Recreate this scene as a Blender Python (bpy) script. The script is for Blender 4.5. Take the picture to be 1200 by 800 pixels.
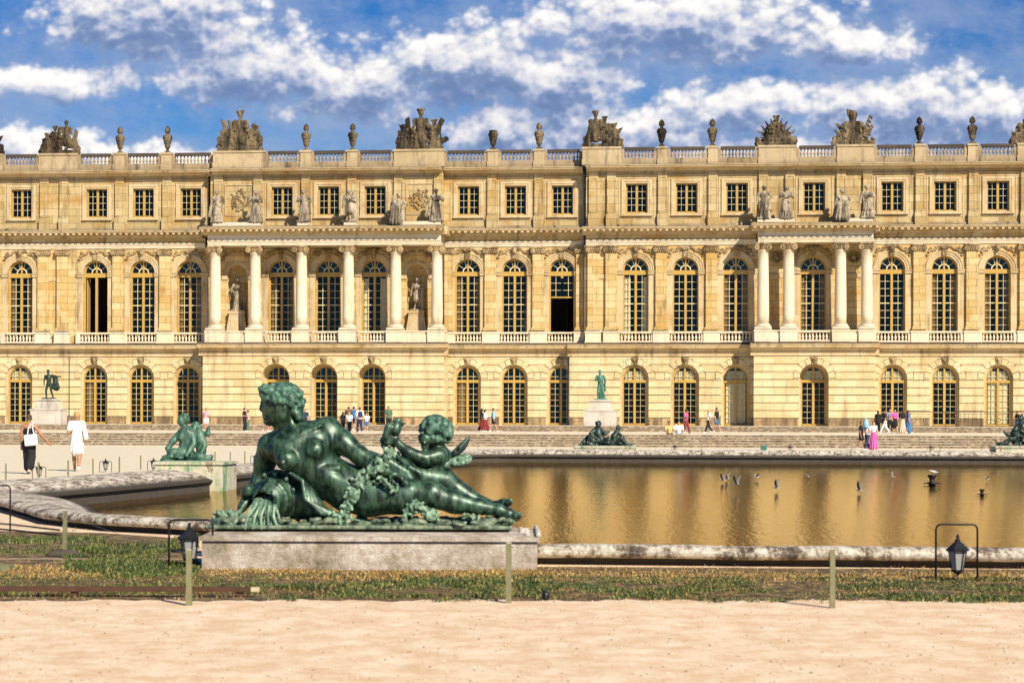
import bpy, math, random
import numpy as np
from mathutils import Matrix, Vector

for _o in list(bpy.data.objects): bpy.data.objects.remove(_o)
scene = bpy.context.scene
COL = scene.collection
R = math.radians
rng = random.Random(7)

# ------------------------------------------------------------------ camera, sky, sun, exposure
H, F = 1.5, 2400.0                      # eye height in metres, focal length in pixels of a 1200 px wide frame
ROLL = 0.00267
cam_d = bpy.data.cameras.new('camera'); cam = bpy.data.objects.new('camera', cam_d); COL.objects.link(cam)
cam.matrix_world = Matrix.Translation((0, 0, H)) @ Matrix.Rotation(R(90), 4, 'X') @ Matrix.Rotation(ROLL, 4, 'Z')
cam_d.sensor_width = 36; cam_d.lens = 72; cam_d.shift_y = 0.075
cam_d.clip_start = 0.5; cam_d.clip_end = 3000
cam_d.dof.use_dof = True; cam_d.dof.focus_distance = 62; cam_d.dof.aperture_fstop = 4.5
scene.camera = cam
scene.render.resolution_x = 1024; scene.render.resolution_y = 682
SUN_AZ, SUN_EL = 32.0, 37.0            # degrees to the right of straight behind the camera, above the horizon
sd = bpy.data.lights.new('sun', 'SUN'); sd.energy = 5.0; sd.angle = R(0.5); sd.color = (1.0, 0.905, 0.755)
sun = bpy.data.objects.new('sun', sd); COL.objects.link(sun)
tosun = Vector((math.sin(R(SUN_AZ)) * math.cos(R(SUN_EL)), -math.cos(R(SUN_AZ)) * math.cos(R(SUN_EL)), math.sin(R(SUN_EL))))
sun.rotation_euler = tosun.to_track_quat('Z', 'Y').to_euler()
scene.view_settings.view_transform = 'Standard'; scene.view_settings.look = 'None'
scene.view_settings.exposure = 0.45; scene.view_settings.gamma = 1.0; scene.view_settings.use_curve_mapping = False
scene.cycles.use_denoising = True
scene.cycles.max_bounces = 8; scene.cycles.diffuse_bounces = 3; scene.cycles.glossy_bounces = 4
scene.cycles.transparent_max_bounces = 16; scene.cycles.caustics_reflective = False; scene.cycles.caustics_refractive = False

class NT:
    """small helper for writing node trees"""
    def __init__(s, tree): s.t = tree; s.t.nodes.clear()
    def n(s, typ, **kw):
        nd = s.t.nodes.new(typ)
        for k, v in kw.items():
            if k.startswith('i_'):
                key = k[2:]; nd.inputs[int(key) if key.isdigit() else key.replace('_', ' ')].default_value = v
            else: setattr(nd, k, v)
        return nd
    def l(s, a, b): s.t.links.new(a, b)
    def put(s, sock, v):
        if hasattr(v, 'is_linked') or hasattr(v, 'links'): s.l(v, sock)
        else: sock.default_value = v
    def m(s, op, a, b=None, c=None, clamp=False):
        nd = s.n('ShaderNodeMath', operation=op); nd.use_clamp = clamp
        s.put(nd.inputs[0], a)
        if b is not None: s.put(nd.inputs[1], b)
        if c is not None: s.put(nd.inputs[2], c)
        return nd.outputs[0]
    def vm(s, op, a, b=None, c=None, out=0):
        nd = s.n('ShaderNodeVectorMath', operation=op); s.put(nd.inputs[0], a)
        if b is not None: s.put(nd.inputs[1], b)
        if c is not None: s.put(nd.inputs[2], c)
        return nd.outputs[out]
    def mix(s, fac, a, b, bt='MIX'):
        nd = s.n('ShaderNodeMix', data_type='RGBA', blend_type=bt); s.put(nd.inputs[0], fac)
        s.put(nd.inputs[6], a); s.put(nd.inputs[7], b); return nd.outputs[2]
    def noise(s, vec, scale, detail=4, rough=0.55, out='Fac'):
        nd = s.n('ShaderNodeTexNoise'); s.put(nd.inputs['Vector'], vec); nd.inputs['Scale'].default_value = scale
        nd.inputs['Detail'].default_value = detail; nd.inputs['Roughness'].default_value = rough
        return nd.outputs[out]
    def ramp(s, fac, stops):
        nd = s.n('ShaderNodeValToRGB'); s.put(nd.inputs[0], fac); cr = nd.color_ramp
        while len(cr.elements) > 1: cr.elements.remove(cr.elements[0])
        for i, (p, c) in enumerate(stops):
            e = cr.elements[0] if i == 0 else cr.elements.new(p)
            e.position = p; e.color = (*c, 1) if len(c) == 3 else c
        return nd.outputs[0]
    def step(s, v, a, b):
        nd = s.n('ShaderNodeMapRange', interpolation_type='SMOOTHSTEP'); s.put(nd.inputs[0], v)
        nd.inputs[1].default_value = a; nd.inputs[2].default_value = b
        return nd.outputs[0]

# sky: Nishita blue with cloud layers placed by world direction
world = bpy.data.worlds.new('World'); scene.world = world; world.cycles.sampling_method = 'MANUAL'; world.cycles.sample_map_resolution = 512; world.use_nodes = True
W = NT(world.node_tree)
sky = W.n('ShaderNodeTexSky', sky_type='NISHITA'); sky.sun_disc = False
sky.sun_elevation = R(SUN_EL); sky.sun_rotation = R(180 - SUN_AZ); sky.altitude = 100; sky.air_density = 1.0; sky.dust_density = 0.3; sky.ozone_density = 2.5
tc = W.n('ShaderNodeTexCoord')
sep = W.n('ShaderNodeSeparateXYZ'); W.l(tc.outputs['Generated'], sep.inputs[0])
ay = W.m('MAXIMUM', W.m('ABSOLUTE', sep.outputs[1]), 0.05)
cu = W.m('MULTIPLY_ADD', W.m('DIVIDE', sep.outputs[0], ay), 24.0, 6.0)
cv = W.m('MULTIPLY_ADD', W.m('DIVIDE', sep.outputs[2], ay), -24.0, 4.9)
cmb = W.n('ShaderNodeCombineXYZ'); W.l(cu, cmb.inputs[0]); W.l(cv, cmb.inputs[1])
P0 = cmb.outputs[0]
CL = [(1.75, .20, 1.15, .50), (2.9, .82, 1.0, .42), (4.1, 1.02, 1.0, .36), (5.4, .82, 1.2, .44), (6.5, 1.0, .9, .34),
      (.6, .98, .9, .20), (.3, 1.84, .9, .30), (1.7, 1.94, 1.2, .24), (7.9, .28, 1.9, .38), (9.9, .50, .8, .26),
      (8.7, 1.22, .9, .26), (7.0, 1.50, 1.6, .34), (10.9, 1.32, 1.5, .46), (9.4, 1.84, 2.2, .20), (5.7, 1.5, .7, .2)]
def field(p):
    wv = W.vm('MULTIPLY_ADD', W.noise(p, 1.3, 4, .55, 'Color'), (0.55, 0.30, 0), p)
    best = None
    for cx, cy, rx, ry in CL:
        q = W.vm('MULTIPLY', W.vm('SUBTRACT', wv, (cx + .27, cy + .15, 0)), (1 / rx, 1 / ry, 0))
        ln = W.vm('LENGTH', q, out=1)
        best = ln if best is None else W.m('SMOOTH_MIN', best, ln, 0.35)
    d = W.m('SUBTRACT', 1.05, best)
    nz = W.noise(W.vm('MULTIPLY', p, (1, 1.3, 1)), 1.5, 9, .56)
    pv = W.vm('MULTIPLY_ADD', W.noise(p, 6, 3, .5, 'Color'), (0.10, 0.08, 0), W.vm('MULTIPLY', p, (1, 1.25, 1)))
    def puff(sc):
        v = W.n('ShaderNodeTexVoronoi', feature='SMOOTH_F1', voronoi_dimensions='2D'); W.l(pv, v.inputs['Vector']); v.inputs['Scale'].default_value = sc; v.inputs['Smoothness'].default_value = .35
        return W.m('SUBTRACT', .42, v.outputs['Distance'])
    pf = W.m('MULTIPLY_ADD', puff(2.0), .75, W.m('MULTIPLY_ADD', puff(4.6), .50, W.m('MULTIPLY', puff(11), .26)))
    return W.m('MULTIPLY_ADD', W.m('SUBTRACT', nz, .5), 1.1, W.m('ADD', pf, W.m('ADD', d, .12)))
zen = W.step(cv, -6.0, -0.6)
f0 = field(P0); f1 = field(W.vm('ADD', P0, (0.06, -0.30, 0))); f2 = field(W.vm('ADD', P0, (0.04, -0.09, 0)))
front = W.step(sep.outputs[1], -0.15, 0.10)
dens = W.m('MULTIPLY', W.step(f0, -0.16, 0.50), front)
halo = W.m('MULTIPLY', W.step(W.m('MULTIPLY_ADD', W.m('SUBTRACT', W.noise(P0, 3.0, 8, .65), .5), 2.6, f0), -1.1, 0.5), W.m('MULTIPLY', W.m('MULTIPLY', front, zen), .42))
topl = W.m('SUBTRACT', 1.0, W.step(f1, -0.35, 1.05))
det = W.step(W.m('SUBTRACT', f0, f2), -0.45, 0.50)
lit = W.m('ADD', W.m('MULTIPLY', topl, .62), W.m('MULTIPLY', det, .40))
wisp = W.step(W.noise(W.vm('MULTIPLY', P0, (.40, .9, 1)), 1.3, 9, .6), .34, .60)
ccol = W.ramp(lit, [(0.02, (1.5, 2.3, 4.3)), (0.22, (2.2, 3.0, 5.0)), (0.42, (4.0, 4.6, 6.2)), (0.60, (5.9, 6.1, 7.1)), (0.80, (7.9, 7.8, 7.9)), (1.0, (9.6, 9.3, 9.1))])
clear = W.mix(1.0, sky.outputs[0], (0.04, 0.37, 0.76, 1), 'MULTIPLY')
thin = W.mix(W.m('MULTIPLY', W.m('MULTIPLY', wisp, W.m('MULTIPLY', zen, front)), .62), clear, (2.7, 3.6, 5.6, 1))
hz = W.step(cv, .2, 2.0)
thin = W.mix(W.m('MULTIPLY', hz, .35), thin, (2.8, 4.3, 6.4, 1))
up = W.step(sep.outputs[2], -0.02, 0.02)
thin = W.mix(W.m('MULTIPLY', halo, up), thin, (3.3, 4.1, 6.0, 1))
skc = W.mix(W.m('MULTIPLY', dens, up), thin, ccol)
bg = W.n('ShaderNodeBackground', i_Strength=0.080); W.l(skc, bg.inputs[0])
wo = W.n('ShaderNodeOutputWorld'); W.l(bg.outputs[0], wo.inputs[0])

# ------------------------------------------------------------------ image <-> world helpers (to lay the place out at its real distances)
def unroll(x, y): return y - ROLL * (x - 600)
def gp(x, y, z=0.0):
    s = (unroll(x, y) - 490) / (H - z); return Vector(((x - 600) / s, F / s, z))
def atd(x, y, d):
    s = F / d; return Vector(((x - 600) / s, d, H - (unroll(x, y) - 490) / s))
TH = math.atan(0.0912); CS, SN = math.cos(TH), math.sin(TH); D0 = 150.0
def PU(x, v=0.0):
    t = (x - 600) / F; return (t * (D0 - v * CS) + v * SN) / (CS + t * SN)
def ZL(y):
    if y < 400: y = y - 1.65 * (400 - y) / 200
    return 1.5 + (490 - y) / 16.0
def pal(u, v, z): return Vector((u * CS - v * SN, D0 - u * SN - v * CS, z))

# ------------------------------------------------------------------ materials
def mat(name):
    m = bpy.data.materials.new(name); m.use_nodes = True; t = NT(m.node_tree)
    b = t.n('ShaderNodeBsdfPrincipled'); o = t.n('ShaderNodeOutputMaterial'); t.l(b.outputs[0], o.inputs[0])
    return m, t, b
def pos(t): return t.n('ShaderNodeNewGeometry').outputs['Position']
def bump(t, b, h, strength, dist=0.02):
    nd = t.n('ShaderNodeBump', i_Strength=strength, i_Distance=dist); t.l(h, nd.inputs['Height']); t.l(nd.outputs[0], b.inputs['Normal'])
_flat = {}
def paint(name, c, rough=0.6, metal=0.0, var=0.12, scale=30):
    key = (name, c)
    if key in _flat: return _flat[key]
    m, t, b = mat(name); p = pos(t); nz = t.noise(p, scale, 3)
    lo = tuple(x * (1 - var) for x in c) + (1,); hi = tuple(min(1, x * (1 + var)) for x in c) + (1,)
    t.l(t.mix(nz, lo, hi), b.inputs['Base Color']); b.inputs['Roughness'].default_value = rough; b.inputs['Metallic'].default_value = metal
    _flat[key] = m; return m
def stone(name, c1, c2, c3, bw=1.1, bh=0.5, joint=0.35, grime=0.4, grimec=(0.09, 0.075, 0.055), bs=0.35, patch=0.7, rough=0.85, gth=(.50, .72)):
    """ashlar: per-block tint, warm patches, vertical grime, fine grain"""
    m, t, b = mat(name); p = pos(t)
    s = t.n('ShaderNodeSeparateXYZ'); t.l(p, s.inputs[0])
    c = t.n('ShaderNodeCombineXYZ'); t.l(t.m('ADD', s.outputs[0], t.m('MULTIPLY', s.outputs[1], .35)), c.inputs[0]); t.l(s.outputs[2], c.inputs[1])
    br = t.n('ShaderNodeTexBrick'); t.l(c.outputs[0], br.inputs['Vector'])
    br.inputs['Scale'].default_value = 1.0; br.inputs['Brick Width'].default_value = bw; br.inputs['Row Height'].default_value = bh
    br.inputs['Mortar Size'].default_value = 0.014; br.inputs['Mortar Smooth'].default_value = 0.3; br.inputs['Bias'].default_value = 0.0
    br.inputs['Color1'].default_value = (*c1, 1); br.inputs['Color2'].default_value = (*c2, 1)
    br.inputs['Mortar'].default_value = (*[x * (1 - joint) for x in c1], 1)
    pn = t.step(t.noise(p, 0.6, 8, .7), .47, .66)
    col = t.mix(t.m('MULTIPLY', pn, patch), br.outputs[0], (*c3, 1))
    vs = t.vm('MULTIPLY', p, (1.0, 1.0, .16))
    g = t.step(t.noise(vs, 1.6, 7, .68), gth[0], gth[1])
    col = t.mix(t.m('MULTIPLY', g, grime), col, (*grimec, 1))
    g2 = t.step(t.noise(p, 5, 7, .75), gth[0], gth[1] + .04)
    col = t.mix(t.m('MULTIPLY', g2, grime * .55), col, (*grimec, 1))
    t.l(col, b.inputs['Base Color']); b.inputs['Roughness'].default_value = rough; b.inputs['Specular IOR Level'].default_value = .2
    h = t.m('ADD', t.noise(p, 14, 6, .7), t.m('MULTIPLY', br.outputs['Fac'], -.8))
    bump(t, b, h, bs, .03)
    return m
M = {}
M['wall'] = stone('wall_stone', (.52, .365, .14), (.66, .52, .27), (.49, .275, .07), grime=.8, grimec=(.22, .135, .06), joint=.6, bs=.7)
M['wall_attic'] = stone('attic_stone', (.42, .305, .13), (.56, .45, .24), (.43, .245, .065), bw=1.2, bh=.55, grime=.85, grimec=(.19, .12, .055), joint=.6, patch=.85, bs=.7)
M['rustic'] = stone('rusticated_stone', (.69, .585, .35), (.61, .49, .26), (.53, .37, .15), bw=1.6, bh=.53, joint=.45, grime=.6, grimec=(.28, .18, .09), patch=.55, bs=.7)
M['pale'] = stone('pale_stone', (.70, .60, .42), (.72, .63, .47), (.62, .48, .28), bw=3, bh=1.6, joint=.15, grime=.36, patch=.4)
M['trim'] = stone('trim_stone', (.54, .41, .22), (.60, .48, .29), (.42, .26, .10), bw=1.6, bh=3, joint=.45, grime=.7, grimec=(.14, .09, .045), patch=.6)
M['grey'] = stone('weathered_stone', (.42, .32, .19), (.34, .26, .15), (.24, .17, .09), bw=1.4, bh=1, joint=.4, grime=.95, grimec=(.045, .036, .028), patch=.7)
M['carve'] = stone('carved_stone', (.48, .36, .19), (.42, .31, .16), (.27, .165, .07), bw=9, bh=9, joint=0, grime=.8, grimec=(.08, .05, .024), bs=.8, gth=(.44, .66))
M['statue_pale'] = stone('statue_limestone', (.50, .43, .31), (.46, .38, .27), (.24, .18, .11), bw=9, bh=9, joint=0, grime=.95, grimec=(.05, .038, .026), bs=.8, gth=(.42, .62))
M['trophy'] = stone('sculpture_stone', (.27, .20, .115), (.20, .15, .08), (.10, .07, .035), bw=9, bh=9, joint=0, grime=1.0, grimec=(.022, .017, .012), bs=1.0, gth=(.38, .60))
M['rail_dark'] = stone('lichened_rail_stone', (.085, .07, .055), (.06, .05, .04), (.11, .08, .055), bw=1.5, bh=3, joint=.4, grime=.6)
M['step'] = stone('step_stone', (.30, .22, .13), (.17, .12, .07), (.62, .50, .33), bw=.8, bh=.13, joint=.7, grime=.8, grimec=(.06, .042, .025), bs=.8)
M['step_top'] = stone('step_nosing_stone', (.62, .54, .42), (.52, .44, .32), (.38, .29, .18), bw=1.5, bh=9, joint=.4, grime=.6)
M['weathered_top'] = stone('blackened_ledge_stone', (.12, .085, .05), (.09, .065, .04), (.26, .19, .11), bw=1.5, bh=3, joint=.4, grime=.6)
M['grey_light'] = stone('parapet_stone', (.52, .40, .24), (.45, .35, .2), (.30, .21, .11), bw=1.4, bh=1, joint=.4, grime=.65, grimec=(.06, .05, .038), patch=.5)
M['base_stain'] = stone('damp_stained_base_stone', (.52, .38, .20), (.46, .32, .16), (.28, .18, .09), bw=1.3, bh=.26, joint=.4, grime=.9, grimec=(.12, .08, .045), gth=(.40, .62))
M['lead'] = paint('roof_lead', (.20, .22, .24), .6)
M['yellow'] = paint('ochre_window_paint', (.46, .29, .06), .45, 0, .15, 6)
M['ochre_dark'] = paint('brown_ochre_paint', (.40, .22, .05), .5, 0, .15, 6)
M['bar'] = paint('cream_glazing_bar_paint', (.74, .64, .36), .5)
M['drape'] = paint('golden_brown_curtain', (.26, .16, .06), .9, 0, .3, 6)
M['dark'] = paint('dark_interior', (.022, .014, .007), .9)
M['curtain'] = paint('cream_curtain_cloth', (.86, .74, .48), .9, 0, .25, 5)
M['iron'] = paint('black_iron', (.02, .019, .018), .45, .4)
M['lampiron'] = paint('dark_lantern_metal', (.035, .035, .038), .4, .6)
M['rust'] = paint('rusty_rail', (.085, .038, .018), .8, .1, .5, 12)
M['wood'] = paint('greenish_post_wood', (.20, .19, .095), .85, 0, .35, 18)
M['wood_pale'] = paint('pale_cut_wood', (.55, .46, .28), .85, 0, .3, 20)
M['wire'] = paint('galvanised_wire', (.35, .34, .30), .5, .6)
def glass_mat():
    m = bpy.data.materials.new('window_glass'); m.use_nodes = True; t = NT(m.node_tree)
    tr = t.n('ShaderNodeBsdfTransparent'); tr.inputs[0].default_value = (.92, .92, .88, 1)
    gl = t.n('ShaderNodeBsdfGlossy', i_Roughness=0.03); gl.inputs[0].default_value = (.85, .80, .68, 1); fr = t.n('ShaderNodeFresnel', i_IOR=1.48)
    bp = t.n('ShaderNodeBump', i_Strength=.35, i_Distance=.05); t.l(t.noise(pos(t), 1.7, 2), bp.inputs['Height'])
    t.l(bp.outputs[0], gl.inputs['Normal']); t.l(bp.outputs[0], fr.inputs['Normal'])
    mx = t.n('ShaderNodeMixShader'); t.l(t.m('MINIMUM', fr.outputs[0], .30), mx.inputs[0]); t.l(tr.outputs[0], mx.inputs[1]); t.l(gl.outputs[0], mx.inputs[2])
    o = t.n('ShaderNodeOutputMaterial'); t.l(mx.outputs[0], o.inputs[0]); return m
M['glass'] = glass_mat()
def bronze(name, dark, mid, light, spread=(.35, .75), rough=.42, metal=.35):
    m, t, b = mat(name); p = pos(t)
    n1 = t.noise(p, 5, 7, .65); n2 = t.noise(t.vm('MULTIPLY', p, (1, 1, .25)), 16, 6, .7)
    geo = t.n('ShaderNodeNewGeometry')
    pt = t.step(geo.outputs['Pointiness'], .42, .60)
    f = t.m('ADD', t.m('MULTIPLY', n1, .6), t.m('MULTIPLY', n2, .4))
    col = t.mix(t.step(f, spread[0], spread[1]), (*dark, 1), (*mid, 1))
    col = t.mix(t.m('MULTIPLY', pt, t.step(n2, .40, .62)), col, (*light, 1))
    t.l(col, b.inputs['Base Color']); b.inputs['Metallic'].default_value = metal
    t.l(t.m('MULTIPLY_ADD', n1, .35, rough - .17), b.inputs['Roughness'])
    b.inputs['Coat Weight'].default_value = .18; b.inputs['Coat Roughness'].default_value = .36
    st = t.step(t.noise(t.vm('MULTIPLY', p, (1.4, 1.4, .35)), 4.5, 7, .75), .54, .70)
    col2 = t.mix(t.m('MULTIPLY', st, .65), col, (*light, 1)); t.l(col2, b.inputs['Base Color'])
    bump(t, b, t.noise(p, 40, 5, .7), .2, .012); return m
M['bronze'] = bronze('patinated_bronze', (.005, .014, .008), (.020, .066, .037), (.13, .25, .15))
M['bronze_light'] = bronze('crusted_green_bronze', (.02, .045, .028), (.10, .20, .12), (.32, .46, .30), (.3, .62), .6, .15)
M['verdigris'] = bronze('bright_verdigris', (.012, .05, .035), (.04, .19, .125), (.18, .38, .27), (.3, .7), .6, .15)
M['bronze_mid'] = bronze('mossy_green_bronze', (.010, .035, .022), (.035, .12, .075), (.16, .30, .20), (.32, .7), .6, .15)
M['bronze_base'] = bronze('earthy_green_bronze', (.02, .035, .022), (.09, .15, .085), (.30, .34, .22), (.3, .62), .65, .1)
M['bronze_dark'] = bronze('dark_bronze', (.006, .012, .009), (.018, .045, .032), (.06, .11, .08), rough=.5)

# ------------------------------------------------------------------ mesh helpers
def setp(o, label=None, cat=None, group=None, kind=None):
    if label: o['label'] = label
    if cat: o['category'] = cat
    if group: o['group'] = group
    if kind: o['kind'] = kind
    return o
def empty(name, loc, rz=0.0, label=None, cat=None, group=None):
    o = bpy.data.objects.new(name, None); COL.objects.link(o); o.location = loc; o.rotation_euler = (0, 0, rz)
    o.empty_display_size = .2
    return setp(o, label, cat, group)
def link(name, me, m=None, parent=None, loc=(0, 0, 0)):
    o = bpy.data.objects.new(name, me); COL.objects.link(o); o.location = loc
    if m is not None and not me.materials: me.materials.append(m)
    if parent is not None: o.parent = parent
    return o
def npmesh(name, V, Q, smooth=True):
    me = bpy.data.meshes.new(name); Q = np.asarray(Q); k = Q.shape[1]
    me.vertices.add(len(V)); me.vertices.foreach_set('co', np.asarray(V, dtype=np.float32).ravel())
    me.loops.add(len(Q) * k); me.loops.foreach_set('vertex_index', Q.astype(np.int32).ravel())
    me.polygons.add(len(Q)); me.polygons.foreach_set('loop_start', np.arange(0, len(Q) * k, k, dtype=np.int32))
    me.polygons.foreach_set('use_smooth', np.full(len(Q), smooth)); me.update(calc_edges=True); return me
class MB:
    def __init__(s): s.v = []; s.f = []; s.sm = []
    def add(s, vs, fs, smooth=False):
        o = len(s.v); s.v += [tuple(a) for a in vs]; s.f += [tuple(i + o for i in q) for q in fs]; s.sm += [smooth] * len(fs); return s
    def box(s, x0, x1, y0, y1, z0, z1):
        x0, x1 = sorted((x0, x1)); y0, y1 = sorted((y0, y1)); z0, z1 = sorted((z0, z1))
        return s.add([(x0, y0, z0), (x1, y0, z0), (x1, y1, z0), (x0, y1, z0), (x0, y0, z1), (x1, y0, z1), (x1, y1, z1), (x0, y1, z1)],
              [(0, 3, 2, 1), (4, 5, 6, 7), (0, 1, 5, 4), (1, 2, 6, 5), (2, 3, 7, 6), (3, 0, 4, 7)])
    def ybox(s, x0, x1, v0, v1, z0, z1): return s.box(x0, x1, -v1, -v0, z0, z1)      # facade box: v towards the viewer
    def frust(s, c, w0, d0, w1, d1, z0, z1):
        x, y = c
        vs = [(x + a * w0 / 2, y + b * d0 / 2, z0) for a, b in ((-1, -1), (1, -1), (1, 1), (-1, 1))] + [(x + a * w1 / 2, y + b * d1 / 2, z1) for a, b in ((-1, -1), (1, -1), (1, 1), (-1, 1))]
        return s.add(vs, [(0, 3, 2, 1), (4, 5, 6, 7), (0, 1, 5, 4), (1, 2, 6, 5), (2, 3, 7, 6), (3, 0, 4, 7)])
    def prism(s, poly, v0, v1, cap=True):
        """poly of (x,z) counter-clockwise seen from the front; from v0 (back) to v1 (front)"""
        n = len(poly); vs = [(x, -v1, z) for x, z in poly] + [(x, -v0, z) for x, z in poly]
        fs = [(i, n + i, n + (i + 1) % n, (i + 1) % n) for i in range(n)]
        if cap: fs.append(tuple(range(n))); fs.append(tuple(range(2 * n - 1, n - 1, -1)))
        return s.add(vs, fs)
    def extr(s, prof, x0, x1):
        """profile (v,z) running from top to bottom of the front, extruded along x"""
        n = len(prof); vs = [(x0, -v, z) for v, z in prof] + [(x1, -v, z) for v, z in prof]
        fs = [(i, i + 1, n + i + 1, n + i) for i in range(n - 1)] + [(n - 1, 0, n, 2 * n - 1)]
        fs += [tuple(range(n - 1, -1, -1)), tuple(range(n, 2 * n))]
        return s.add(vs, fs)
    def lathe(s, prof, c=(0, 0, 0), seg=12, smooth=True):
        n = len(prof); vs = []
        for r, z in prof:
            for k in range(seg):
                a = 2 * math.pi * k / seg; vs.append((c[0] + r * math.cos(a), c[1] + r * math.sin(a), c[2] + z))
        fs = []
        for i in range(n - 1):
            for k in range(seg): fs.append((i * seg + k, i * seg + (k + 1) % seg, (i + 1) * seg + (k + 1) % seg, (i + 1) * seg + k))
        fs.append(tuple(range(seg - 1, -1, -1))); fs.append(tuple(range((n - 1) * seg, n * seg)))
        return s.add(vs, fs, smooth)
    def tube(s, pts, r, seg=6, smooth=True):
        P = [Vector(p) for p in pts]; rings = []; vs = []
        rr = r if isinstance(r, (list, tuple)) else [r] * len(P)
        for i, p in enumerate(P):
            d = (P[min(i + 1, len(P) - 1)] - P[max(i - 1, 0)]).normalized()
            a = Vector((0, 0, 1)) if abs(d.z) < .9 else Vector((1, 0, 0))
            e1 = d.cross(a).normalized(); e2 = d.cross(e1).normalized()
            for k in range(seg):
                t = 2 * math.pi * k / seg; vs.append(p + e1 * (rr[i] * math.cos(t)) + e2 * (rr[i] * math.sin(t)))
        fs = [(i * seg + k, (i + 1) * seg + k, (i + 1) * seg + (k + 1) % seg, i * seg + (k + 1) % seg) for i in range(len(P) - 1) for k in range(seg)]
        fs.append(tuple(range(seg))); fs.append(tuple(range(len(P) * seg - 1, (len(P) - 1) * seg - 1, -1)))
        return s.add(vs, fs, smooth)
    def arc(s, cx, cz, r0, r1, v0, v1, a0=0, a1=180, n=16):
        for i in range(n):
            t0 = R(a0 + (a1 - a0) * i / n); t1 = R(a0 + (a1 - a0) * (i + 1) / n)
            pl = [(cx + r0 * math.cos(t0), cz + r0 * math.sin(t0)), (cx + r1 * math.cos(t0), cz + r1 * math.sin(t0)), (cx + r1 * math.cos(t1), cz + r1 * math.sin(t1)), (cx + r0 * math.cos(t1), cz + r0 * math.sin(t1))]
            vs = [(x, -v1, z) for x, z in pl] + [(x, -v0, z) for x, z in pl]
            fs = [(0, 1, 2, 3), (1, 5, 6, 2), (0, 3, 7, 4)]
            if i == 0: fs.append((0, 4, 5, 1))
            if i == n - 1: fs.append((3, 2, 6, 7))
            s.add(vs, fs)
        return s
    def blob(s, c, r, seg=8, rings=5):
        rx, ry, rz = r if isinstance(r, (list, tuple)) else (r, r, r)
        vs = [(c[0], c[1], c[2] - rz)]; 
        for i in range(1, rings):
            a = math.pi * i / rings - math.pi / 2
            for k in range(seg):
                b = 2 * math.pi * k / seg; vs.append((c[0] + rx * math.cos(a) * math.cos(b), c[1] + ry * math.cos(a) * math.sin(b), c[2] + rz * math.sin(a)))
        vs.append((c[0], c[1], c[2] + rz)); top = len(vs) - 1
        fs = [(0, 1 + (k + 1) % seg, 1 + k) for k in range(seg)]
        for i in range(rings - 2):
            for k in range(seg): fs.append((1 + i * seg + k, 1 + i * seg + (k + 1) % seg, 1 + (i + 1) * seg + (k + 1) % seg, 1 + (i + 1) * seg + k))
        b0 = 1 + (rings - 2) * seg
        fs += [(b0 + k, b0 + (k + 1) % seg, top) for k in range(seg)]
        return s.add(vs, fs, True)
    def mesh(s, name):
        me = bpy.data.meshes.new(name); me.from_pydata(s.v, [], s.f); me.polygons.foreach_set('use_smooth', s.sm); me.update(); return me
    def build(s, name, m, parent=None, loc=(0, 0, 0)): return link(name, s.mesh(name), m, parent, loc)
def copy_tree(o, parent=None):
    c = o.copy(); COL.objects.link(c)
    if parent is not None: c.parent = parent
    for ch in o.children:
        if not ch.name.startswith('curtain'): copy_tree(ch, c)
    return c

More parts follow.
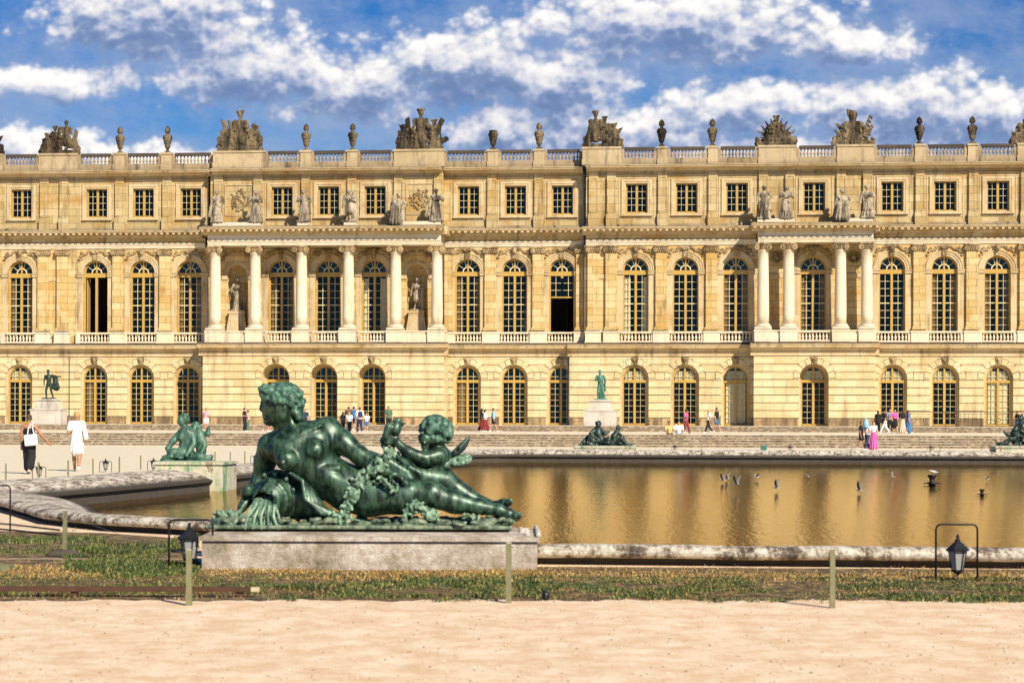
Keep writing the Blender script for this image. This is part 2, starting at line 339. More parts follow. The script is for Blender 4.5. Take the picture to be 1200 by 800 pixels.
# smooth-union solids meshed with surface nets: one continuous skin for bodies and sculpture
class SDF:
    def __init__(s, vox=0.02): s.v = vox; s.p = []
    def cap(s, a, b, ra, rb=None, k=.02, sub=False): s.p.append(('c', Vector(a), Vector(b), ra, ra if rb is None else rb, k, sub)); return s
    def ell(s, c, r, rot=(0, 0, 0), k=.02, sub=False):
        r = (r, r, r) if not isinstance(r, (tuple, list)) else r
        s.p.append(('e', Vector(c), r, rot, k, sub)); return s
    def rbox(s, c, h, rot=(0, 0, 0), rd=.01, k=.02, sub=False): s.p.append(('b', Vector(c), h, rot, rd, k, sub)); return s
    def robe(s, a, b, ra, rb, n=9, amp=.02, ph=0.0, k=.02, sq=1.0): s.p.append(('r', Vector(a), Vector(b), ra, rb, n, amp, ph, k, sq)); return s
    def path(s, pts, rs, k=.02):
        for i in range(len(pts) - 1): s.cap(pts[i], pts[i + 1], rs[i], rs[i + 1], k)
        return s
    def mesh(s, name, origin=(0, 0, 0)):
        v = s.v; bbs = []
        for p in s.p:
            if p[0] == 'c': r = max(p[3], p[4]); lo = [min(p[1][i], p[2][i]) - r for i in range(3)]; hi = [max(p[1][i], p[2][i]) + r for i in range(3)]; k = p[5]
            elif p[0] == 'e':
                q = max(p[2]); hx = [q] * 3 if any(p[3]) else list(p[2]); lo = [p[1][i] - hx[i] for i in range(3)]; hi = [p[1][i] + hx[i] for i in range(3)]; k = p[4]
            elif p[0] == 'b':
                q = math.sqrt(sum(h * h for h in p[2])); hx = [q] * 3 if any(p[3]) else list(p[2]); lo = [p[1][i] - hx[i] - p[4] for i in range(3)]; hi = [p[1][i] + hx[i] + p[4] for i in range(3)]; k = p[5]
            else: r = max(p[3], p[4]) + p[6] * 1.5; lo = [min(p[1][i], p[2][i]) - r for i in range(3)]; hi = [max(p[1][i], p[2][i]) + r for i in range(3)]; k = p[8]
            m = k + 2.5 * v; bbs.append(([a - m for a in lo], [a + m for a in hi]))
        add = [b for b, p in zip(bbs, s.p) if not (p[0] in 'ceb' and p[-1] is True)]
        lo = np.array([min(b[0][i] for b in add) for i in range(3)]) - v; hi = np.array([max(b[1][i] for b in add) for i in range(3)]) + v
        n = np.ceil((hi - lo) / v).astype(int) + 1
        G = np.full(n, 1.0, np.float32)
        for p, bb in zip(s.p, bbs):
            i0 = np.maximum(((np.array(bb[0]) - lo) / v).astype(int), 0); i1 = np.minimum(np.ceil((np.array(bb[1]) - lo) / v).astype(int) + 1, n)
            if np.any(i1 <= i0): continue
            X = (lo[0] + v * np.arange(i0[0], i1[0], dtype=np.float32))[:, None, None]; Y = (lo[1] + v * np.arange(i0[1], i1[1], dtype=np.float32))[None, :, None]; Z = (lo[2] + v * np.arange(i0[2], i1[2], dtype=np.float32))[None, None, :]
            sub = False
            if p[0] == 'c' or p[0] == 'r':
                a, b = p[1], p[2]; ab = b - a; L = max(ab.length_squared, 1e-9)
                t = np.clip(((X - a.x) * ab.x + (Y - a.y) * ab.y + (Z - a.z) * ab.z) / L, 0, 1)
                dx = X - a.x - t * ab.x; dy = Y - a.y - t * ab.y; dz = Z - a.z - t * ab.z
                if p[0] == 'c': d = np.sqrt(dx * dx + dy * dy + dz * dz) - (p[3] + (p[4] - p[3]) * t); k = p[5]; sub = p[6]
                else:
                    ang = np.arctan2(dy, dx); rr = p[3] + (p[4] - p[3]) * t
                    d = np.sqrt(dx * dx + (dy * p[9]) ** 2 + dz * dz) - rr - p[6] * (0.3 + t) * (np.sin(p[5] * ang + p[7] + 2.2 * t) + .4 * np.sin(p[5] * 2.3 * ang + 1.7 * p[7])); k = p[8]; d = d * .8
            else:
                x, y, z = X - p[1].x, Y - p[1].y, Z - p[1].z
                if any(p[3]):
                    from mathutils import Euler
                    m = Euler(p[3]).to_matrix().transposed()
                    x, y, z = m[0][0] * x + m[0][1] * y + m[0][2] * z, m[1][0] * x + m[1][1] * y + m[1][2] * z, m[2][0] * x + m[2][1] * y + m[2][2] * z
                if p[0] == 'e':
                    r = p[2]; k0 = np.sqrt((x / r[0]) ** 2 + (y / r[1]) ** 2 + (z / r[2]) ** 2)
                    k1 = np.sqrt((x / r[0] ** 2) ** 2 + (y / r[1] ** 2) ** 2 + (z / r[2] ** 2) ** 2) + 1e-6
                    d = k0 * (k0 - 1) / k1; k = p[4]; sub = p[5]
                else:
                    h = p[2]; qx = np.abs(x) - h[0]; qy = np.abs(y) - h[1]; qz = np.abs(z) - h[2]
                    d = np.sqrt(np.maximum(qx, 0) ** 2 + np.maximum(qy, 0) ** 2 + np.maximum(qz, 0) ** 2) + np.minimum(np.maximum(qx, np.maximum(qy, qz)), 0) - p[4]; k = p[5]; sub = p[6]
            S = G[i0[0]:i1[0], i0[1]:i1[1], i0[2]:i1[2]]
            if sub: S[...] = np.maximum(S, -d)
            else:
                k = max(k, 1e-4); hh = np.maximum(k - np.abs(S - d), 0) / k; S[...] = np.minimum(S, d) - hh * hh * k * .25
        G[0] = G[-1] = 1; G[:, 0] = G[:, -1] = 1; G[:, :, 0] = G[:, :, -1] = 1
        ins = G < 0
        cnt = np.zeros(np.array(n) - 1, np.int8); sl = (slice(0, -1), slice(1, None))
        for a in (0, 1):
            for b in (0, 1):
                for c in (0, 1): cnt += ins[sl[a], sl[b], sl[c]]
        act = (cnt > 0) & (cnt < 8); I = np.argwhere(act); idx = np.full(act.shape, -1, np.int64); idx[act] = np.arange(len(I))
        acc = np.zeros((len(I), 3)); num = np.zeros(len(I))
        for ax in range(3):
            for o1 in (0, 1):
                for o2 in (0, 1):
                    o = [0, 0, 0]; o[(ax + 1) % 3] = o1; o[(ax + 2) % 3] = o2; A = I + o; e = [0, 0, 0]; e[ax] = 1; B = A + e
                    fa = G[A[:, 0], A[:, 1], A[:, 2]]; fb = G[B[:, 0], B[:, 1], B[:, 2]]; w = (fa < 0) != (fb < 0)
                    t = np.where(w, fa / np.where(w, fa - fb, 1), 0); Q = A + t[:, None] * np.array(e); acc += np.where(w[:, None], Q, 0); num += w
        V = lo + v * acc / np.maximum(num, 1)[:, None] - np.array(origin)
        quads = []
        for ax in range(3):
            a0 = [slice(None)] * 3; a1 = [slice(None)] * 3; a0[ax] = slice(0, -1); a1[ax] = slice(1, None)
            s0 = ins[tuple(a0)]; s1 = ins[tuple(a1)]
            for flip, mk in ((False, s0 & ~s1), (True, ~s0 & s1)):
                E = np.argwhere(mk); b, c = (ax + 1) % 3, (ax + 2) % 3
                def cell(db, dc):
                    q = E.copy(); q[:, b] += db; q[:, c] += dc; return idx[q[:, 0], q[:, 1], q[:, 2]]
                q = np.stack([cell(-1, -1), cell(0, -1), cell(0, 0), cell(-1, 0)], 1)
                if flip: q = q[:, ::-1]
                quads.append(q)
        return npmesh(name, V, np.concatenate(quads))
    def build(s, name, m, parent=None, origin=(0, 0, 0)): return link(name, s.mesh(name, origin), m, parent)
# ------------------------------------------------------------------ the setting: ground, water, steps
def sheet(name, pts, z, m, kind='structure'):
    me = bpy.data.meshes.new(name); me.from_pydata([(x, y, z) for x, y in pts], [], [tuple(range(len(pts)))]); me.update()
    return setp(link(name, me, m), kind=kind)
def gravel_mat():
    m, t, b = mat('pale_gravel'); p = pos(t)
    sy = t.n('ShaderNodeSeparateXYZ'); t.l(p, sy.inputs[0])
    near = t.step(sy.outputs[1], 24, 45)
    big = t.step(t.noise(t.vm('MULTIPLY', p, (1.3, 1, 1)), 2.4, 9, .75), .36, .66)
    warm = t.mix(big, (.67, .46, .27, 1), (.84, .68, .48, 1))
    pale = t.mix(big, (.68, .58, .40, 1), (.76, .67, .50, 1))
    col = t.mix(near, warm, pale)
    gr = t.noise(p, 42, 6, .85)
    col = t.mix(t.step(gr, .56, .70), col, (.36, .25, .15, 1))
    col = t.mix(t.step(gr, .46, .30), col, (.84, .74, .60, 1))
    md = t.step(t.noise(p, 9, 6, .75), .60, .74)
    col = t.mix(t.m('MULTIPLY', md, .35), col, (.40, .27, .15, 1))
    t.l(col, b.inputs['Base Color']); b.inputs['Roughness'].default_value = .95; b.inputs['Specular IOR Level'].default_value = .1
    bump(t, b, t.m('ADD', gr, t.m('MULTIPLY', t.noise(p, 20, 6, .7), .3)), .3, .012); return m
M['gravel'] = gravel_mat()
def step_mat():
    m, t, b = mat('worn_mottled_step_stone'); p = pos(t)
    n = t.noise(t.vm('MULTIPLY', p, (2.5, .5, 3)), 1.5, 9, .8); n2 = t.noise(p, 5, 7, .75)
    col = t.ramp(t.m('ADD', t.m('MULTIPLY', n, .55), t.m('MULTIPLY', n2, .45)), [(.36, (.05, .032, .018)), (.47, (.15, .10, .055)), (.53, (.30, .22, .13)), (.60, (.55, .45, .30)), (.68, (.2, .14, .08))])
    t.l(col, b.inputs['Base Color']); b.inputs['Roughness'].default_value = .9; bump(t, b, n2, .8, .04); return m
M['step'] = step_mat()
def soil_mat():
    m, t, b = mat('dry_verge_soil'); p = pos(t)
    n = t.noise(p, 5, 7, .7); col = t.ramp(n, [(.34, (.035, .028, .012)), (.46, (.13, .085, .03)), (.58, (.33, .21, .085)), (.72, (.50, .38, .2))])  # dark stops put the shadow between grass clumps into the soil colour
    t.l(col, b.inputs['Base Color']); b.inputs['Roughness'].default_value = .95; bump(t, b, t.noise(p, 40, 6, .8), 1.0, .03); return m
M['soil'] = soil_mat()
# basin rim: inner water line and outer foot, in step with each other
IN = []; OUT = []
def rim(ix, iy, ox, oy): IN.append((ix, iy)); OUT.append((ox, oy))
rim(30, 19.4, 30, 18.35); rim(14, 20.85, 14, 19.8); rim(6, 21.6, 6, 20.53); rim(.3, 22.1, .3, 21.05); rim(-.7, 22.3, -1.0, 21.25)
rim(-1.6, 23.6, -2.6, 23.2); rim(-2.4, 25.8, -3.0, 25.2); rim(-3.9, 27.35, -4.1, 26.1); rim(-5.0, 28.3, -5.3, 27.0); rim(-5.75, 29.3, -6.5, 28.7)
rim(-6.3, 31.2, -7.35, 30.9); rim(-7.0, 34.0, -8.7, 34.2); rim(-7.7, 36.4, -9.9, 36.6); rim(-9.3, 38.6, -10.9, 38.6); rim(-9.6, 40.0, -10.9, 40.5)
rim(-8.75, 44.0, -10.0, 44.4); rim(-7.7, 49.4, -8.95, 49.7); rim(-7.2, 54, -8.4, 54.4); rim(-4.6, 68, -5.8, 68.5); rim(-2.3, 82, -3.5, 82.6)
rim(-1.7, 84.3, -2.6, 85.8); rim(-.5, 85.1, -.6, 86.4); rim(8, 84.4, 8.1, 85.7); rim(16, 83.7, 16.1, 85.0); rim(34, 82.0, 34.1, 83.3); rim(46, 81, 46.1, 82.3)
rim(58, 60, 59.3, 60); rim(56, 17, 57.3, 16)
def coping_mat():
    m, t, b = mat('stained_coping_stone'); p = pos(t)
    n = t.noise(p, 3.2, 9, .78); n2 = t.noise(t.vm('MULTIPLY', p, (4, .8, 3)), 2.6, 7, .8)
    f = t.m('ADD', t.m('MULTIPLY', n, .5), t.m('MULTIPLY', n2, .5))
    col = t.ramp(f, [(.39, (.04, .03, .022)), (.46, (.18, .13, .085)), (.515, (.60, .52, .40)), (.58, (.80, .74, .62)), (.7, (.84, .79, .68))])
    s = t.n('ShaderNodeSeparateXYZ'); t.l(p, s.inputs[0])
    col = t.mix(t.step(s.outputs[2], .09, -.04), col, (.045, .035, .022, 1))       # darker towards the bottom of the coping
    t.l(col, b.inputs['Base Color']); b.inputs['Roughness'].default_value = .9
    bump(t, b, t.m('ADD', t.noise(p, 18, 7, .75), t.m('MULTIPLY', n, 2)), .7, .04); return m
M['coping'] = coping_mat()
M['cop_dark'] = paint('shaded_basin_wall_stone', (.07, .055, .038), .9, 0, .5, 5)  # outer wall: shade under the coping put into its colour; inner wall shares it
root_b = empty('fountain_basin', (8, 50, 0), 0, 'low stained stone rim of the wide water basin', 'basin rim')
def sweep_rim(prof, name, m):
    n = len(IN); k = len(prof); V = []; Q = []
    # subdivide so that the rim edge can be slightly uneven
    pts = []
    for i in range(n):
        a, b, c, d = IN[i], IN[(i + 1) % n], OUT[i], OUT[(i + 1) % n]
        L = math.hypot(b[0] - a[0], b[1] - a[1]); q = max(1, min(40, int(L / .5)))
        for j in range(q):
            t = j / q; pts.append((a[0] + (b[0] - a[0]) * t, a[1] + (b[1] - a[1]) * t, c[0] + (d[0] - c[0]) * t, c[1] + (d[1] - c[1]) * t))
    rr = random.Random(3)
    for (ax, ay, cx, cy) in pts:
        j = rr.uniform(-.008, .008)
        for w, z in prof: V.append((ax + (cx - ax) * w - 8, ay + (cy - ay) * w - 50, z + (j if z > .05 else 0)))
    N = len(pts)
    for i in range(N):
        for j in range(k - 1): Q.append((i * k + j, i * k + j + 1, ((i + 1) % N) * k + j + 1, ((i + 1) % N) * k + j))
    me = npmesh(name, V, Q, True); o = link(name, me, m, root_b); return o
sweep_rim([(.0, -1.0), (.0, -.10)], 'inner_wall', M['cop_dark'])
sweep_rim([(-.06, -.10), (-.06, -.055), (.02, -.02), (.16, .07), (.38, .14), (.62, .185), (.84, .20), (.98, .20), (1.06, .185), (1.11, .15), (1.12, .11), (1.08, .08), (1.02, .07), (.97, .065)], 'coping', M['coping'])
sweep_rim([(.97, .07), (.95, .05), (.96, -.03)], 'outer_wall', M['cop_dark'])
# one ground sheet with the basin cut out
def ring_sheet(name, inner, outer, z, m):
    n = len(inner); V = [(x, y, z) for x, y in inner] + [(x, y, z) for x, y in outer]
    Q = [(i, n + i, n + (i + 1) % n, (i + 1) % n) for i in range(n)]
    me = npmesh(name, V, Q, False); o = setp(link(name, me, m), kind='structure'); return o
cx0, cy0 = 15.0, 50.0
mid = [((a[0] + 3 * b[0]) / 4, (a[1] + 3 * b[1]) / 4) for a, b in zip(IN, OUT)]
import bmesh
def ground_mesh():
    bm = bmesh.new(); big = [(-1500, -200), (1500, -200), (1500, 2500), (-1500, 2500)]
    vo = [bm.verts.new((x, y, 0)) for x, y in big]; vi = [bm.verts.new((x, y, 0)) for x, y in mid]
    es = [bm.edges.new((vo[i], vo[(i + 1) % 4])) for i in range(4)] + [bm.edges.new((vi[i], vi[(i + 1) % len(vi)])) for i in range(len(vi))]
    bmesh.ops.triangle_fill(bm, use_beauty=True, use_dissolve=False, edges=es)
    for f in bm.faces:
        if f.normal.z < 0: f.normal_flip()
    # drop any face filled inside the basin
    me = bpy.data.meshes.new('ground'); bm.to_mesh(me); bm.free(); return me
setp(link('ground', ground_mesh(), M['gravel']), kind='structure')
def water_mat():
    m = bpy.data.materials.new('basin_water'); m.use_nodes = True; t = NT(m.node_tree); p = pos(t)
    df = t.n('ShaderNodeBsdfDiffuse'); df.inputs[0].default_value = (.035, .024, .007, 1)
    gl = t.n('ShaderNodeBsdfGlossy', i_Roughness=.02); gl.inputs[0].default_value = (.74, .62, .42, 1); fr = t.n('ShaderNodeFresnel', i_IOR=1.33)
    n1 = t.m('ADD', t.m('MULTIPLY', t.noise(t.vm('MULTIPLY', p, (13, 1.9, 1)), 1.0, 3, .6), .85), t.m('MULTIPLY', t.noise(t.vm('MULTIPLY', p, (3.0, .9, 1)), 1.0, 3, .5), .5)); n2 = t.noise(t.vm('MULTIPLY', p, (2, 6, 1)), 1.5, 3, .6); n3 = t.noise(t.vm('MULTIPLY', p, (.3, .6, 1)), 1.0, 2, .5)
    h = t.m('ADD', t.m('MULTIPLY', n1, 1.0), t.m('ADD', t.m('MULTIPLY', n2, .14), t.m('MULTIPLY', n3, .6)))
    bp = t.n('ShaderNodeBump', i_Strength=.6, i_Distance=.0150); t.l(h, bp.inputs['Height'])
    for nd in (df, gl, fr): t.l(bp.outputs[0], nd.inputs['Normal'])
    mx = t.n('ShaderNodeMixShader'); t.l(fr.outputs[0], mx.inputs[0]); t.l(df.outputs[0], mx.inputs[1]); t.l(gl.outputs[0], mx.inputs[2])
    o = t.n('ShaderNodeOutputMaterial'); t.l(mx.outputs[0], o.inputs[0]); return m
M['water'] = water_mat()
sheet('water', [((a[0] * .9 + b[0] * .1), (a[1] * .9 + b[1] * .1)) for a, b in zip(IN, OUT)], -.33, M['water'])

# steps in front of the palace, parallel to it
stage = empty('steps_and_terrace', (0, D0, 0), -TH); stage['kind'] = 'structure'
def srect(u0, u1, v0, v1, z0, z1, name, m): return MB().ybox(u0, u1, v0, v1, z0, z1).build(name, m, stage)
U0, U1 = PU(-500), PU(1700)
for i in range(5):
    v = 41 - i * .55
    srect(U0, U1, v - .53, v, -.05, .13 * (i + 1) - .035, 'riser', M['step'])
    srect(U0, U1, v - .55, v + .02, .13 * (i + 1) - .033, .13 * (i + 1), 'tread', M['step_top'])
srect(U0, U1, 14.6, 38.25, -.05, .648, 'landing', M['gravel'])
for i in range(3):
    v = 14.6 - i * .5
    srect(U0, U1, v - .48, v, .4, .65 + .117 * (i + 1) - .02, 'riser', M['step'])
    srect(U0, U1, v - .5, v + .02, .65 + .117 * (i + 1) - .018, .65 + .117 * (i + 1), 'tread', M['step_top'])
srect(U0, U1, -2, 13.12, .4, .998, 'terrace_paving', M['gravel'])

# ------------------------------------------------------------------ the palace
PAL = empty('palace', (0, D0, 0), -TH, 'long honey stone palace front with arched windows and columned porches behind the basin', 'palace')
VA, VP1, VB, VC, VP2 = 0.0, 2.2, 0.0, .8, 2.6
zG0, zG1, zC, zF0, zR = 1.0, ZL(418.3), ZL(402.3), ZL(402.3), ZL(389)
zA = ZL(290); zFr = ZL(279); zK = ZL(268.3); zAT = ZL(210); zCT = ZL(198); zB0 = ZL(191.5); zB1 = ZL(178)
XL, XR = -170, 1370
SEC = [(XL, 240, 0.0, 0.0), (240, 520, 2.2, .5), (520, 685, 0.0, 0.0), (685, XR, .8, .8)]      # ground-floor v, attic v
bays = [(-94, .0, 'a'), (-38, .0, 'a'), (23.5, 0., 'a'), (111.5, 0., 'a'), (166.5, 0., 'a'), (221.5, 0., 'a'), (329, 0., 'p'), (384, 0., 'p'), (438, 0., 'p'),
        (547.5, 0., 'b'), (602.5, 0., 'b'), (658, 0., 'b'), (744.5, .8, 'c'), (803, .8, 'c'), (862, .8, 'c'), (952.5, .8, 'q'), (1045, .8, 'd'), (1106.5, .8, 'd'), (1168.5, .8, 'd'), (1232, .8, 'd'), (1296, .8, 'd')]
gx = [-94, -38, 22.5, 110.5, 165, 219.5, 325, 381, 437, 547.5, 602, 657, 743.5, 802.5, 862, 953.5, 1046, 1107, 1170, 1233, 1297]
ax_ = [-94, -38, 24.5, 113, 167.5, 223, 330, 384.5, 439, 548.5, 603.5, 658.5, 745.5, 804, 863, 953.5, 1045, 1107, 1169, 1232, 1296]

def wall(mb, x0, x1, z0, z1, vf, vb, ops):
    """front skin of a wall with openings: ops = (centre, halfwidth, zbottom, zspring, arched); reveals go back to vb"""
    ops = sorted(ops); cur = x0
    def q(a, b, c, d, v=vf): mb.add([(a, -v, c), (b, -v, c), (b, -v, d), (a, -v, d)], [(0, 1, 2, 3)])
    for cx, hw, zb, zs, arched in ops:
        q(cur, cx - hw, z0, z1)
        if zb > z0 + 1e-3: q(cx - hw, cx + hw, z0, zb)
        N = 20 if arched else 1
        P = [(cx - hw * math.cos(math.pi * i / N), zs + hw * math.sin(math.pi * i / N)) for i in range(N + 1)] if arched else [(cx - hw, zs), (cx + hw, zs)]
        for (a, za), (b, zb2) in zip(P[:-1], P[1:]): mb.add([(a, -vf, za), (b, -vf, zb2), (b, -vf, z1), (a, -vf, z1)], [(0, 1, 2, 3)])
        ring = [(cx - hw, zb)] + P + [(cx + hw, zb)]
        vs = [(x, -vf, z) for x, z in ring] + [(x, -vb, z) for x, z in ring]; n = len(ring)
        mb.add(vs, [(i, i + 1, n + i + 1, n + i) for i in range(n - 1)]); mb.add([(cx - hw, -vf, zb), (cx + hw, -vf, zb), (cx + hw, -vb, zb), (cx - hw, -vb, zb)], [(0, 1, 2, 3)])
        cur = cx + hw
    q(cur, x1, z0, z1)

# ---- ground floor: rusticated courses with joints, voussoirs round every arch
G_hw, G_zs = 16.3 / 16, ZL(443.2); G_top = G_zs + G_hw
course = (zG1 - 1.0) / 9.0
def ground_section(x0, x1, vf, cxs, name):
    mb = MB(); ops = [(c, G_hw, zG0, G_zs, True) for c in cxs]
    wall(mb, x0, x1, zG0, zG1, vf, vf - (.75 if vf < 1 else 1.30), ops)
    mb.ybox(x0, x0 + .004, -1.0, vf, zG0, zG1); mb.ybox(x1 - .004, x1, -1.0, vf, zG0, zG1)
    R2 = G_hw + .48; jt = .028; pr = .09
    cz = G_zs
    for k in range(9):
        a, b = zG0 + k * course + (0.0 if k == 0 else jt), zG0 + (k + 1) * course - jt
        edges = [x0 - (.045)] 
        for c in cxs:
            def ext(z):
                if z <= cz: return G_hw + .004
                d = z - cz
                return math.sqrt(max(R2 * R2 - d * d, 0)) if d < R2 else 0
            edges.append((c, ext(a), ext(b)))
        lefta = leftb = x0 - .02
        spans = []
        for c in cxs:
            ea, eb = ext(a), ext(b)
            spans.append((lefta, c - ea, c - eb, leftb)); lefta, leftb = c + ea, c + eb
        spans.append((lefta, x1 + .02, x1 + .02, leftb))
        if a < cz < b:
            spans = []; l0 = x0 - .02
            for c in cxs:
                spans.append((l0, c - R2, c - R2, l0)); l0 = c + R2
                for s_ in (-1, 1):
                    p_ = sorted((c + s_ * (G_hw + .004), c + s_ * (R2 - .03))); mb.ybox(p_[0], p_[1], vf + .002, vf + pr, a, cz - .015)
            spans.append((l0, x1 + .02, x1 + .02, l0))
        for A, B, C, D in spans:
            if min(B - A, C - D) > .05: mb.prism([(A, a), (B, a), (C, b), (D, b)], vf + .002, vf + pr)
    for c in cxs:
        n = 9
        for i in range(n):
            if i == n // 2: continue
            t0 = math.pi * i / n + .020; t1 = math.pi * (i + 1) / n - .020
            pts = []
            r0, r1 = G_hw + .004, R2 - .03
            m_ = 3
            zmax = zG1 - .02
            o = [(c + r1 * math.cos(t0 + (t1 - t0) * j / m_), min(zmax, cz + r1 * math.sin(t0 + (t1 - t0) * j / m_))) for j in range(m_ + 1)]
            inn = [(c + r0 * math.cos(t1 - (t1 - t0) * j / m_), cz + r0 * math.sin(t1 - (t1 - t0) * j / m_)) for j in range(m_ + 1)]
            mb.prism(o + inn, vf + .002, vf + pr)
    o = mb.build(name, M['rustic'], PAL)
    for c in cxs:   # carved keystones
        k = MB(); k.prism([(c - .17, G_top - .03), (c + .17, G_top - .03), (c + .27, zG1 - .03), (c - .27, zG1 - .03)], vf + .01, vf + .13)
        k.blob((c, -(vf + .17), (G_top + zG1) / 2 + .05), (.15, .13, .17)).blob((c, -(vf + .16), (G_top + zG1) / 2 - .14), (.09, .08, .07))
        for s_ in (-1, 1): k.blob((c + s_ * .15, -(vf + .15), (G_top + zG1) / 2 + .12), (.07, .07, .09))
        k.build('keystone', M['carve'], PAL)
    return o
ground_section(PU(XL), PU(236), 0.0, [PU(x) for x in gx[:6]], 'ground_floor_wall')
ground_section(PU(238, 2.2), PU(520.5, 2.2), 2.2, [PU(x, 1.6) for x in gx[6:9]], 'ground_floor_wall')
ground_section(PU(521), PU(667), 0.0, [PU(x) for x in gx[9:12]], 'ground_floor_wall')
ground_section(PU(667.5, .8), PU(883, .8), .8, [PU(x, .8) for x in gx[12:15]], 'ground_floor_wall')
ground_section(PU(883.5, 2.6), PU(1025, 2.6), 2.6, [PU(gx[15], 2.2)], 'ground_floor_wall')
ground_section(PU(1025.5, .8), PU(XR, .8), .8, [PU(x, .8) for x in gx[16:]], 'ground_floor_wall')
# stained base course
for a, b, v in ((XL, 236, 0), (238, 520.5, 2.2), (521, 667, 0), (667.5, 883, .8), (883.5, 1025, 2.6), (1025.5, XR, .8)):
    mb = MB(); cur = PU(a, v); vv = max(v - .6, 0) if v > 1 else v
    for x in [g for g in gx if a < g < b]:
        c = PU(x, v); MB().ybox(cur, c - G_hw - .05, v + .08, v + .15, zG0, zG0 + .52).build('base_course', M['base_stain'], PAL); cur = c + G_hw + .05
    mb.ybox(cur, PU(b, v), v + .08, v + .15, zG0, zG0 + .52); mb.build('base_course', M['base_stain'], PAL)

# ---- mouldings
def sections(prof, name, m, vs, z_off=0, ext=0.0, dent=None):
    """vs: list of (xa, xb, v)"""
    for xa, xb, v in vs:
        e = ext if (xa, xb) in (('never',)) else 0
        u0, u1 = PU(xa, v), PU(xb, v)
        mb = MB().extr([(v + a, z) for a, z in prof], u0, u1)
        if dent:
            du, dw, d0, d1, dz0, dz1 = dent; n = int((u1 - u0) / du); st = (u1 - u0) / n
            for i in range(n): mb.ybox(u0 + (i + .5) * st - dw / 2, u0 + (i + .5) * st + dw / 2, v + d0, v + d1, dz0, dz1)
        mb.build(name, m, PAL)
LOW = [(XL, 233, 0.0), (233, 525, 2.2), (525, 665, 0.0), (665, 879, .8), (879, 1030, 2.6), (1030, XR, .8)]
z = ZL
sections([(-.2, z(402.3)), (.60, z(404.6)), (.60, z(405.6)), (.55, z(405.8)), (.53, z(408.3)), (.20, z(409.2)), (.10, z(411.5)), (.10, z(414.8)), (.13, z(415)), (.13, z(417.8)), (.03, z(418.2)), (-.2, z(418.2))], 'floor_cornice', M['trim'], LOW)
ENT = [(XL, 240, 0.0), (243, 516, 2.2), (516, 683.5, 0.0), (686, 886, .8), (888, 1023, 2.6), (1023, XR, .8)]
arch = [(-.3, z(283.8)), (.16, z(283.9)), (.16, z(285.3)), (.11, z(285.5)), (.10, z(287.3)), (.06, z(287.6)), (.05, z(289.9)), (-.3, z(289.9))]
sections(arch, 'architrave', M['pale'], ENT)
for xa, xb, v in ENT:    # frieze: a plain band with a face and returns
    MB().ybox(PU(xa, v), PU(xb, v), v - (2.5 if v > 2 else .3), v + .03, z(283.8), z(278.2)).build('frieze', M['wall'] if v < 2 else M['pale'], PAL)
    if v > 2: MB().ybox(PU(xa, v), PU(xb, v), v - 1.9, v - .5, z(289.7), z(284.1)).build('portico_soffit', M['pale'], PAL)
sections([(-.3, z(268.0)), (.92, z(269.9)), (.94, z(270.6)), (.88, z(270.9)), (.88, z(272.2)), (.32, z(272.4)), (.26, z(275)), (.14, z(275.6)), (.10, z(278.1)), (-.3, z(278.1))], 'main_cornice', M['trim'],
         [(XL, 237, 0.0), (236, 521, 2.2), (521, 682, 0.0), (682, 881, .8), (880, 1030, 2.6), (1030, XR, .8)], dent=(.44, .18, .31, .84, z(274.6), z(272.3)))
# returns where the porch cornices stop
for xa, v, vb in ((240, 2.2, 0.0), (519.5, 2.2, 0.0), (883.5, 2.6, .8), (1026.5, 2.6, .8)):
    MB().ybox(PU(xa, v) - .25, PU(xa, v) + .25, vb + .3, v + .1, z(278.1), z(268.5)).build('cornice_return', M['trim'], PAL)
# attic: wall, cornice, parapet
ATT = [(XL, 243.5, 0.0), (246, 518.5, .5), (519, 683.5, 0.0), (686, XR, .8)]
ahw = 12.6 / 16; az0, az1 = z(253), z(219.2)
PANEL = [(263, 297.5), (475, 508.5)]
for xa, xb, v in ATT:
    mb = MB(); cs = [(PU(x, v), ahw, az0, az1, False) for x in ax_ if xa < x < xb]
    wall(mb, PU(xa, v), PU(xb, v), zK - .02, zAT + .35, v, v - .4, cs)
    mb.ybox(PU(xa, v), PU(xa, v) + .004, -1, v, zK, zAT + .35); mb.ybox(PU(xb, v) - .004, PU(xb, v), -1, v, zK, zAT + .35)
    mb.build('attic_wall', M['wall_attic'], PAL)
    MB().ybox(PU(xa, v), PU(xb, v), v + .03, v + .10, zK, z(265.6)).build('attic_base', M['grey'], PAL)
    MB().extr([(v - .1, z(209)), (v + .08, z(209.1)), (v + .08, z(210.3)), (v - .1, z(210.4))], PU(xa, v), PU(xb, v)).build('attic_band', M['trim'], PAL)
sections([(-.6, z(197.6)), (.76, z(199.0)), (.78, z(199.7)), (.72, z(199.9)), (.70, z(201.5)), (.62, z(201.7)), (.24, z(202.6)), (.18, z(204.2)), (.08, z(205.0)), (-.3, z(205.0))], 'roof_cornice', M['trim'],
         [(XL, 247, 0.0), (248, 518, .5), (520, 682.5, 0.0), (686.5, XR, .8)])
sections([(-.3, zCT + .02), (.24, zCT + .02), (.24, zB0 + .03), (.20, zB0 + .06), (-.3, zB0 + .06)], 'parapet_base', M['grey'],
         [(XL, 247, 0.0), (248, 518, .5), (520, 683, 0.0), (686.5, XR, .8)])
# attic carved band under the cornice (small repeated ornament)
for xa, xb, v in ATT:
    mb = MB(); u = PU(xa, v) + .2
    while u < PU(xb, v) - .2:
        mb.ybox(u, u + .07, v + .003, v + .05, z(208.2), z(205.6)); u += .165
    mb.build('carved_band', M['trim'], PAL)

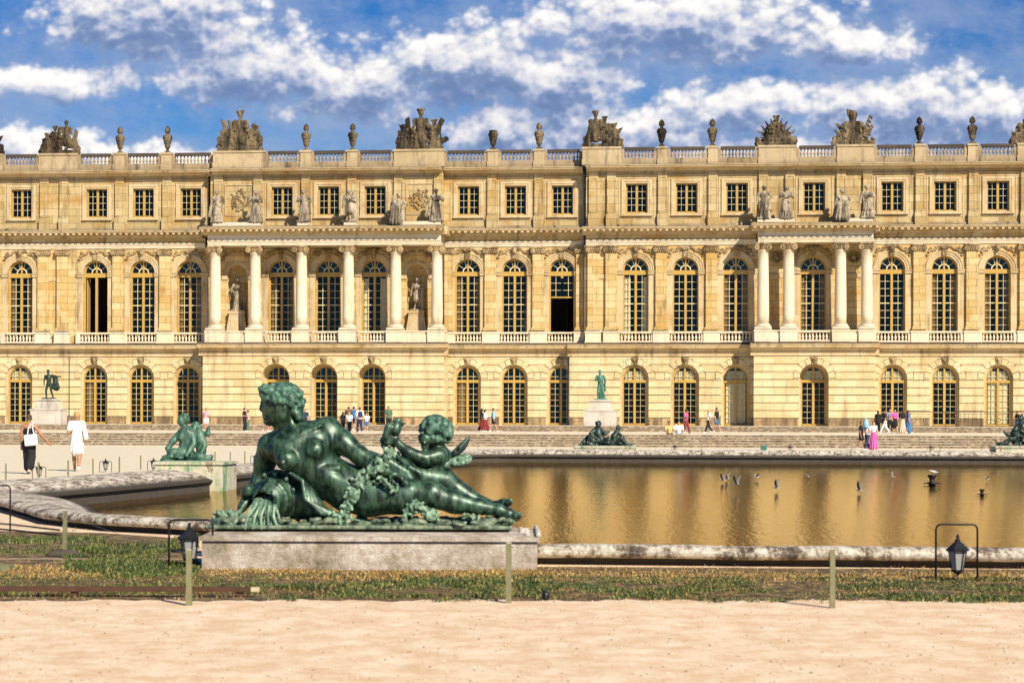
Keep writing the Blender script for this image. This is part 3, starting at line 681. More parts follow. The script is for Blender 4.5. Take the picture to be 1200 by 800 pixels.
for lst, v0, v1, zt_ in ((LOW, -.1, .56, z(402.25)), ([(XL, 237, 0.0), (236.5, 521, 2.2), (521, 682, 0.0), (682, 881, .8), (880.5, 1030, 2.6), (1030, XR, .8)], -.1, .86, z(268.35)), ([(XL, 247, 0.0), (248, 518, .5), (520, 682.5, 0.0), (686.5, XR, .8)], .245, .70, z(197.9))):
    for xa, xb, v in lst:
        MB().extr([(v + v0, zt_ + .02), (v + v1 - .02, zt_ - .05), (v + v1, zt_ - .10), (v + v0, zt_ - .06)], PU(xa, v), PU(xb, v)).build('weathered_ledge', M['weathered_top'], PAL)
# ---- windows
def arch_poly(hw, zb, zs, n=20): return [(-hw, zb), (hw, zb)] + [(hw * math.cos(math.pi * i / n), zs + hw * math.sin(math.pi * i / n)) for i in range(n + 1)]
_wr = random.Random(21)
def wavy(gl, x0, x1, z0, z1, nx, nz):
    """old glass: every pane sits at a slightly different angle"""
    for i in range(nx):
        for j in range(nz):
            a, b, c, d = x0 + (x1 - x0) * i / nx, x0 + (x1 - x0) * (i + 1) / nx, z0 + (z1 - z0) * j / nz, z0 + (z1 - z0) * (j + 1) / nz
            tx, tz = _wr.uniform(-.006, .006), _wr.uniform(-.010, .010)
            gl.add([(a, -.032 - tx - tz, c), (b, -.032 + tx - tz, c), (b, -.032 + tx + tz, d), (a, -.032 - tx + tz, d)], [(0, 1, 2, 3)])
def make_window(kind, glazing='full'):
    fr = MB(); br = MB(); gl = MB()
    if kind == 'first':
        hw, zb, zs = 14.9 / 16, ZL(401), ZL(323.5); r = hw
        fr.ybox(-hw, -hw + .10, 0, .13, zb, zs).ybox(hw - .10, hw, 0, .13, zb, zs).ybox(-hw + .10, hw - .10, 0, .11, zb, zb + .16)
        if glazing != 'lower_open': fr.ybox(-.085, .085, 0, .16, zb + .16, zs - .02)
        else: fr.ybox(-.09, .09, 0, .15, zb + 4.7, zs - .02)
        fr.ybox(-hw, hw, 0, .17, zs - .02, zs + .30); fr.arc(0, zs + .30, r - .10, r, 0, .13, 0, 180, 18)
        fr.ybox(-.06, .06, 0, .12, zs + .30, zs + .30 + r - .1)
        br.arc(0, zs + .30, .33, .40, .01, .08, 0, 180, 12)
        for a in (36, 72, 108, 144):
            ca, sa = math.cos(R(a)), math.sin(R(a)); x0, z0, x1, z1 = .39 * ca, .39 * sa, (r - .12) * ca, (r - .12) * sa; nx, nz = -sa * .015, ca * .015
            br.prism([(x0 - nx, zs + .3 + z0 - nz), (x0 + nx, zs + .3 + z0 + nz), (x1 + nx, zs + .3 + z1 + nz), (x1 - nx, zs + .3 + z1 - nz)][::-1], .01, .07)
        z0 = zb + .16; rows = 9; dz = (zs - .02 - z0) / rows
        lo = 0 if glazing == 'full' else (6 if glazing == 'lower_open' else 99)
        if glazing == 'leaf_open':
            lo = 99
            # both leaves swung inwards, seen edge-on at the left
            fr.box(-hw + .15, -hw + .21, .02, .75, zb + .1, zs - .05)
        for sx in (-1, 1):
            x0 = .085 if sx > 0 else -hw + .10; x1 = hw - .10 if sx > 0 else -.085; xm = (x0 + x1) / 2
            if lo < 90: br.ybox(xm - .014, xm + .014, .01, .07, z0 + lo * dz, zs - .02)
            for i in range(1, rows):
                if i >= lo and lo < 90: br.ybox(x0, x1, .012, .065, z0 + i * dz - (.013 if i != 5 else .03), z0 + i * dz + (.013 if i != 5 else .03))
        if glazing == 'lower_open': fr.ybox(-hw + .14, hw - .14, 0, .12, z0 + 6 * dz - .05, z0 + 6 * dz + .05)
        gz = z0 + (lo if lo < 90 else rows) * dz
        if lo < 90: wavy(gl, -hw + .1, hw - .1, gz, zs, 4, rows - lo)
        gl.prism(arch_poly(hw - .1, zs + .28, zs + .30), .030, .036)
    elif kind == 'ground':
        hw, zb, zs = 13.9 / 16, 1.03, ZL(443.2)
        fr.ybox(-hw, -hw + .09, 0, .12, zb, zs).ybox(hw - .09, hw, 0, .12, zb, zs).ybox(-hw + .11, hw - .11, 0, .10, zb, zb + .13)
        zt = ZL(447); fr.ybox(-.085, .085, 0, .15, zb + .13, zt - .08).ybox(-hw, hw, 0, .15, zt - .08, zt + .12).arc(0, zs, hw - .11, hw, 0, .12, 0, 180, 18)
        fr.ybox(-.06, .06, 0, .12, zt + .12, zs + hw - .08)
        z0 = zb + .13; rows = 7; dz = (zt - .08 - z0) / rows
        for sx in (-1, 1):
            x0 = .085 if sx > 0 else -hw + .11; x1 = hw - .11 if sx > 0 else -.085; xm = (x0 + x1) / 2
            br.ybox(xm - .010, xm + .010, .01, .07, z0, zt - .08); br.ybox(xm - .010, xm + .010, .01, .07, zt + .12, zs + math.sqrt(max((hw - .1) ** 2 - xm * xm, 0)))
            for i in range(1, rows): br.ybox(x0, x1, .012, .065, z0 + i * dz - .010, z0 + i * dz + .010)
            br.ybox(x0, x1, .012, .065, zs + .12, zs + .15)
        wavy(gl, -hw + .09, hw - .09, z0, zs, 4, 8); gl.prism(arch_poly(hw - .09, zs + .001, zs + .002), .030, .036)
    else:
        hw, zb, zs = ahw, az0, az1
        fr.ybox(-hw, -hw + .10, 0, .09, zb, zs).ybox(hw - .10, hw, 0, .09, zb, zs).ybox(-hw + .1, hw - .1, 0, .08, zb, zb + .11).ybox(-hw + .1, hw - .1, 0, .08, zs - .08, zs).ybox(-.085, .085, 0, .12, zb + .11, zs - .08)
        dz = (zs - .08 - zb - .11) / 4
        for sx in (-1, 1):
            x0 = .085 if sx > 0 else -hw + .1; x1 = hw - .1 if sx > 0 else -.085; xm = (x0 + x1) / 2
            br.ybox(xm - .010, xm + .010, .01, .06, zb + .11, zs - .08)
            for i in range(1, 4): br.ybox(x0, x1, .012, .055, zb + .11 + i * dz - .012, zb + .11 + i * dz + .012)
        wavy(gl, -hw + .08, hw - .08, zb + .08, zs - .05, 4, 4)
    if kind == 'ground':
        st = MB().arc(0, zs, hw + .003, G_hw - .003, -.12, .20, 0, 180, 20).ybox(-G_hw + .003, -hw - .003, -.12, .20, 1.004, zs).ybox(hw + .003, G_hw - .003, -.12, .20, 1.004, zs)
    f = fr.build('window', M['yellow'], PAL)
    if kind == 'ground': st.build('jamb', M['trim'], f)
    b = br.build('glazing_bars', M['bar'], f); g = gl.build('pane', M['glass'], f)
    return f
def curtain(kind, which):
    mb = MB(); hw = 13.2 / 16 - .12; zb, zs = 1.2, ZL(443.2)
    zt = ZL(447)
    segs = []
    if which in ('full', 'fan'): segs.append((zt + .1, zs + hw * .75))
    if which == 'full': segs.append((zb, zt - .1))
    if which == 'half': segs.append((zb, zt - .1))
    x_end = hw if which != 'half' else 0.1
    for a, b in segs:
        n = 24; vs = []
        for i in range(n + 1):
            x = -hw + (x_end + hw) * i / n; vv = -.045 + .02 * math.sin(i * 1.9) 
            top = b if not (a > zt) else min(b, zs + math.sqrt(max((hw + .02) ** 2 - x * x, 0.001)))
            vs += [(x, -vv, a), (x, -vv, top)]
        mb.add(vs, [(2 * i, 2 * i + 2, 2 * i + 3, 2 * i + 1) for i in range(n)], True)
    return mb
protos = {}; F_hw0 = 14.9 / 16
def put_window(kind, glz, u, v, var=0):
    key = (kind, glz, var)
    if key not in protos: protos[key] = o = make_window(kind, glz)
    else: o = copy_tree(protos[key], PAL)
    o.location = (u, -v, 0); return o
for i, ((x, v, tag_), g, a) in enumerate(zip(bays, gx, ax_)):
    glz = 'leaf_open' if x == 111.5 else ('lower_open' if x == 658 else 'full')
    w = put_window('first', glz, PU(x, v), v - .42, i % 3)
    if glz == 'full' and i % 3 != 1:
        for s_ in (-1, 1):
            wd = (.42, .26, .34)[(i + (s_ > 0)) % 3]; xe = s_ * (F_hw0 - .12); n_ = 9; vs = []
            for k in range(n_ + 1): xx = xe - s_ * wd * k / n_; yy = .12 + .03 * math.sin(k * 2.1); vs += [(xx, yy, ZL(400)), (xx, yy, ZL(326))]
            MB().add(vs, [(2 * k, 2 * k + 2, 2 * k + 3, 2 * k + 1) for k in range(n_)], True).build('curtain', M['drape' if i % 4 else 'curtain'], w)
    vg = {'p': 2.2 - 1.15, 'q': 2.6 - 1.15}.get(tag_, v - .34)
    vgf = {'p': 1.6, 'q': 2.2}.get(tag_, v)
    w = put_window('ground', 'full', PU(g, vgf), vg, i % 3)
    cur = {862: 'full', 1170: 'full', 1233: 'full', 743.5: 'fan', 802.5: 'fan', 1046: 'fan', 1107: 'fan', 22.5: 'fan', 953.5: 'fan'}.get(g, 'half' if i % 3 == 0 else None)
    if cur: curtain('ground', cur).build('curtain', M['curtain' if cur != 'half' else 'drape'], w)
    va = .5 if 246 < a < 519 else (.8 if a > 685 else 0.0)
    put_window('attic', 'full', PU(a, va), va - .30, i % 3)
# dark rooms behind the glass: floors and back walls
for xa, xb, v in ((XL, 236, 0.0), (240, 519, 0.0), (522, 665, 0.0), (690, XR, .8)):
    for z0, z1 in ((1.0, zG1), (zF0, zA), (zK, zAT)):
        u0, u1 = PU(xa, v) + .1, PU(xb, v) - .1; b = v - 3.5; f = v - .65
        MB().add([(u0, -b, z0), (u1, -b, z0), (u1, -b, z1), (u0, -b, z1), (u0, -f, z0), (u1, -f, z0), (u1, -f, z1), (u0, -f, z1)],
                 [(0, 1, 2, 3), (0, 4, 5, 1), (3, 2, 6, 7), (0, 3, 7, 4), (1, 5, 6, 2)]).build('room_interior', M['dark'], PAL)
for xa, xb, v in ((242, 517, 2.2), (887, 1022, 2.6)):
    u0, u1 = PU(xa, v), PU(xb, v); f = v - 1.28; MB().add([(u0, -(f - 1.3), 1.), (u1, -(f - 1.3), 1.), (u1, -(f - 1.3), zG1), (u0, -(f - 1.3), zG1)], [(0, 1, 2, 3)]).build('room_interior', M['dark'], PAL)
# roof slab closing the top, and side/back walls
MB().ybox(PU(XL), PU(XR), -14, -.35, zCT - .3, zCT + .1).build('roof', M['lead'], PAL)
MB().ybox(PU(XL), PU(XR), -14, -13.6, 0, zCT - .31).ybox(PU(XL), PU(XL) + .4, -13.6, -.8, 0, zCT - .31).ybox(PU(XR) - .4, PU(XR), -13.6, -.8, 0, zCT - .31).build('rear_wall', M['wall'], PAL)

# ---- first-floor walls, archivolts, imposts, reliefs
F_hw, F_zs = 14.9 / 16, ZL(323.5) + .30
zF1 = zA + .02
def spandrel(mb, c, v, r, seed, sides=(-1, 1)):
    rr = random.Random(seed); zt = z(291.5)
    for s_ in sides:
        for i in range(9):
            t = i / 8; a = R(88 - 62 * t); rad = r + .22 + .20 * math.sin(t * 3.0) + .12 * t
            x = c + s_ * rad * math.cos(a); zz = F_zs + rad * math.sin(a)
            x = c + s_ * (.18 + 1.05 * t); zz = min(zt - .08, F_zs + r * math.sqrt(max(0, 1 - (t * .86) ** 2)) + .28 + .08 * math.sin(9 * t))
            mb.blob((x, -(v + .03), zz), (.12 + rr.uniform(-.02, .05), .09, .07 + rr.uniform(0, .06)), 7, 4)
        for i in range(5):
            x = c + s_ * rr.uniform(.55, 1.12); zz = rr.uniform(F_zs + .62, zt - .1) 
            if math.hypot(x - c, zz - F_zs) > r + .1: mb.blob((x, -(v + .02), zz), (.06, .07, .12), 6, 4)
        pts = []
        for i in range(9):
            a = i * .75; q = .17 - .014 * i; pts.append((c + s_ * (.95 + q * math.cos(a)), -(v + .05), zt - .32 + q * math.sin(a)))
        mb.tube(pts, .035, 5)
for x, v, tg in bays:
    c = PU(x, v); a = MB()
    a.arc(c, F_zs, F_hw + .004, F_hw + .16, v - .02, v + .05, 0, 180, 22); a.arc(c, F_zs, F_hw + .16, F_hw + .34, v - .02, v + .09, 0, 180, 22); a.arc(c, F_zs, F_hw + .34, F_hw + .42, v - .02, v + .14, 0, 180, 22)
    for s_ in (-1, 1):
        p0, p1 = c + s_ * (F_hw - .02), c + s_ * (F_hw + .50)
        a.ybox(min(p0, p1), max(p0, p1), v - .1, v + .12, F_zs - .30, F_zs - .02).ybox(min(p0, p1) - .03, max(p0, p1) + .03, v - .1, v + .17, F_zs - .10, F_zs - .04)
        q0, q1 = c + s_ * (F_hw + .004), c + s_ * (F_hw + .42); a.ybox(min(q0, q1), max(q0, q1), v - .01, v + .035, zF0 + .05, F_zs - .31)
    a.build('archivolt', M['trim'], PAL)
    for e_ in (-1, 1): s_ = MB(); spandrel(s_, c, v, F_hw + .42, int(x) + e_, (e_,)); s_.build('spandrel_relief', M['carve'], PAL)
    k = MB(); k.prism([(c - .15, F_zs + F_hw + .02), (c + .15, F_zs + F_hw + .02), (c + .20, z(292)), (c - .20, z(292))], v + .10, v + .20)
    if bays.index((x, v, tg)) % 2 == 0: k.blob((c, -(v + .27), z(295.5)), (.17, .16, .22)).blob((c, -(v + .40), z(296)), (.04, .06, .05)).blob((c, -(v + .25), z(292.8)), (.22, .14, .10))
    else:
        for t in range(5): k.blob((c + .11 * (t - 2), -(v + .24), z(294.5) + .05 * math.cos(t * 2)), (.08, .09, .13), 6, 4)
    k.build('keystone', M['carve'], PAL)
def first_wall(xa, xb, v, cs, extra=()):
    mb = MB(); wall(mb, PU(xa, v), PU(xb, v), zF0, zF1, v, v - .45, [(PU(x, v), F_hw, zF0 + .02, F_zs, True) for x in cs] + list(extra)); mb.build('first_floor_wall', M['wall'], PAL)
n_hw = .74; NICHE = [(278, 0.0), (488, 0.0)]
first_wall(XL, 243, 0.0, [b[0] for b in bays if b[2] == 'a'])
first_wall(243.2, 517, 0.0, [b[0] for b in bays if b[2] == 'p'], [(PU(x), n_hw, z(391), z(322), True) for x, _ in NICHE])
first_wall(517.2, 684, 0.0, [b[0] for b in bays if b[2] == 'b'])
first_wall(685, XR, .8, [b[0] for b in bays if b[2] in 'cqd'])
for x in (684.6,): MB().ybox(PU(x, .8) - .01, PU(x, .8), -.5, .8, zF0, zF1).build('wall_return', M['wall'], PAL)
for x, _ in NICHE:   # half-round niches
    mb = MB(); c = PU(x); N = 12; zs = z(322); vs = []; fs = []
    for i in range(N + 1):
        a = math.pi * i / N; vs += [(c - n_hw * math.cos(a), n_hw * math.sin(a), z(391)), (c - n_hw * math.cos(a), n_hw * math.sin(a), zs)]
    fs = [(2 * i, 2 * i + 2, 2 * i + 3, 2 * i + 1) for i in range(N)]; mb.add(vs, fs, True); vs = []; Mz = 6
    for j in range(Mz + 1):
        b = math.pi / 2 * j / Mz
        for i in range(N + 1):
            a = math.pi * i / N; vs.append((c - n_hw * math.cos(a) * math.cos(b), n_hw * math.sin(a) * math.cos(b), zs + n_hw * math.sin(b)))
    mb.add(vs, [(j * (N + 1) + i, j * (N + 1) + i + 1, (j + 1) * (N + 1) + i + 1, (j + 1) * (N + 1) + i) for j in range(Mz) for i in range(N)], True)
    mb.build('niche', M['wall'], PAL)
    a = MB(); a.arc(c, zs, n_hw + .004, n_hw + .25, -.02, .07, 0, 180, 18)
    for s_ in (-1, 1):
        p = sorted((c + s_ * (n_hw - .0), c + s_ * (n_hw + .42))); a.ybox(p[0], p[1], -.05, .10, z(327), z(322.5))
    a.build('archivolt', M['trim'], PAL); sp = MB(); spandrel(sp, c, 0.0, n_hw + .42, int(x)); sp.build('spandrel_relief', M['carve'], PAL)
    # stone pedestal in the niche
    MB().frust((c, -.12), 1.5, .8, 1.05, .62, z(391), z(367)).ybox(c - .56, c + .56, -.25, .48, z(367) - .02, z(364)).build('niche_pedestal', M['trim'], PAL)

# ---- pilasters and columns
def pilaster(x, v, w=13.2 / 16):
    u = PU(x, v); h = w / 2
    mb = MB().ybox(u - h, u + h, v + .0, v + .24, z(386.5), z(299)).ybox(u - h - .10, u + h + .10, v, v + .34, z(387.6), z(384.9)).ybox(u - h - .05, u + h + .05, v, v + .29, z(384.9), z(383.6))
    o = mb.build('pilaster', M['wall'], PAL)
    c = MB().ybox(u - h - .04, u + h + .04, v, v + .28, z(298.9), z(298)).ybox(u - h - .10, u + h + .10, v, v + .38, z(292), z(290.1)).ybox(u - h, u + h, v, v + .27, z(298), z(292))
    for s_ in (-1, 1):
        c.arc(u + s_ * (h - .02), z(295.4), .05, .17, v + .1, v + .37, 0, 360, 12); c.blob((u + s_ * (h - .02), -(v + .36), z(295.4)), .07, 6, 4)
    for t in range(5): c.blob((u + (t - 2) * .13, -(v + .32), z(294.6) - abs(t - 2) * .0), (.06, .08, .12), 6, 4)
    for t in range(4): c.blob((u + (t - 1.5) * .15, -(v + .31), z(297)), (.07, .07, .07), 6, 4)
    c.build('capital', M['carve'], o)
    MB().ybox(u - h - .16, u + h + .16, v + .0, v + .36, z(402.2), z(390.8)).ybox(u - h - .20, u + h + .20, v, v + .41, z(390.7), z(388.9)).ybox(u - h - .20, u + h + .20, v, v + .41, z(402.2), z(400.6)).build('pedestal', M['pale'], PAL)
for x in (-146, -118, -66, -12, 51, 73.5, 138.5, 193.5): pilaster(x, 0.0)
for x in (574.5, 630.5): pilaster(x, 0.0)
pilaster(525.5, 0.0, .6); pilaster(679, 0.0, .5)
for x in (695, 716, 774.5, 833.5, 1076.5, 1138.5, 1201, 1264, 1328): pilaster(x, .8)
def column(x, v):
    u = PU(x, v); y = -(v - .35 + .0); r = .43
    zb, zt = z(387.4), z(299.5)
    prof = [(r * .98, zb + .34)]
    for i in range(1, 9):
        t = i / 8; prof.append((r * (1 - .15 * t ** 1.6), zb + .34 + (zt - zb - .34) * t))
    prof.append((r * .92, zt + .02)); prof.append((r * .92, zt + .07))
    o = MB().lathe(prof, (u, y, 0), 24).build('column', M['pale'], PAL)
    b = MB().ybox(u - .60, u + .60, v - .35 - .6, v - .35 + .6, zb - .02, zb + .12).lathe([(.52, 0), (.58, .03), (.60, .07), (.56, .12), (.49, .15), (.49, .18), (.52, .20), (.50, .235)], (u, y, zb + .121), 20)
    b.build('column_base', M['pale'], o)
    c = MB().ybox(u - .52, u + .52, v - .87, v + .17, z(292.2), z(290.0)).lathe([(.40, 0), (.44, .12), (.42, .24), (.48, .40)], (u, y, zt + .071), 16)
    for s_ in (-1, 1):
        for w_ in (.02, -.60): c.arc(u + s_ * .42, z(295.2), .05, .20, v + w_ - .12, v + w_ + .12, 0, 360, 14); c.blob((u + s_ * .42, -(v + w_ + .12), z(295.2)), .07, 6, 4)
    for t in range(5): c.blob((u + (t - 2) * .15, -(v + .05), z(294.2)), (.07, .09, .11), 6, 4)
    c.build('column_capital', M['carve'], o)
    MB().ybox(u - .62, u + .62, v - 1.0, v + .30, z(402.2), z(390.6)).ybox(u - .66, u + .66, v - 1.04, v + .34, z(390.5), z(388.6)).build('pedestal', M['pale'], PAL)
for x in (250.5, 297.5, 352, 407, 462.5, 511): column(x, 2.2)
for x in (894, 924, 985, 1016): column(x, 2.6)
# porch floors and solid parapet pieces
MB().ybox(PU(240, 2.2), PU(520, 2.2), .01, 2.15, z(408), z(402.6)).build('porch_floor', M['step_top'], PAL)
MB().ybox(PU(884, 2.6), PU(1025, 2.6), .81, 2.55, z(408), z(402.6)).build('porch_floor', M['step_top'], PAL)
for a, b, v in ((257, 291, 2.2), (468.5, 505, 2.2), (900, 918, 2.6), (991.5, 1010, 2.6)):
    MB().ybox(PU(a, v) - .1, PU(b, v) + .1, v - .25, v + .15, z(402.4), z(390.6)).ybox(PU(a, v) - .1, PU(b, v) + .1, v - .3, v + .2, z(390.5), z(389)).build('parapet', M['pale'], PAL)
for a, b in ((905, 914), (995, 1005)): # medallions and wreaths between the paired columns
    u = PU((a + b) / 2, .8); mb = MB().arc(u, z(305), .22, .42, .8, .92, 0, 360, 18)
    for k in range(12): mb.blob((u + .36 * math.cos(k * .5236), -.95, z(305) + .36 * math.sin(k * .5236)), .09, 6, 4)
    mb.blob((u, -.9, z(305)), (.18, .12, .2)).build('wreath_relief', M['carve'], PAL)
# string course through the pier strips at impost height
for xa, xb, v in ((45, 80, 0.0), (690, 722, .8), (900, 920, .8), (992, 1012, .8)):
    MB().ybox(PU(xa, v), PU(xb, v), v + .003, v + .06, z(328), z(323.5)).build('string_course', M['trim'], PAL)

# ---- balustrades
def baluster(mb, c, h, r):
    q = [(.75, 0), (.75, .10), (.45, .14), (.62, .22), (1.0, .36), (.92, .46), (.5, .66), (.36, .80), (.6, .84), (.6, .88), (.8, .92), (.8, 1.0)]
    mb.lathe([(r * a, h * b) for a, b in q], c, 8)
def balustrade(xa, xb, v, z0, z1, zr, n, name, m, rail_m, r=.085, th=.13):
    u0, u1 = PU(xa, v), PU(xb, v)
    mb = MB()
    for i in range(n): baluster(mb, (u0 + (u1 - u0) * (i + .5) / n, -v, z0), z1 - z0, r)
    o = mb.build(name, m, PAL)
    MB().ybox(u0 - .02, u1 + .02, v - th, v + th, z1, zr).build('rail', rail_m, o)
    MB().ybox(u0 - .02, u1 + .02, v - th, v + th, z0 - .11, z0).build('plinth_course', m, o)
    return o
for x, v, tg in bays:
    vv = {'p': 2.15, 'q': 2.55}.get(tg, v + .12)
    xs = x if tg not in 'pq' else x
    w = 17.0 if tg in 'abp' else 18.5
    if tg == 'q': w = 22
    balustrade(xs - w, xs + w, vv, z(400), z(391.2), z(389.2), 9 if tg != 'q' else 11, 'window_balustrade', M['pale'], M['pale'], r=.095)
    if tg not in 'pq':
        for s_ in (-1, 1):
            e = PU(xs + s_ * w, v); MB().ybox(min(e, e + s_ * .32), max(e, e + s_ * .32), v + .002, v + .27, z(402.2), z(389.2)).build('balustrade_pier', M['pale'], PAL)
# roof parapet: pedestals (x0, x1, kind) left to right
PED = [(-146, -130, 'u'), (-92, -78, 'u'), (-24, 3, 't'), (46, 91, 't'), (133, 146, 'u'), (189, 201, 'u'), (250, 310, 't'), (352, 364, 'u'), (406.5, 418, 'u'), (461.5, 520, 't'), (571, 583, 'u'), (625, 637, 'u'),
       (682, 727, 't'), (770, 781, 'u'), (829, 840, 'u'), (888, 932, 't'), (980, 1023, 't'), (1071, 1083, 'u'), (1133, 1145, 'u'), (1191, 1238, 't'), (1262, 1274, 'u'), (1320, 1333, 'u')]
def sec_v(x): return .5 if 246 < x < 519 else (.8 if x > 685 else 0.0)
prev = XL
for i, (a, b, k) in enumerate(PED):
    v = sec_v((a + b) / 2); u0, u1 = PU(a, v), PU(b, v)
    mb = MB().ybox(u0, u1, v - .35, v + .30, zB0 - .35, zB1 - .10).ybox(u0 - .05, u1 + .05, v - .4, v + .36, zB1 - .10, zB1 + .05).ybox(u0 - .04, u1 + .04, v - .38, v + .34, zCT + .03, zB0 + .02)
    mb.build('parapet_pedestal', M['grey_light'], PAL)
    nx = PED[i + 1][0] if i + 1 < len(PED) else XR
    for (xa, xb) in ((b, nx),):
        n = max(3, int(round((xb - xa - 8) / 4.1))); sv = sec_v((xa + xb) / 2)
        cut = [c for c in (246, 519, 685) if xa + 4 < c < xb - 4]
        MB().ybox(PU(xa, sv), PU(xa + 4, sv), sv - .12, sv + .20, zB0 + .06, zB1 - .13).build('parapet_pier', M['grey'], PAL); MB().ybox(PU(xb - 4, sv), PU(xb, sv), sv - .12, sv + .20, zB0 + .06, zB1 - .13).build('parapet_pier', M['grey'], PAL)
        balustrade(xa + 4, xb - 4, sv + .04, zB0 + .07, zB1 - .20, zB1 + .015, n, 'roof_balustrade', M['grey'], M['rail_dark'], r=.10, th=.17)

# ---- attic pilasters, window surrounds, relief panels
def attic_pil(x, w=10.5 / 16):
    v = sec_v(x); u = PU(x, v); h = w / 2
    mb = MB().ybox(u - h, u + h, v + .0, v + .17, z(253.4), z(210.5))
    mb.ybox(u - h - .06, u + h + .06, v, v + .28, zK - .01, z(255.2)).ybox(u - h - .02, u + h + .02, v, v + .24, z(255.2), z(253.4))
    # raised fillets leave a sunk panel
    for s_ in (-1, 1): mb.ybox(*sorted((u + s_ * h, u + s_ * (h - .08))), v + .17, v + .205, z(252), z(211.5))
    mb.ybox(u - h + .08, u + h - .08, v + .17, v + .205, z(213), z(211.5)).ybox(u - h + .08, u + h - .08, v + .17, v + .205, z(252.8), z(251.4))
    o = mb.build('attic_pilaster', M['wall_attic'], PAL)
    c = MB().ybox(u - h, u + h, v + .002, v + .10, z(210.3), z(204))
    for t in range(4): c.blob((u + (t - 1.5) * .17, -(v + .12), z(207.2)), (.07, .06, .10), 6, 4)
    c.build('attic_capital', M['trim'], o)
for x in (-146, -118, -66, -12, 52, 75, 140, 195.5, 256, 302, 358, 412, 466.5, 513.5, 576, 631, 695, 716, 776, 835, 894, 925, 985, 1016, 1077.5, 1140, 1201, 1264, 1328): attic_pil(x)
for x in ax_:
    v = sec_v(x); u = PU(x, v); h = ahw; o1 = .28
    mb = MB()
    for a, b, pr in ((0.003, .13, .05), (.13, .32, .09)):
        mb.ybox(u - h - b, u - h - a, v, v + pr, az0 - .12, az1 + b).ybox(u + h + a, u + h + b, v, v + pr, az0 - .12, az1 + b).ybox(u - h - a, u + h + a, v, v + pr, az1 + a, az1 + b)
    mb.ybox(u - h - .36, u + h + .36, v, v + .16, az0 - .22, az0 - .125).ybox(u - h - .003, u + h + .003, v - .1, v + .05, az0 - .12, az0 - .004)
    mb.build('window_surround', M['trim'], PAL)
    f = MB(); 
    for a, b in ((u - h - .52, u - h - .46), (u + h + .46, u + h + .52)): f.ybox(a, b, v, v + .03, z(262), z(212.5))
    f.ybox(u - h - .46, u + h + .46, v, v + .03, z(213.3), z(212.5)).build('panel_fillet', M['trim'], PAL)
for xa, xb in PANEL:
    v = .5; u0, u1 = PU(xa, v), PU(xb, v); c = (u0 + u1) / 2; z0, z1 = z(253), z(216); mb = MB()
    mb.ybox(u0, u0 + .08, v, v + .06, z0, z1).ybox(u1 - .08, u1, v, v + .06, z0, z1).ybox(u0 + .08, u1 - .08, v, v + .06, z1 - .08, z1).ybox(u0 + .08, u1 - .08, v, v + .06, z0, z0 + .08)
    mb.build('panel_frame', M['trim'], PAL)
    rr = random.Random(int(xa)); s_ = MB()
    for k in range(46):
        a = rr.uniform(0, 6.28); q = rr.uniform(0, 1) ** .6; s_.blob((c + .75 * q * math.cos(a), -(v + .02), (z0 + z1) / 2 + .85 * q * math.sin(a)), (rr.uniform(.05, .15), rr.uniform(.06, .12), rr.uniform(.05, .15)), 6, 4)
    for k in range(5):
        a0 = rr.uniform(0, 6); s_.tube([(c + (.2 + .08 * j) * math.cos(a0 + j * .5), -(v + .06), (z0 + z1) / 2 + (.2 + .09 * j) * math.sin(a0 + j * .5)) for j in range(7)], .04, 5)
    s_.build('trophy_relief', M['carve'], PAL)
# downpipes and a dark vertical joint
def pipe(x, v, z0, z1): 
    u = PU(x, v); mb = MB().tube([(u, -(v + .14), z0), (u, -(v + .14), z1)], .09, 8)
    zz = z0 + 1
    while zz < z1: mb.ybox(u - .12, u + .12, v + .02, v + .25, zz, zz + .07); zz += 2.6
    mb.build('downpipe', M['lead'], PAL)
pipe(683.6, 0.05, z(402), z(205)); pipe(666.9, 0.0, 1.0, z(418.5)); MB().ybox(PU(81.5) - .03, PU(81.5) + .03, .09, .12, 1.0, zG1).build('joint_strip', M['weathered_top'], PAL)
# statue plinths above the porch cornices
BL = [(249, 304.5, 2.2), (348, 362, 2.2), (402.5, 415.5, 2.2), (457.5, 516, 2.2), (887, 930.5, 2.6), (979, 1022, 2.6)]
for a, b, v in BL: MB().ybox(PU(a, v), PU(b, v), v - .95, v + .12, zK + .06, z(263.2)).build('statue_plinth', M['pale'], PAL)
for xa, xb, v in ((237, 521, 2.2), (881, 1030, 2.6)): MB().ybox(PU(xa, v), PU(xb, v), -.2, v + .1, z(270), zK + .055).build('porch_roof', M['grey'], PAL)
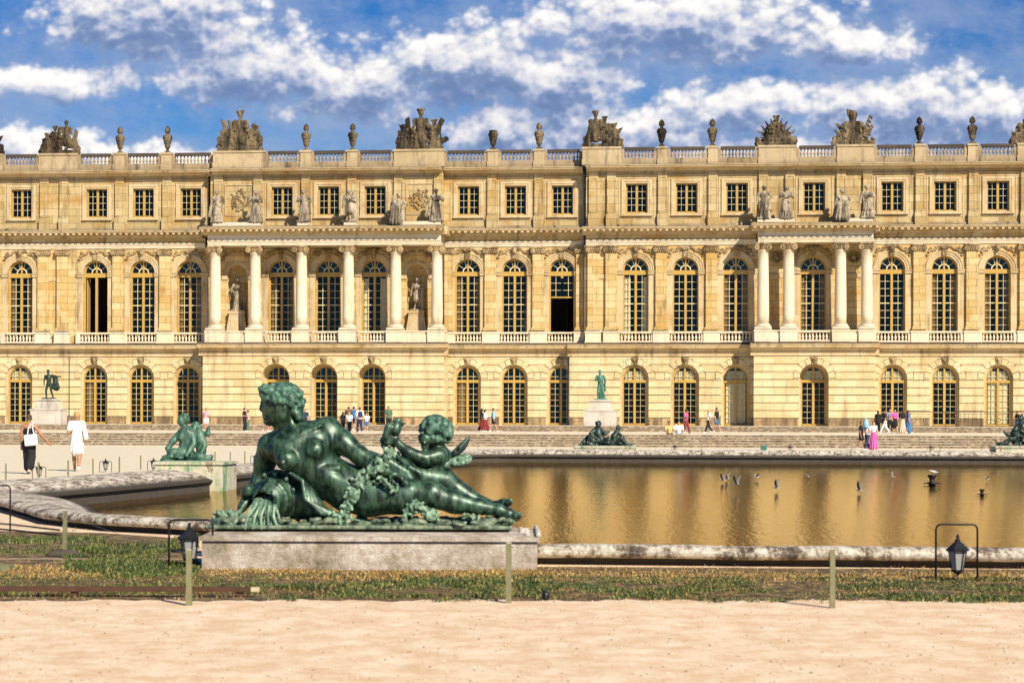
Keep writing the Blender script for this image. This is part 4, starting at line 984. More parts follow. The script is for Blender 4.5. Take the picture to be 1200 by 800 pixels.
# ------------------------------------------------------------------ sculpture on the palace
def statue_mesh(name, seed, male=False, seated=False, arm='fold', h=2.1, vox=.035):
    """a draped standing (or seated) stone figure, foot at the origin, facing -y"""
    r = random.Random(seed); s = SDF(vox); q = h / 2.1; sw = r.choice((-1, 1))
    hip = Vector((.06 * sw, 0, 1.06)) if not seated else Vector((0, .12, .72))
    ch = hip + Vector((-.05 * sw, -.02, .44)); nk = ch + Vector((0, .0, .26)); hd = nk + Vector((.03 * sw * r.choice((-1, 1)), -.03, .19))
    s.ell(hd, (.105, .125, .145), k=.02); s.cap(nk, hd, .06, .06); s.ell(hd + Vector((0, .03, .05)), (.13, .14, .13), k=.03); s.cap(hd + Vector((0, -.12, -.01)), hd + Vector((0, -.14, -.03)), .02)
    s.ell(ch, (.23, .14, .22), k=.06); s.ell(hip, (.21, .16, .20), k=.08); s.cap(hip, ch, .16, .17, .05)
    if not seated:
        if male:
            for e in (-1, 1):
                k_ = hip + Vector((.12 * e + .03 * sw, -.06 if e == sw else .02, -.50)); s.path([hip + Vector((.1 * e, 0, -.05)), k_, Vector((.16 * e, .05, .08)), Vector((.18 * e, -.10, .04))], [.12, .085, .055, .05], .03)
            s.robe(hip + Vector((0, 0, .1)), hip + Vector((0, 0, -.32)), .19, .27, 11, .02, r.uniform(0, 6))
            s.cap((.3 * sw, .2, .1), hip + Vector((.2 * sw, .14, .4)), .12, .16, .05)
        else:
            s.robe(hip + Vector((0, 0, .1)), Vector((.04 * sw, .02, .10)), .20, .33, r.choice((9, 11, 13)), .035, r.uniform(0, 6), .05)
            s.cap(hip + Vector((.1 * sw, -.1, -.05)), Vector((.13 * sw, -.22, .55)), .12, .11, .07)
            for e in (-.18, 0.05, .2): s.cap((e, -.25, .06), (e, -.30, .05), .05, .04)
    else:
        for e in (-1, 1): s.path([hip + Vector((.12 * e, 0, 0)), Vector((.17 * e, -.42, .80)), Vector((.16 * e, -.36, .12))], [.16, .12, .10], .06)
        s.robe((0, -.25, .85), (0, -.22, .06), .24, .36, 13, .04, 1.0, .06); s.rbox((0, .2, .32), (.34, .26, .32), rd=.04, k=.05)
    # a sash thrown across the body
    a = ch + Vector((.2 * sw, .02, .16)); b = hip + Vector((-.2 * sw, -.08, .0)); s.cap(a, b, .09, .08, .04); s.cap(b, b + Vector((0, -.02, -.5)), .07, .05, .04)
    for k in range(7): 
        t = k / 6; p = a.lerp(b, t); s.cap(p + Vector((-.05, -.13, 0)), p + Vector((.05, -.15, -.1)), .025, .02, .02)
    for e in (-1, 1):
        sh = ch + Vector((.25 * e, 0, .15)); ap = arm if e == sw else r.choice(('down', 'fold', 'hip'))
        if ap == 'down': el = sh + Vector((.08 * e, .02, -.33)); wr = el + Vector((.02 * e, -.10, -.28))
        elif ap == 'hip': el = sh + Vector((.18 * e, .06, -.28)); wr = el + Vector((-.17 * e, -.12, -.14))
        elif ap == 'up': el = sh + Vector((.22 * e, -.05, .12)); wr = el + Vector((-.03 * e, -.05, .32))
        elif ap == 'out': el = sh + Vector((.28 * e, -.05, -.06)); wr = el + Vector((.28 * e, -.10, .06))
        else: el = sh + Vector((.10 * e, -.02, -.30)); wr = el + Vector((-.20 * e, -.22, .08))
        s.path([sh, el, wr, wr + (wr - el).normalized() * .13], [.085, .065, .045, .05], .03)
        if ap in ('up', 'fold') and e == sw: s.ell(wr + Vector((0, -.05, .1)), (.09, .08, .12), k=.03); s.cap(wr + Vector((0, -.05, .15)), wr + Vector((.1 * e, -.05, .45)), .03, .05, .02) if r.random() < .5 else None
        if ap in ('down', 'hip') and e == sw: s.cap(wr, wr + Vector((.05 * e, .05, -.6)), .06, .12, .05)
    s.rbox((0, .0, .03), (.34, .30, .03), rd=.02, k=.02)
    me = s.mesh(name)
    if q != 1: me.transform(Matrix.Scale(q, 4))
    return me
def put_statue(name, me, m, x, v, z0, label, group, base=None, cat='statue', sc=1.0, rz=0.0):
    p = pal(PU(x, v), v, z0); o = link(name, me, m); o.location = p; o.rotation_euler = (0, 0, -TH + rz); o.scale = (sc,) * 3
    return setp(o, label, cat, group)
ATS = [(254.5, 2.0, 31, False, False, 'down', 'stone statue at the far left above the left porch, leftmost of six'),
       (298.5, 2.0, 12, False, False, 'fold', 'cloaked stone statue just right of the left carved relief panel on the attic'),
       (355, 2.0, 23, False, False, 'hip', 'stone statue on a small plinth between first and second attic windows above the left porch'),
       (408.5, 2.0, 44, True, False, 'fold', 'armoured stone statue between second and third attic windows above the left porch'),
       (464.5, 2.0, 55, False, True, 'fold', 'heavily draped stone statue just left of the right carved relief panel on the attic'),
       (511, 2.0, 66, False, False, 'down', 'stone statue above the rightmost column of the left porch, rightmost of six'),
       (894, 2.4, 77, False, False, 'hip', 'stone statue with cocked hip above the first column of the right porch, leftmost of four'),
       (921, 2.4, 18, False, False, 'fold', 'stone statue left of the central attic window of the right porch, leaning head'),
       (986, 2.4, 29, False, True, 'down', 'seated draped stone statue right of the central attic window of the right porch'),
       (1015.5, 2.4, 30, False, False, 'fold', 'stone statue with raised arms above the rightmost column of the right porch')]
for x, v, sd_, ml, st, ar, lb in ATS:
    _o = put_statue('stone_statue', statue_mesh('stone_statue', sd_, ml, st, ar, 2.35 if not st else 2.5), M['statue_pale'], x, v, z(263.2) + .0, lb, 'stone statues along the porch cornices'); _o.scale = (1.22, 1.1, 1.0)
for x, sd_, lb in ((278, 5, 'pale draped stone woman standing in the left niche behind the porch columns'), (488, 9, 'pale stone man with a cloak standing in the right niche behind the porch columns')):
    put_statue('niche_statue', statue_mesh('niche_statue', sd_, x > 400, False, 'fold', 2.45), M['statue_pale'], x, .12, z(364) + .0, lb, 'niche statues')

def trophy_mesh(seed, kind):
    r = random.Random(seed); s = SDF(.045)
    def flag(a, tip, w):
        a = Vector(a); tip = Vector(tip); s.cap(a, tip, .09, .05, .03); d = (tip - a)
        for k in range(5):
            t = .3 + .16 * k; p = a + d * t; s.ell(p + Vector((w * .5, 0, -.10)), (abs(w) * .6 * (1.1 - t * .5), .12, .17), rot=(0, -.5 * (1 if w > 0 else -1), 0), k=.05)
    W_ = 1.55
    s.rbox((0, .05, .12), (W_, .42, .12), rd=.05, k=.05)
    for k in range(20):
        x = r.uniform(-.95, .95); zz = r.uniform(.7, 1.9) * (1.0 - abs(x) * .35) + .1; s.ell((x, r.uniform(0, .3), zz), (r.uniform(.14, .30), r.uniform(.14, .24), r.uniform(.16, .34)), rot=(0, r.uniform(-1, 1), 0), k=.04)
    for k in range(26):
        x = r.uniform(-W_, W_); zz = r.uniform(.2, 1.0) * (1.15 - abs(x) / W_ * .55)
        s.ell((x, r.uniform(-.25, .3), zz), (r.uniform(.12, .26), r.uniform(.14, .24), r.uniform(.12, .28)), rot=(0, r.uniform(-1, 1), 0), k=.05)
    def torso(x, z0, sc=1.0, head=True, crest=True):
        s.ell((x, 0, z0), (.34 * sc, .26 * sc, .42 * sc), k=.05); s.robe((x, 0, z0 - .25 * sc), (x, 0, z0 - .75 * sc), .28 * sc, .42 * sc, 11, .04, 0, .05)
        for e in (-1, 1): s.ell((x + e * .34 * sc, 0, z0 + .22 * sc), (.17 * sc, .16 * sc, .17 * sc), k=.04); s.cap((x + e * .36 * sc, 0, z0 + .15 * sc), (x + e * .46 * sc, -.1, z0 - .25 * sc), .09 * sc, .07 * sc, .03)
        if head:
            s.cap((x, 0, z0 + .4 * sc), (x, 0, z0 + .62 * sc), .10 * sc, .10 * sc); s.ell((x, -.02, z0 + .70 * sc), (.17 * sc, .19 * sc, .19 * sc), k=.03)
            if crest: s.cap((x - .18 * sc, 0, z0 + .86 * sc), (x + .20 * sc, 0, z0 + .90 * sc), .09 * sc, .06 * sc, .04); s.ell((x, 0, z0 + .84 * sc), (.24 * sc, .2 * sc, .06 * sc), k=.03)
    def shield(x, zz, rr, y=-.28): s.ell((x, y, zz), (rr, .09, rr * 1.2), rot=(0, r.uniform(-.4, .4), 0), k=.03); s.ell((x, y - .08, zz), (rr * .35,) * 3, k=.03)
    if kind == 'two':      # left one: two heads of unequal height
        torso(.55, 1.75, 1.0, True, False); torso(-.35, 1.35, .9); torso(-1.05, .95, .75); flag((.9, .1, .6), (1.25, .1, 1.9), .3); shield(-.7, .7, .35); s.ell((1.15, 0, .8), .35, k=.08)
    elif kind == 'hero':
        torso(.02, 1.75, 1.15); torso(-.95, 1.15, .95, False); torso(.95, 1.1, .95, True, False)
        flag((-1.0, .1, .9), (-1.35, .1, 2.25), .35); flag((-.6, .2, .9), (-.85, .15, 2.15), .3); flag((.8, .1, .9), (1.4, .1, 1.8), -.4); shield(-1.3, .75, .32); shield(1.3, .75, .36); shield(.5, .5, .3)
    elif kind == 'plume':
        torso(.08, 1.7, 1.15); torso(-1.1, 1.0, .85, True, False); torso(1.0, 1.15, .95)
        flag((-.6, .1, .9), (-.75, .1, 2.2), -.3); flag((.8, .2, .9), (1.45, .1, 2.15), .3); flag((1.1, .1, .5), (1.75, .1, .85), .3); flag((-1, .2, .8), (-1.4, .1, 1.7), .3); shield(0.1, .55, .42)
    elif kind == 'lean':   # tall at the left, running down to the right
        torso(-.55, 1.75, 1.15); torso(.15, 1.5, .95); torso(.75, 1.1, .85, True, False); s.cap((-1.2, 0, .4), (-.8, 0, 1.7), .3, .2, .1)
        flag((.5, .1, .6), (1.1, .1, 1.9), -.3); flag((.8, .1, .4), (1.5, .1, 1.5), -.3); shield(1.05, .6, .35)
    elif kind == 'fan':
        torso(.0, 1.35, 1.15)
        for k in range(11):
            a = R(14 + 15.2 * k); L = 2.0 if k not in (0, 10) else 1.5; flag((.3 * math.cos(a), .12, .5), (L * .86 * math.cos(a), .1, .35 + L * math.sin(a) * .93), .16 * (1 if math.cos(a) < 0 else -1))
        shield(0.15, .7, .45); shield(.75, .55, .3); shield(-.75, .55, .3)
    elif kind == 'tower':
        torso(-.05, 1.35, 1.35, False); s.cap((-.05, 0, 1.7), (-.05, 0, 2.25), .28, .25, .05); s.robe((-.05, 0, 2.1), (-.05, 0, 2.35), .30, .34, 12, .03); s.cap((-.35, 0, 2.3), (-.45, 0, 2.75), .12, .09, .05); s.cap((-.45, 0, 2.72), (-.1, 0, 2.68), .08, .05)
        flag((.5, .1, .4), (1.30, .1, 2.35), .28); flag((.7, .1, .4), (1.45, .1, 1.6), .2); flag((-.7, .1, .8), (-1.35, .1, 1.7), .3); flag((-.6, .1, .5), (-1.5, .1, 1.2), .3); s.ell((.65, 0, 1.6), .2, k=.05); shield(-.7, .6, .36)
    else:                  # seated figure, partly cut by the frame
        pass
    if kind == 'seated':
        torso(.2, 1.5, 1.1, True, True); s.path([Vector((.1, -.1, .9)), Vector((-.45, -.35, .8)), Vector((-.9, -.2, .35))], [.22, .17, .12], .06); s.cap((.3, 0, 1.9), (-.35, -.1, 2.1), .12, .07); s.ell((-1.1, 0, .5), .3, k=.08); s.ell((-1.3, -.1, .75), .14, k=.04)
    for k in range(70):
        a_ = r.uniform(0, math.pi); q_ = r.uniform(.25, 1.0); x = 1.35 * q_ * math.cos(a_); zz = .35 + 1.5 * q_ * math.sin(a_) * (1 if kind != 'lean' else (.95 - .3 * math.cos(a_)))
        if kind == 'lean': x = x
        c = (x, r.uniform(-.42, -.12), zz); t_ = r.random()
        if t_ < .5: s.ell(c, (r.uniform(.05, .13), r.uniform(.05, .12), r.uniform(.05, .16)), rot=(0, r.uniform(-2, 2), 0), k=.012)
        elif t_ < .8: s.cap(c, (c[0] + r.uniform(-.3, .3), c[1], c[2] + r.uniform(-.25, .3)), r.uniform(.03, .07), .03, .012)
        else: s.ell(c, (.14, .05, .14), k=.012); s.ell((c[0], c[1] - .04, c[2]), .06, k=.01)
    return s.mesh('stone_trophy')
TR = [(-19, 'lean', 8, 'stone trophy cut off by the left edge of the picture'), (69, 'two', 1, 'stone trophy with two unequal peaks, leftmost full one on the roof'),
      (280.5, 'hero', 2, 'stone trophy with a tall central helmet, above the left end of the left porch'), (491, 'plume', 3, 'stone trophy with high head and slanting flags, above the right end of the left porch'),
      (705.5, 'lean', 4, 'stone trophy tall on its left and stepping down to the right, above the tall downpipe'), (909, 'fan', 5, 'stone trophy with a fan of flags, above the left half of the right porch'),
      (999, 'tower', 6, 'stone trophy with a tower-like cuirass and a pointed flag on its right'), (1207, 'seated', 7, 'stone trophy group cut off by the right edge of the picture')]
for x, kd, sd_, lb in TR:
    o = put_statue('stone_trophy', trophy_mesh(sd_, kd), M['trophy'], x, sec_v(x) - .02, zB1 + .05, lb, 'stone trophies on the roof parapet', cat='trophy', sc={'hero': 1.06, 'plume': 1.08, 'two': .95, 'lean': .94, 'fan': .90, 'tower': .92, 'seated': .95}[kd])
    o.scale.y = .5
# urns
def urn_mesh(lid=True):
    b = [(.30, 0), (.34, .04), (.30, .10), (.16, .16), (.13, .24), (.17, .30), (.27, .40), (.30, .52), (.27, .60), (.33, .66), (.37, .82), (.42, 1.05), (.45, 1.22), (.43, 1.30), (.36, 1.34)]
    if lid: b += [(.24, 1.36), (.17, 1.42), (.15, 1.50), (.26, 1.56), (.30, 1.66), (.24, 1.78), (.26, 1.84), (.14, 1.95), (.05, 2.02), (.01, 2.03)]
    else: b += [(.40, 1.38), (.43, 1.44), (.30, 1.45), (.01, 1.42)]
    mb = MB(); n = 16; vs = []
    for j, (r, zz) in enumerate(b):
        for k in range(n):
            a = 2 * math.pi * k / n; g = 1 + (.06 * math.cos(8 * a) if .4 < zz < 1.2 or 1.55 < zz < 1.9 else 0); vs.append((r * g * math.cos(a), r * g * math.sin(a), zz))
    fs = [(i * n + k, i * n + (k + 1) % n, (i + 1) * n + (k + 1) % n, (i + 1) * n + k) for i in range(len(b) - 1) for k in range(n)]; fs.append(tuple(range(n - 1, -1, -1))); fs.append(tuple(range((len(b) - 1) * n, len(b) * n)))
    mb.add(vs, fs, True)
    for s_ in (-1, 1): mb.blob((s_ * .44, 0, 1.12), (.07, .10, .14), 6, 4); mb.tube([(s_ * .40, 0, 1.1), (s_ * .36, -.25, .98), (0, -.44, .92)], .045, 5)
    return mb.mesh('stone_urn')
um, um2 = urn_mesh(), urn_mesh(False)
UL = ['left urn of the pair between the two leftmost roof trophies', 'right urn of the pair between the two leftmost roof trophies', 'left urn of the pair above the left porch windows', 'right urn of the pair above the left porch windows',
      'short lidless urn just right of the plumed trophy', 'urn halfway between the lidless urn and the trophy beside the downpipe', 'first urn right of the trophy above the downpipe', 'second urn right of the downpipe trophy, next to the fan trophy',
      'first urn right of the tower-shaped trophy', 'second urn right of the tower-shaped trophy, nearest the right edge']
UX = [140, 195.5, 358, 412.5, 577, 631, 774.5, 834, 1076.5, 1138.5]
for x, lb in zip(UX, UL):
    o = put_statue('stone_urn', um if x != 577 else um2, M['trophy'], x, sec_v(x) - .02, zB1 + .05, 'carved stone ' + lb, 'stone urns on the roof parapet', cat='urn', sc=.95); o.scale = (.72, .72, .98)

# bronze standing men on stone pedestals in front of the ground floor
def ped_statue(x, zbase_y, m, seed, arm, lb1, lb2, v=7.0, cloak=True):
    p = pal(PU(x, v), v, .65 + .35); s = D0 - v
    e = empty('statue_pedestal', p, -TH, lb1, 'pedestal', 'pedestals of the bronze men')
    mb = MB().box(-1.12, 1.12, -.72, .72, 0, 1.0).box(-1.16, 1.16, -.76, .76, 1.0, 1.08); mb.build('lower_block', M['ped'], e)
    MB().frust((0, 0), 1.75, 1.0, 1.45, .85, 1.081, 1.68).build('upper_block', M['ped'], e); MB().box(-.80, .80, -.50, .50, 1.681, 1.80).build('cap', M['ped'], e)
    MB().box(-1.5, 1.5, -1.0, 1.0, -.02, .0).build('foot_slab', M['step'], e)
    s = SDF(.03)
    hip = Vector((.03, 0, 1.08)); ch = Vector((-.02, 0, 1.50)); hd = Vector((-.04, -.03, 1.90))
    s.ell(hd, (.10, .12, .14)); s.ell(hd + Vector((0, .03, .05)), (.12, .13, .11), k=.02); s.cap(hd + Vector((0, -.1, 0)), hd + Vector((0, -.13, -.02)), .02); s.cap(ch, hd, .09, .06); s.ell(ch, (.23, .14, .20), k=.06); s.cap(hip, ch, .15, .18, .05); s.ell(hip, (.18, .14, .14), k=.05)
    s.path([hip + Vector((-.1, 0, -.05)), Vector((-.16, -.10, .56)), Vector((-.16, .0, .10)), Vector((-.18, -.16, .06))], [.115, .08, .05, .045], .03)
    s.path([hip + Vector((.1, 0, -.05)), Vector((.18, -.02, .56)), Vector((.28, .12, .12)), Vector((.30, -.02, .06))], [.115, .08, .05, .045], .03)
    if arm == 'out':
        s.path([Vector((.22, 0, 1.62)), Vector((.46, -.02, 1.50)), Vector((.80, -.1, 1.56)), Vector((.93, -.12, 1.55))], [.08, .06, .045, .05], .03)
        s.path([Vector((-.24, 0, 1.62)), Vector((-.34, .04, 1.32)), Vector((-.30, -.1, 1.05)), Vector((-.29, -.13, .96))], [.08, .06, .045, .05], .03)
        s.robe((.42, .06, 1.50), (.50, .12, .80), .14, .22, 9, .035, 0, .05); s.cap((.2, .1, 1.6), (.5, .08, 1.5), .12, .12, .05)
    else:
        s.path([Vector((.22, 0, 1.62)), Vector((.36, .04, 1.34)), Vector((.34, -.1, 1.10)), Vector((.33, -.14, 1.0))], [.08, .06, .045, .05], .03)
        s.path([Vector((-.24, 0, 1.62)), Vector((-.34, -.02, 1.34)), Vector((-.10, -.20, 1.28)), Vector((0, -.22, 1.30))], [.08, .06, .045, .05], .03)
        s.robe((0, .06, 1.2), (.06, .10, .18), .19, .20, 9, .03, 0, .05, sq=1.3); s.cap((.30, .1, 1.3), (.34, .1, .6), .07, .05, .04)
    s.rbox((.03, 0, .03), (.42, .3, .03), rd=.02)
    o = s.build('bronze_statue', m); o.location = p + Vector((0, 0, 1.80)); o.rotation_euler = (0, 0, -TH); o.scale = (1.02,) * 3
    setp(o, lb2, 'statue', 'bronze men standing before the ground floor')
M['ped'] = stone('pedestal_marble', (.60, .55, .48), (.56, .51, .44), (.42, .36, .28), bw=9, bh=9, joint=0, grime=.6, grimec=(.09, .085, .075))
ped_statue(57, 500, M['bronze_dark'], 1, 'out', 'pale stone pedestal behind the woman in the black jumpsuit', 'dark bronze man with a cloak over his outstretched arm, left of the picture')
ped_statue(703.5, 500, M['verdigris'], 2, 'fold', 'pale stone pedestal right of the middle, behind the pair of bronze children', 'bright green bronze man standing right of the middle of the palace front')

# ------------------------------------------------------------------ the bronze nymph in the foreground
DN = 20.95; SN_ = F / DN
NO = Vector(((425 - 600) / SN_, DN, H - (unroll(425, 617) - 490) / SN_))
def q(x, y, dy=0.0): return Vector(((x - 600) / SN_, DN + dy, H - (unroll(x, y) - 490) / SN_))
def px(r): return r / SN_
NYM = empty('bronze_nymph', NO, 0, 'large green bronze nymph reclining on her side with a winged child behind her', 'statue')
VX = .0125
b = SDF(VX)
# head in profile to the left
b.ell(q(331, 474, -.02), (px(22), px(17), px(23)), rot=(0, .15, 0), k=.02)
b.ell(q(320, 477, -.02), (px(13), px(12), px(18)), rot=(0, .12, 0), k=.03)
b.cap(q(309.5, 468, -.02), q(306.5, 478.5, -.02), px(3.2), px(2.6), .012); b.ell(q(307, 480, -.02), (px(2.8), px(3), px(2.2)), k=.012)      # nose
b.cap(q(311.5, 465, -.08), q(313, 464.5, -.12), px(2.4), px(2.2), .012); b.ell(q(312, 470, -.095), (px(2), px(2.5), px(1.8)), k=.008)   # brow and eye
b.ell(q(312, 470.5, -.10), (px(2.2), px(1.6), px(1.2)), k=.004)
b.cap(q(309.5, 486, -.03), q(311, 486, -.08), px(2.2), px(1.6), .01); b.cap(q(310, 489, -.03), q(312, 489, -.075), px(2.2), px(1.6), .01)      # lips
b.ell(q(313.5, 494, -.02), (px(5), px(5), px(4)), k=.02)           # chin
b.cap(q(317, 494, -.04), q(332, 486, -.10), px(5), px(6), .03)      # jaw
b.ell(q(336, 477, -.145), (px(4), px(2.5), px(6)), k=.01)          # ear
b.path([q(334, 486, .0), q(335, 500, .02), q(344, 512, .03)], [px(13), px(13), px(17)], .05)
# torso: chest turned to the viewer, belly and hips sliding down to the right
b.path([q(318, 523, .05), q(352, 514, .02), q(384, 503, .05)], [px(15), px(19), px(14)], .06)
b.path([q(352, 522, .02), q(362, 540, .0), q(383, 558, .02), q(408, 572, .03), q(430, 577, .04)], [px(27), px(28), px(25), px(26), px(27)], .07)
b.ell(q(337, 528, -.08), (px(24), px(18), px(18)), k=.06); b.ell(q(372, 518, -.04), (px(20), px(18), px(20)), k=.06)
b.ell(q(339, 538, -.22), (px(13.5), px(13), px(12.5)), k=.035); b.ell(q(371, 527, -.20), (px(13), px(13), px(12.5)), k=.035)
b.ell(q(335.5, 541, -.335), px(1.9), k=.012); b.ell(q(372.5, 526.5, -.315), px(1.9), k=.012)
b.ell(q(390, 560, -.16), (px(20), px(12), px(12)), rot=(0, .5, 0), k=.05); b.cap(q(376, 550, -.20), q(398, 548, -.20), px(4.5), px(4), .02)
b.ell(q(400, 556, -.29), px(2.2), k=.02, sub=True)
b.cap(q(345, 512, -.17), q(331, 507, -.12), px(2.6), px(2), .03); b.cap(q(352, 510, -.17), q(378, 498, -.14), px(2.6), px(2), .03)   # collar bones
b.cap(q(341, 490, -.09), q(350, 511, -.14), px(3), px(2.2), .03)
# viewer-left arm, down to the hand on the ground
b.path([q(317, 523, .05), q(309, 542, .10), q(303, 562, .14)], [px(16), px(12.5), px(10)], .04)
b.path([q(303, 562, .14), q(293, 580, .02), q(285, 594, -.06)], [px(9.5), px(8), px(5.8)], .03)
b.ell(q(281, 600, -.09), (px(6), px(7), px(4)), rot=(0, -.6, 0), k=.02)
for i in range(4):
    o = -.15 + i * .045; b.path([q(279, 602, o * .6 - .03), q(272 - (i % 2), 606, o - .02), q(267 - [2, 0, 1, 3][i] * .6, 610, o - .02)], [px(2.0), px(1.8), px(1.4)], .006)
b.path([q(284, 599, -.15), q(283, 605, -.20), q(280, 610, -.21)], [px(2.1), px(1.9), px(1.5)], .006)
# viewer-right arm, along the body to the hand on the thigh
b.path([q(384, 504, .06), q(402, 518, .0), q(422, 533, -.06)], [px(15), px(13), px(11)], .05)
b.path([q(422, 533, -.06), q(440, 546, -.13), q(455, 552, -.18)], [px(11), px(9.5), px(6.5)], .03)
b.ell(q(463, 555, -.20), (px(8.5), px(6.5), px(4.5)), rot=(0, .35, 0), k=.02)
for i in range(4):
    o = -.27 + i * .042; L = (9, 11.5, 11, 8.5)[i]; b.path([q(468, 556.5, o), q(468 + L * .55, 560, o - .01), q(468 + L, 565.5 + i * .4, o)], [px(2.1), px(1.9), px(1.5)], .006)
b.path([q(459, 557, -.27), q(463, 563, -.31), q(467, 567, -.31)], [px(2.3), px(2.0), px(1.6)], .006)
# near leg, stretched out
b.path([q(432, 578, .0), q(470, 580, -.06), q(506, 579, -.10)], [px(27), px(21), px(15.5)], .06); b.ell(q(508, 574, -.13), (px(12), px(9), px(9)), k=.04)
b.path([q(506, 580, -.10), q(532, 587, -.09), q(560, 593, -.09), q(585, 597, -.09)], [px(14.5), px(13), px(9), px(7)], .04); b.ell(q(535, 590, -.05), (px(17), px(10), px(10)), rot=(0, .2, 0), k=.05)
b.path([q(585, 597, -.09), q(597, 602, -.10), q(605, 606, -.10)], [px(7.4), px(6.6), px(4.4)], .03); b.ell(q(589, 603, -.07), (px(7), px(6), px(5.5)), k=.03)
for i in range(5): b.path([q(603, 603 + .9 * i, -.16 + .03 * i), q(608.5 - .5 * i, 600.5 + 1.2 * i, -.16 + .032 * i), q(611 - .7 * i, 603 + 1.2 * i, -.16 + .032 * i)], [px(2.6 - .2 * i), px(2.4 - .2 * i), px(1.9)], .008)
# far leg, knee drawn up a little
b.path([q(436, 570, .22), q(482, 560, .30), q(520, 564, .34)], [px(24), px(19), px(14)], .06)
b.path([q(520, 565, .34), q(541, 580, .34), q(566, 592, .30), q(580, 594, .24)], [px(14), px(12), px(8), px(6)], .04)
b.path([q(580, 594, .22), q(590, 591, .18), q(597, 590, .14)], [px(6), px(6), px(4)], .03)
for i in range(5): b.path([q(594, 589, .20 - .03 * i), q(598, 586 - .2 * i, .20 - .03 * i), q(600, 588, .20 - .03 * i)], [px(2.2), px(2.0), px(1.6)], .008)
bd = b.build('body', M['bronze'], NYM, NO)
# curled hair
hsd = SDF(VX); rr = random.Random(5)
hsd.ell(q(317, 458, -.02), (px(11), px(15), px(8)), rot=(0, -.2, 0), k=.03)
hsd.ell(q(332, 470, -.01), (px(22), px(18), px(18)), rot=(0, .2, 0), k=.02); hsd.ell(q(346, 481, .0), (px(10), px(12), px(10)), k=.03)
for i in range(150):
    a = rr.uniform(0, 2 * math.pi); e = rr.uniform(-.3, 1.45); rx, ry, rz = 23, 19, 19
    p = q(332, 470, -.01) + Vector((px(rx) * math.cos(e) * math.cos(a), px(ry) * math.cos(e) * math.sin(a), px(rz) * math.sin(e)))
    dx, dz = p.x - q(332, 470).x, p.z - q(332, 470).z
    if dx < -px(12) and dz < px(2): continue
    hsd.ell(p, px(rr.uniform(2.6, 4.6)), k=.006)
for x, y in ((308, 459), (307, 456), (311, 454), (308, 462), (315, 454), (320, 452), (313, 460), (317, 459), (322, 460), (328, 463)):
    for d in (-.09, -.04, .02, .07): hsd.ell(q(x + rr.uniform(-1, 1), y + rr.uniform(-1, 1), d), px(rr.uniform(3, 4.4)), k=.006)
for t in range(9):
    for d in (-.13, -.08, .0): hsd.ell(q(340 + 1.6 * t + rr.uniform(-2, 2), 470 + 2.4 * t, d), px(rr.uniform(3, 4.6)), k=.006)
hsd.cap(q(308, 457, -.12), q(350, 471, -.17), px(2), px(2), .01)
hsd.build('hair', M['bronze_mid'], bd, NO)
# urn with the water pouring out of it
u = SDF(VX)
u.ell(q(345, 582, .02), (px(34), px(24), px(26)), rot=(0, .3, 0), k=.03)
c0 = q(319, 583, -.16); ax = Vector((-.42, -.88, -.24)).normalized()
u.cap(c0 - ax * .16, c0 - ax * .02, px(25), px(22), .03)
e1 = ax.cross(Vector((0, 0, 1))).normalized(); e2 = ax.cross(e1)
for k in range(22):
    a = 2 * math.pi * k / 22; d = e1 * math.cos(a) + e2 * math.sin(a); d2 = e1 * math.cos(a + .29) + e2 * math.sin(a + .29)
    u.cap(c0 + d * px(21), c0 + d2 * px(21), px(3.4), px(3.4), .01)
    if k % 2 == 0: u.ell(c0 - ax * .10 + d * px(27), px(3.3), k=.004)
    u.cap(c0 - ax * .20 + d * px(27), c0 - ax * .20 + d2 * px(27), px(2), px(2), .01)
u.ell(c0 + ax * .03, px(17), k=.02, sub=True)
u.build('urn', M['bronze'], NYM, NO)
wt = SDF(VX)
for k in range(11):
    t = k / 10; wob = (0, 1.2, -.8, .6)[k % 4]
    wt.path([q(303 + 24 * t, 583 - 3 * math.sin(t * 3.1), -.20), q(300 + 28 * t + wob, 592, -.31 - .03 * (k % 2)), q(294 + 37 * t - wob, 603, -.35 - .04 * (k % 2)), q(288 + 46 * t + wob, 616, -.37 - .04 * (k % 2))], [px(1.6), px(1.9), px(2.0), px(2.4)], .003)
wt.build('poured_water', M['bronze_light'], NYM, NO)
# drapery running from the urn under the hip
dr = SDF(VX)
for k in range(10):
    t = k / 9; o = .035 * (k % 2)
    dr.path([q(342 + 8 * t, 553 + 3 * t, -.20 + o), q(358 + 8 * t, 562 + 8 * t, -.30 + .04 * t + o), q(362 + 22 * t, 583 + 12 * t, -.33 + .05 * t + o), q(380 + 36 * t, 600 + 7 * t, -.32 + .06 * t + o), q(408 + 30 * t, 608 + 3 * t, -.24 + o)], [px(1.8), px(2.3), px(2.3), px(2.2), px(1.6)], .003)
dr.path([q(346, 562, .0), q(356, 580, -.08), q(366, 597, -.10), q(398, 607, -.10)], [px(8), px(11), px(9), px(5)], .01)
for k in range(6): dr.path([q(432 + 5 * k, 530 + 4 * k, .08), q(452 + 5 * k, 538 + 3 * k, .02), q(466 + 4 * k, 556 + 2 * k, .0)], [px(3), px(4), px(3)], .015)
for k in range(4): dr.path([q(466 + 4 * k, 535 + 2 * k, .1), q(480 + 4 * k, 548 + 2 * k, .02), q(486 + 3 * k, 566, .06)], [px(3), px(3.4), px(2.6)], .012)
for k in range(3): dr.path([q(286, 574 + 3 * k, -.06), q(293, 572 + 3 * k, -.12), q(301, 577 + 2 * k, -.05)], [px(3)] * 3, .01)
dr.build('drapery', M['bronze'], NYM, NO)
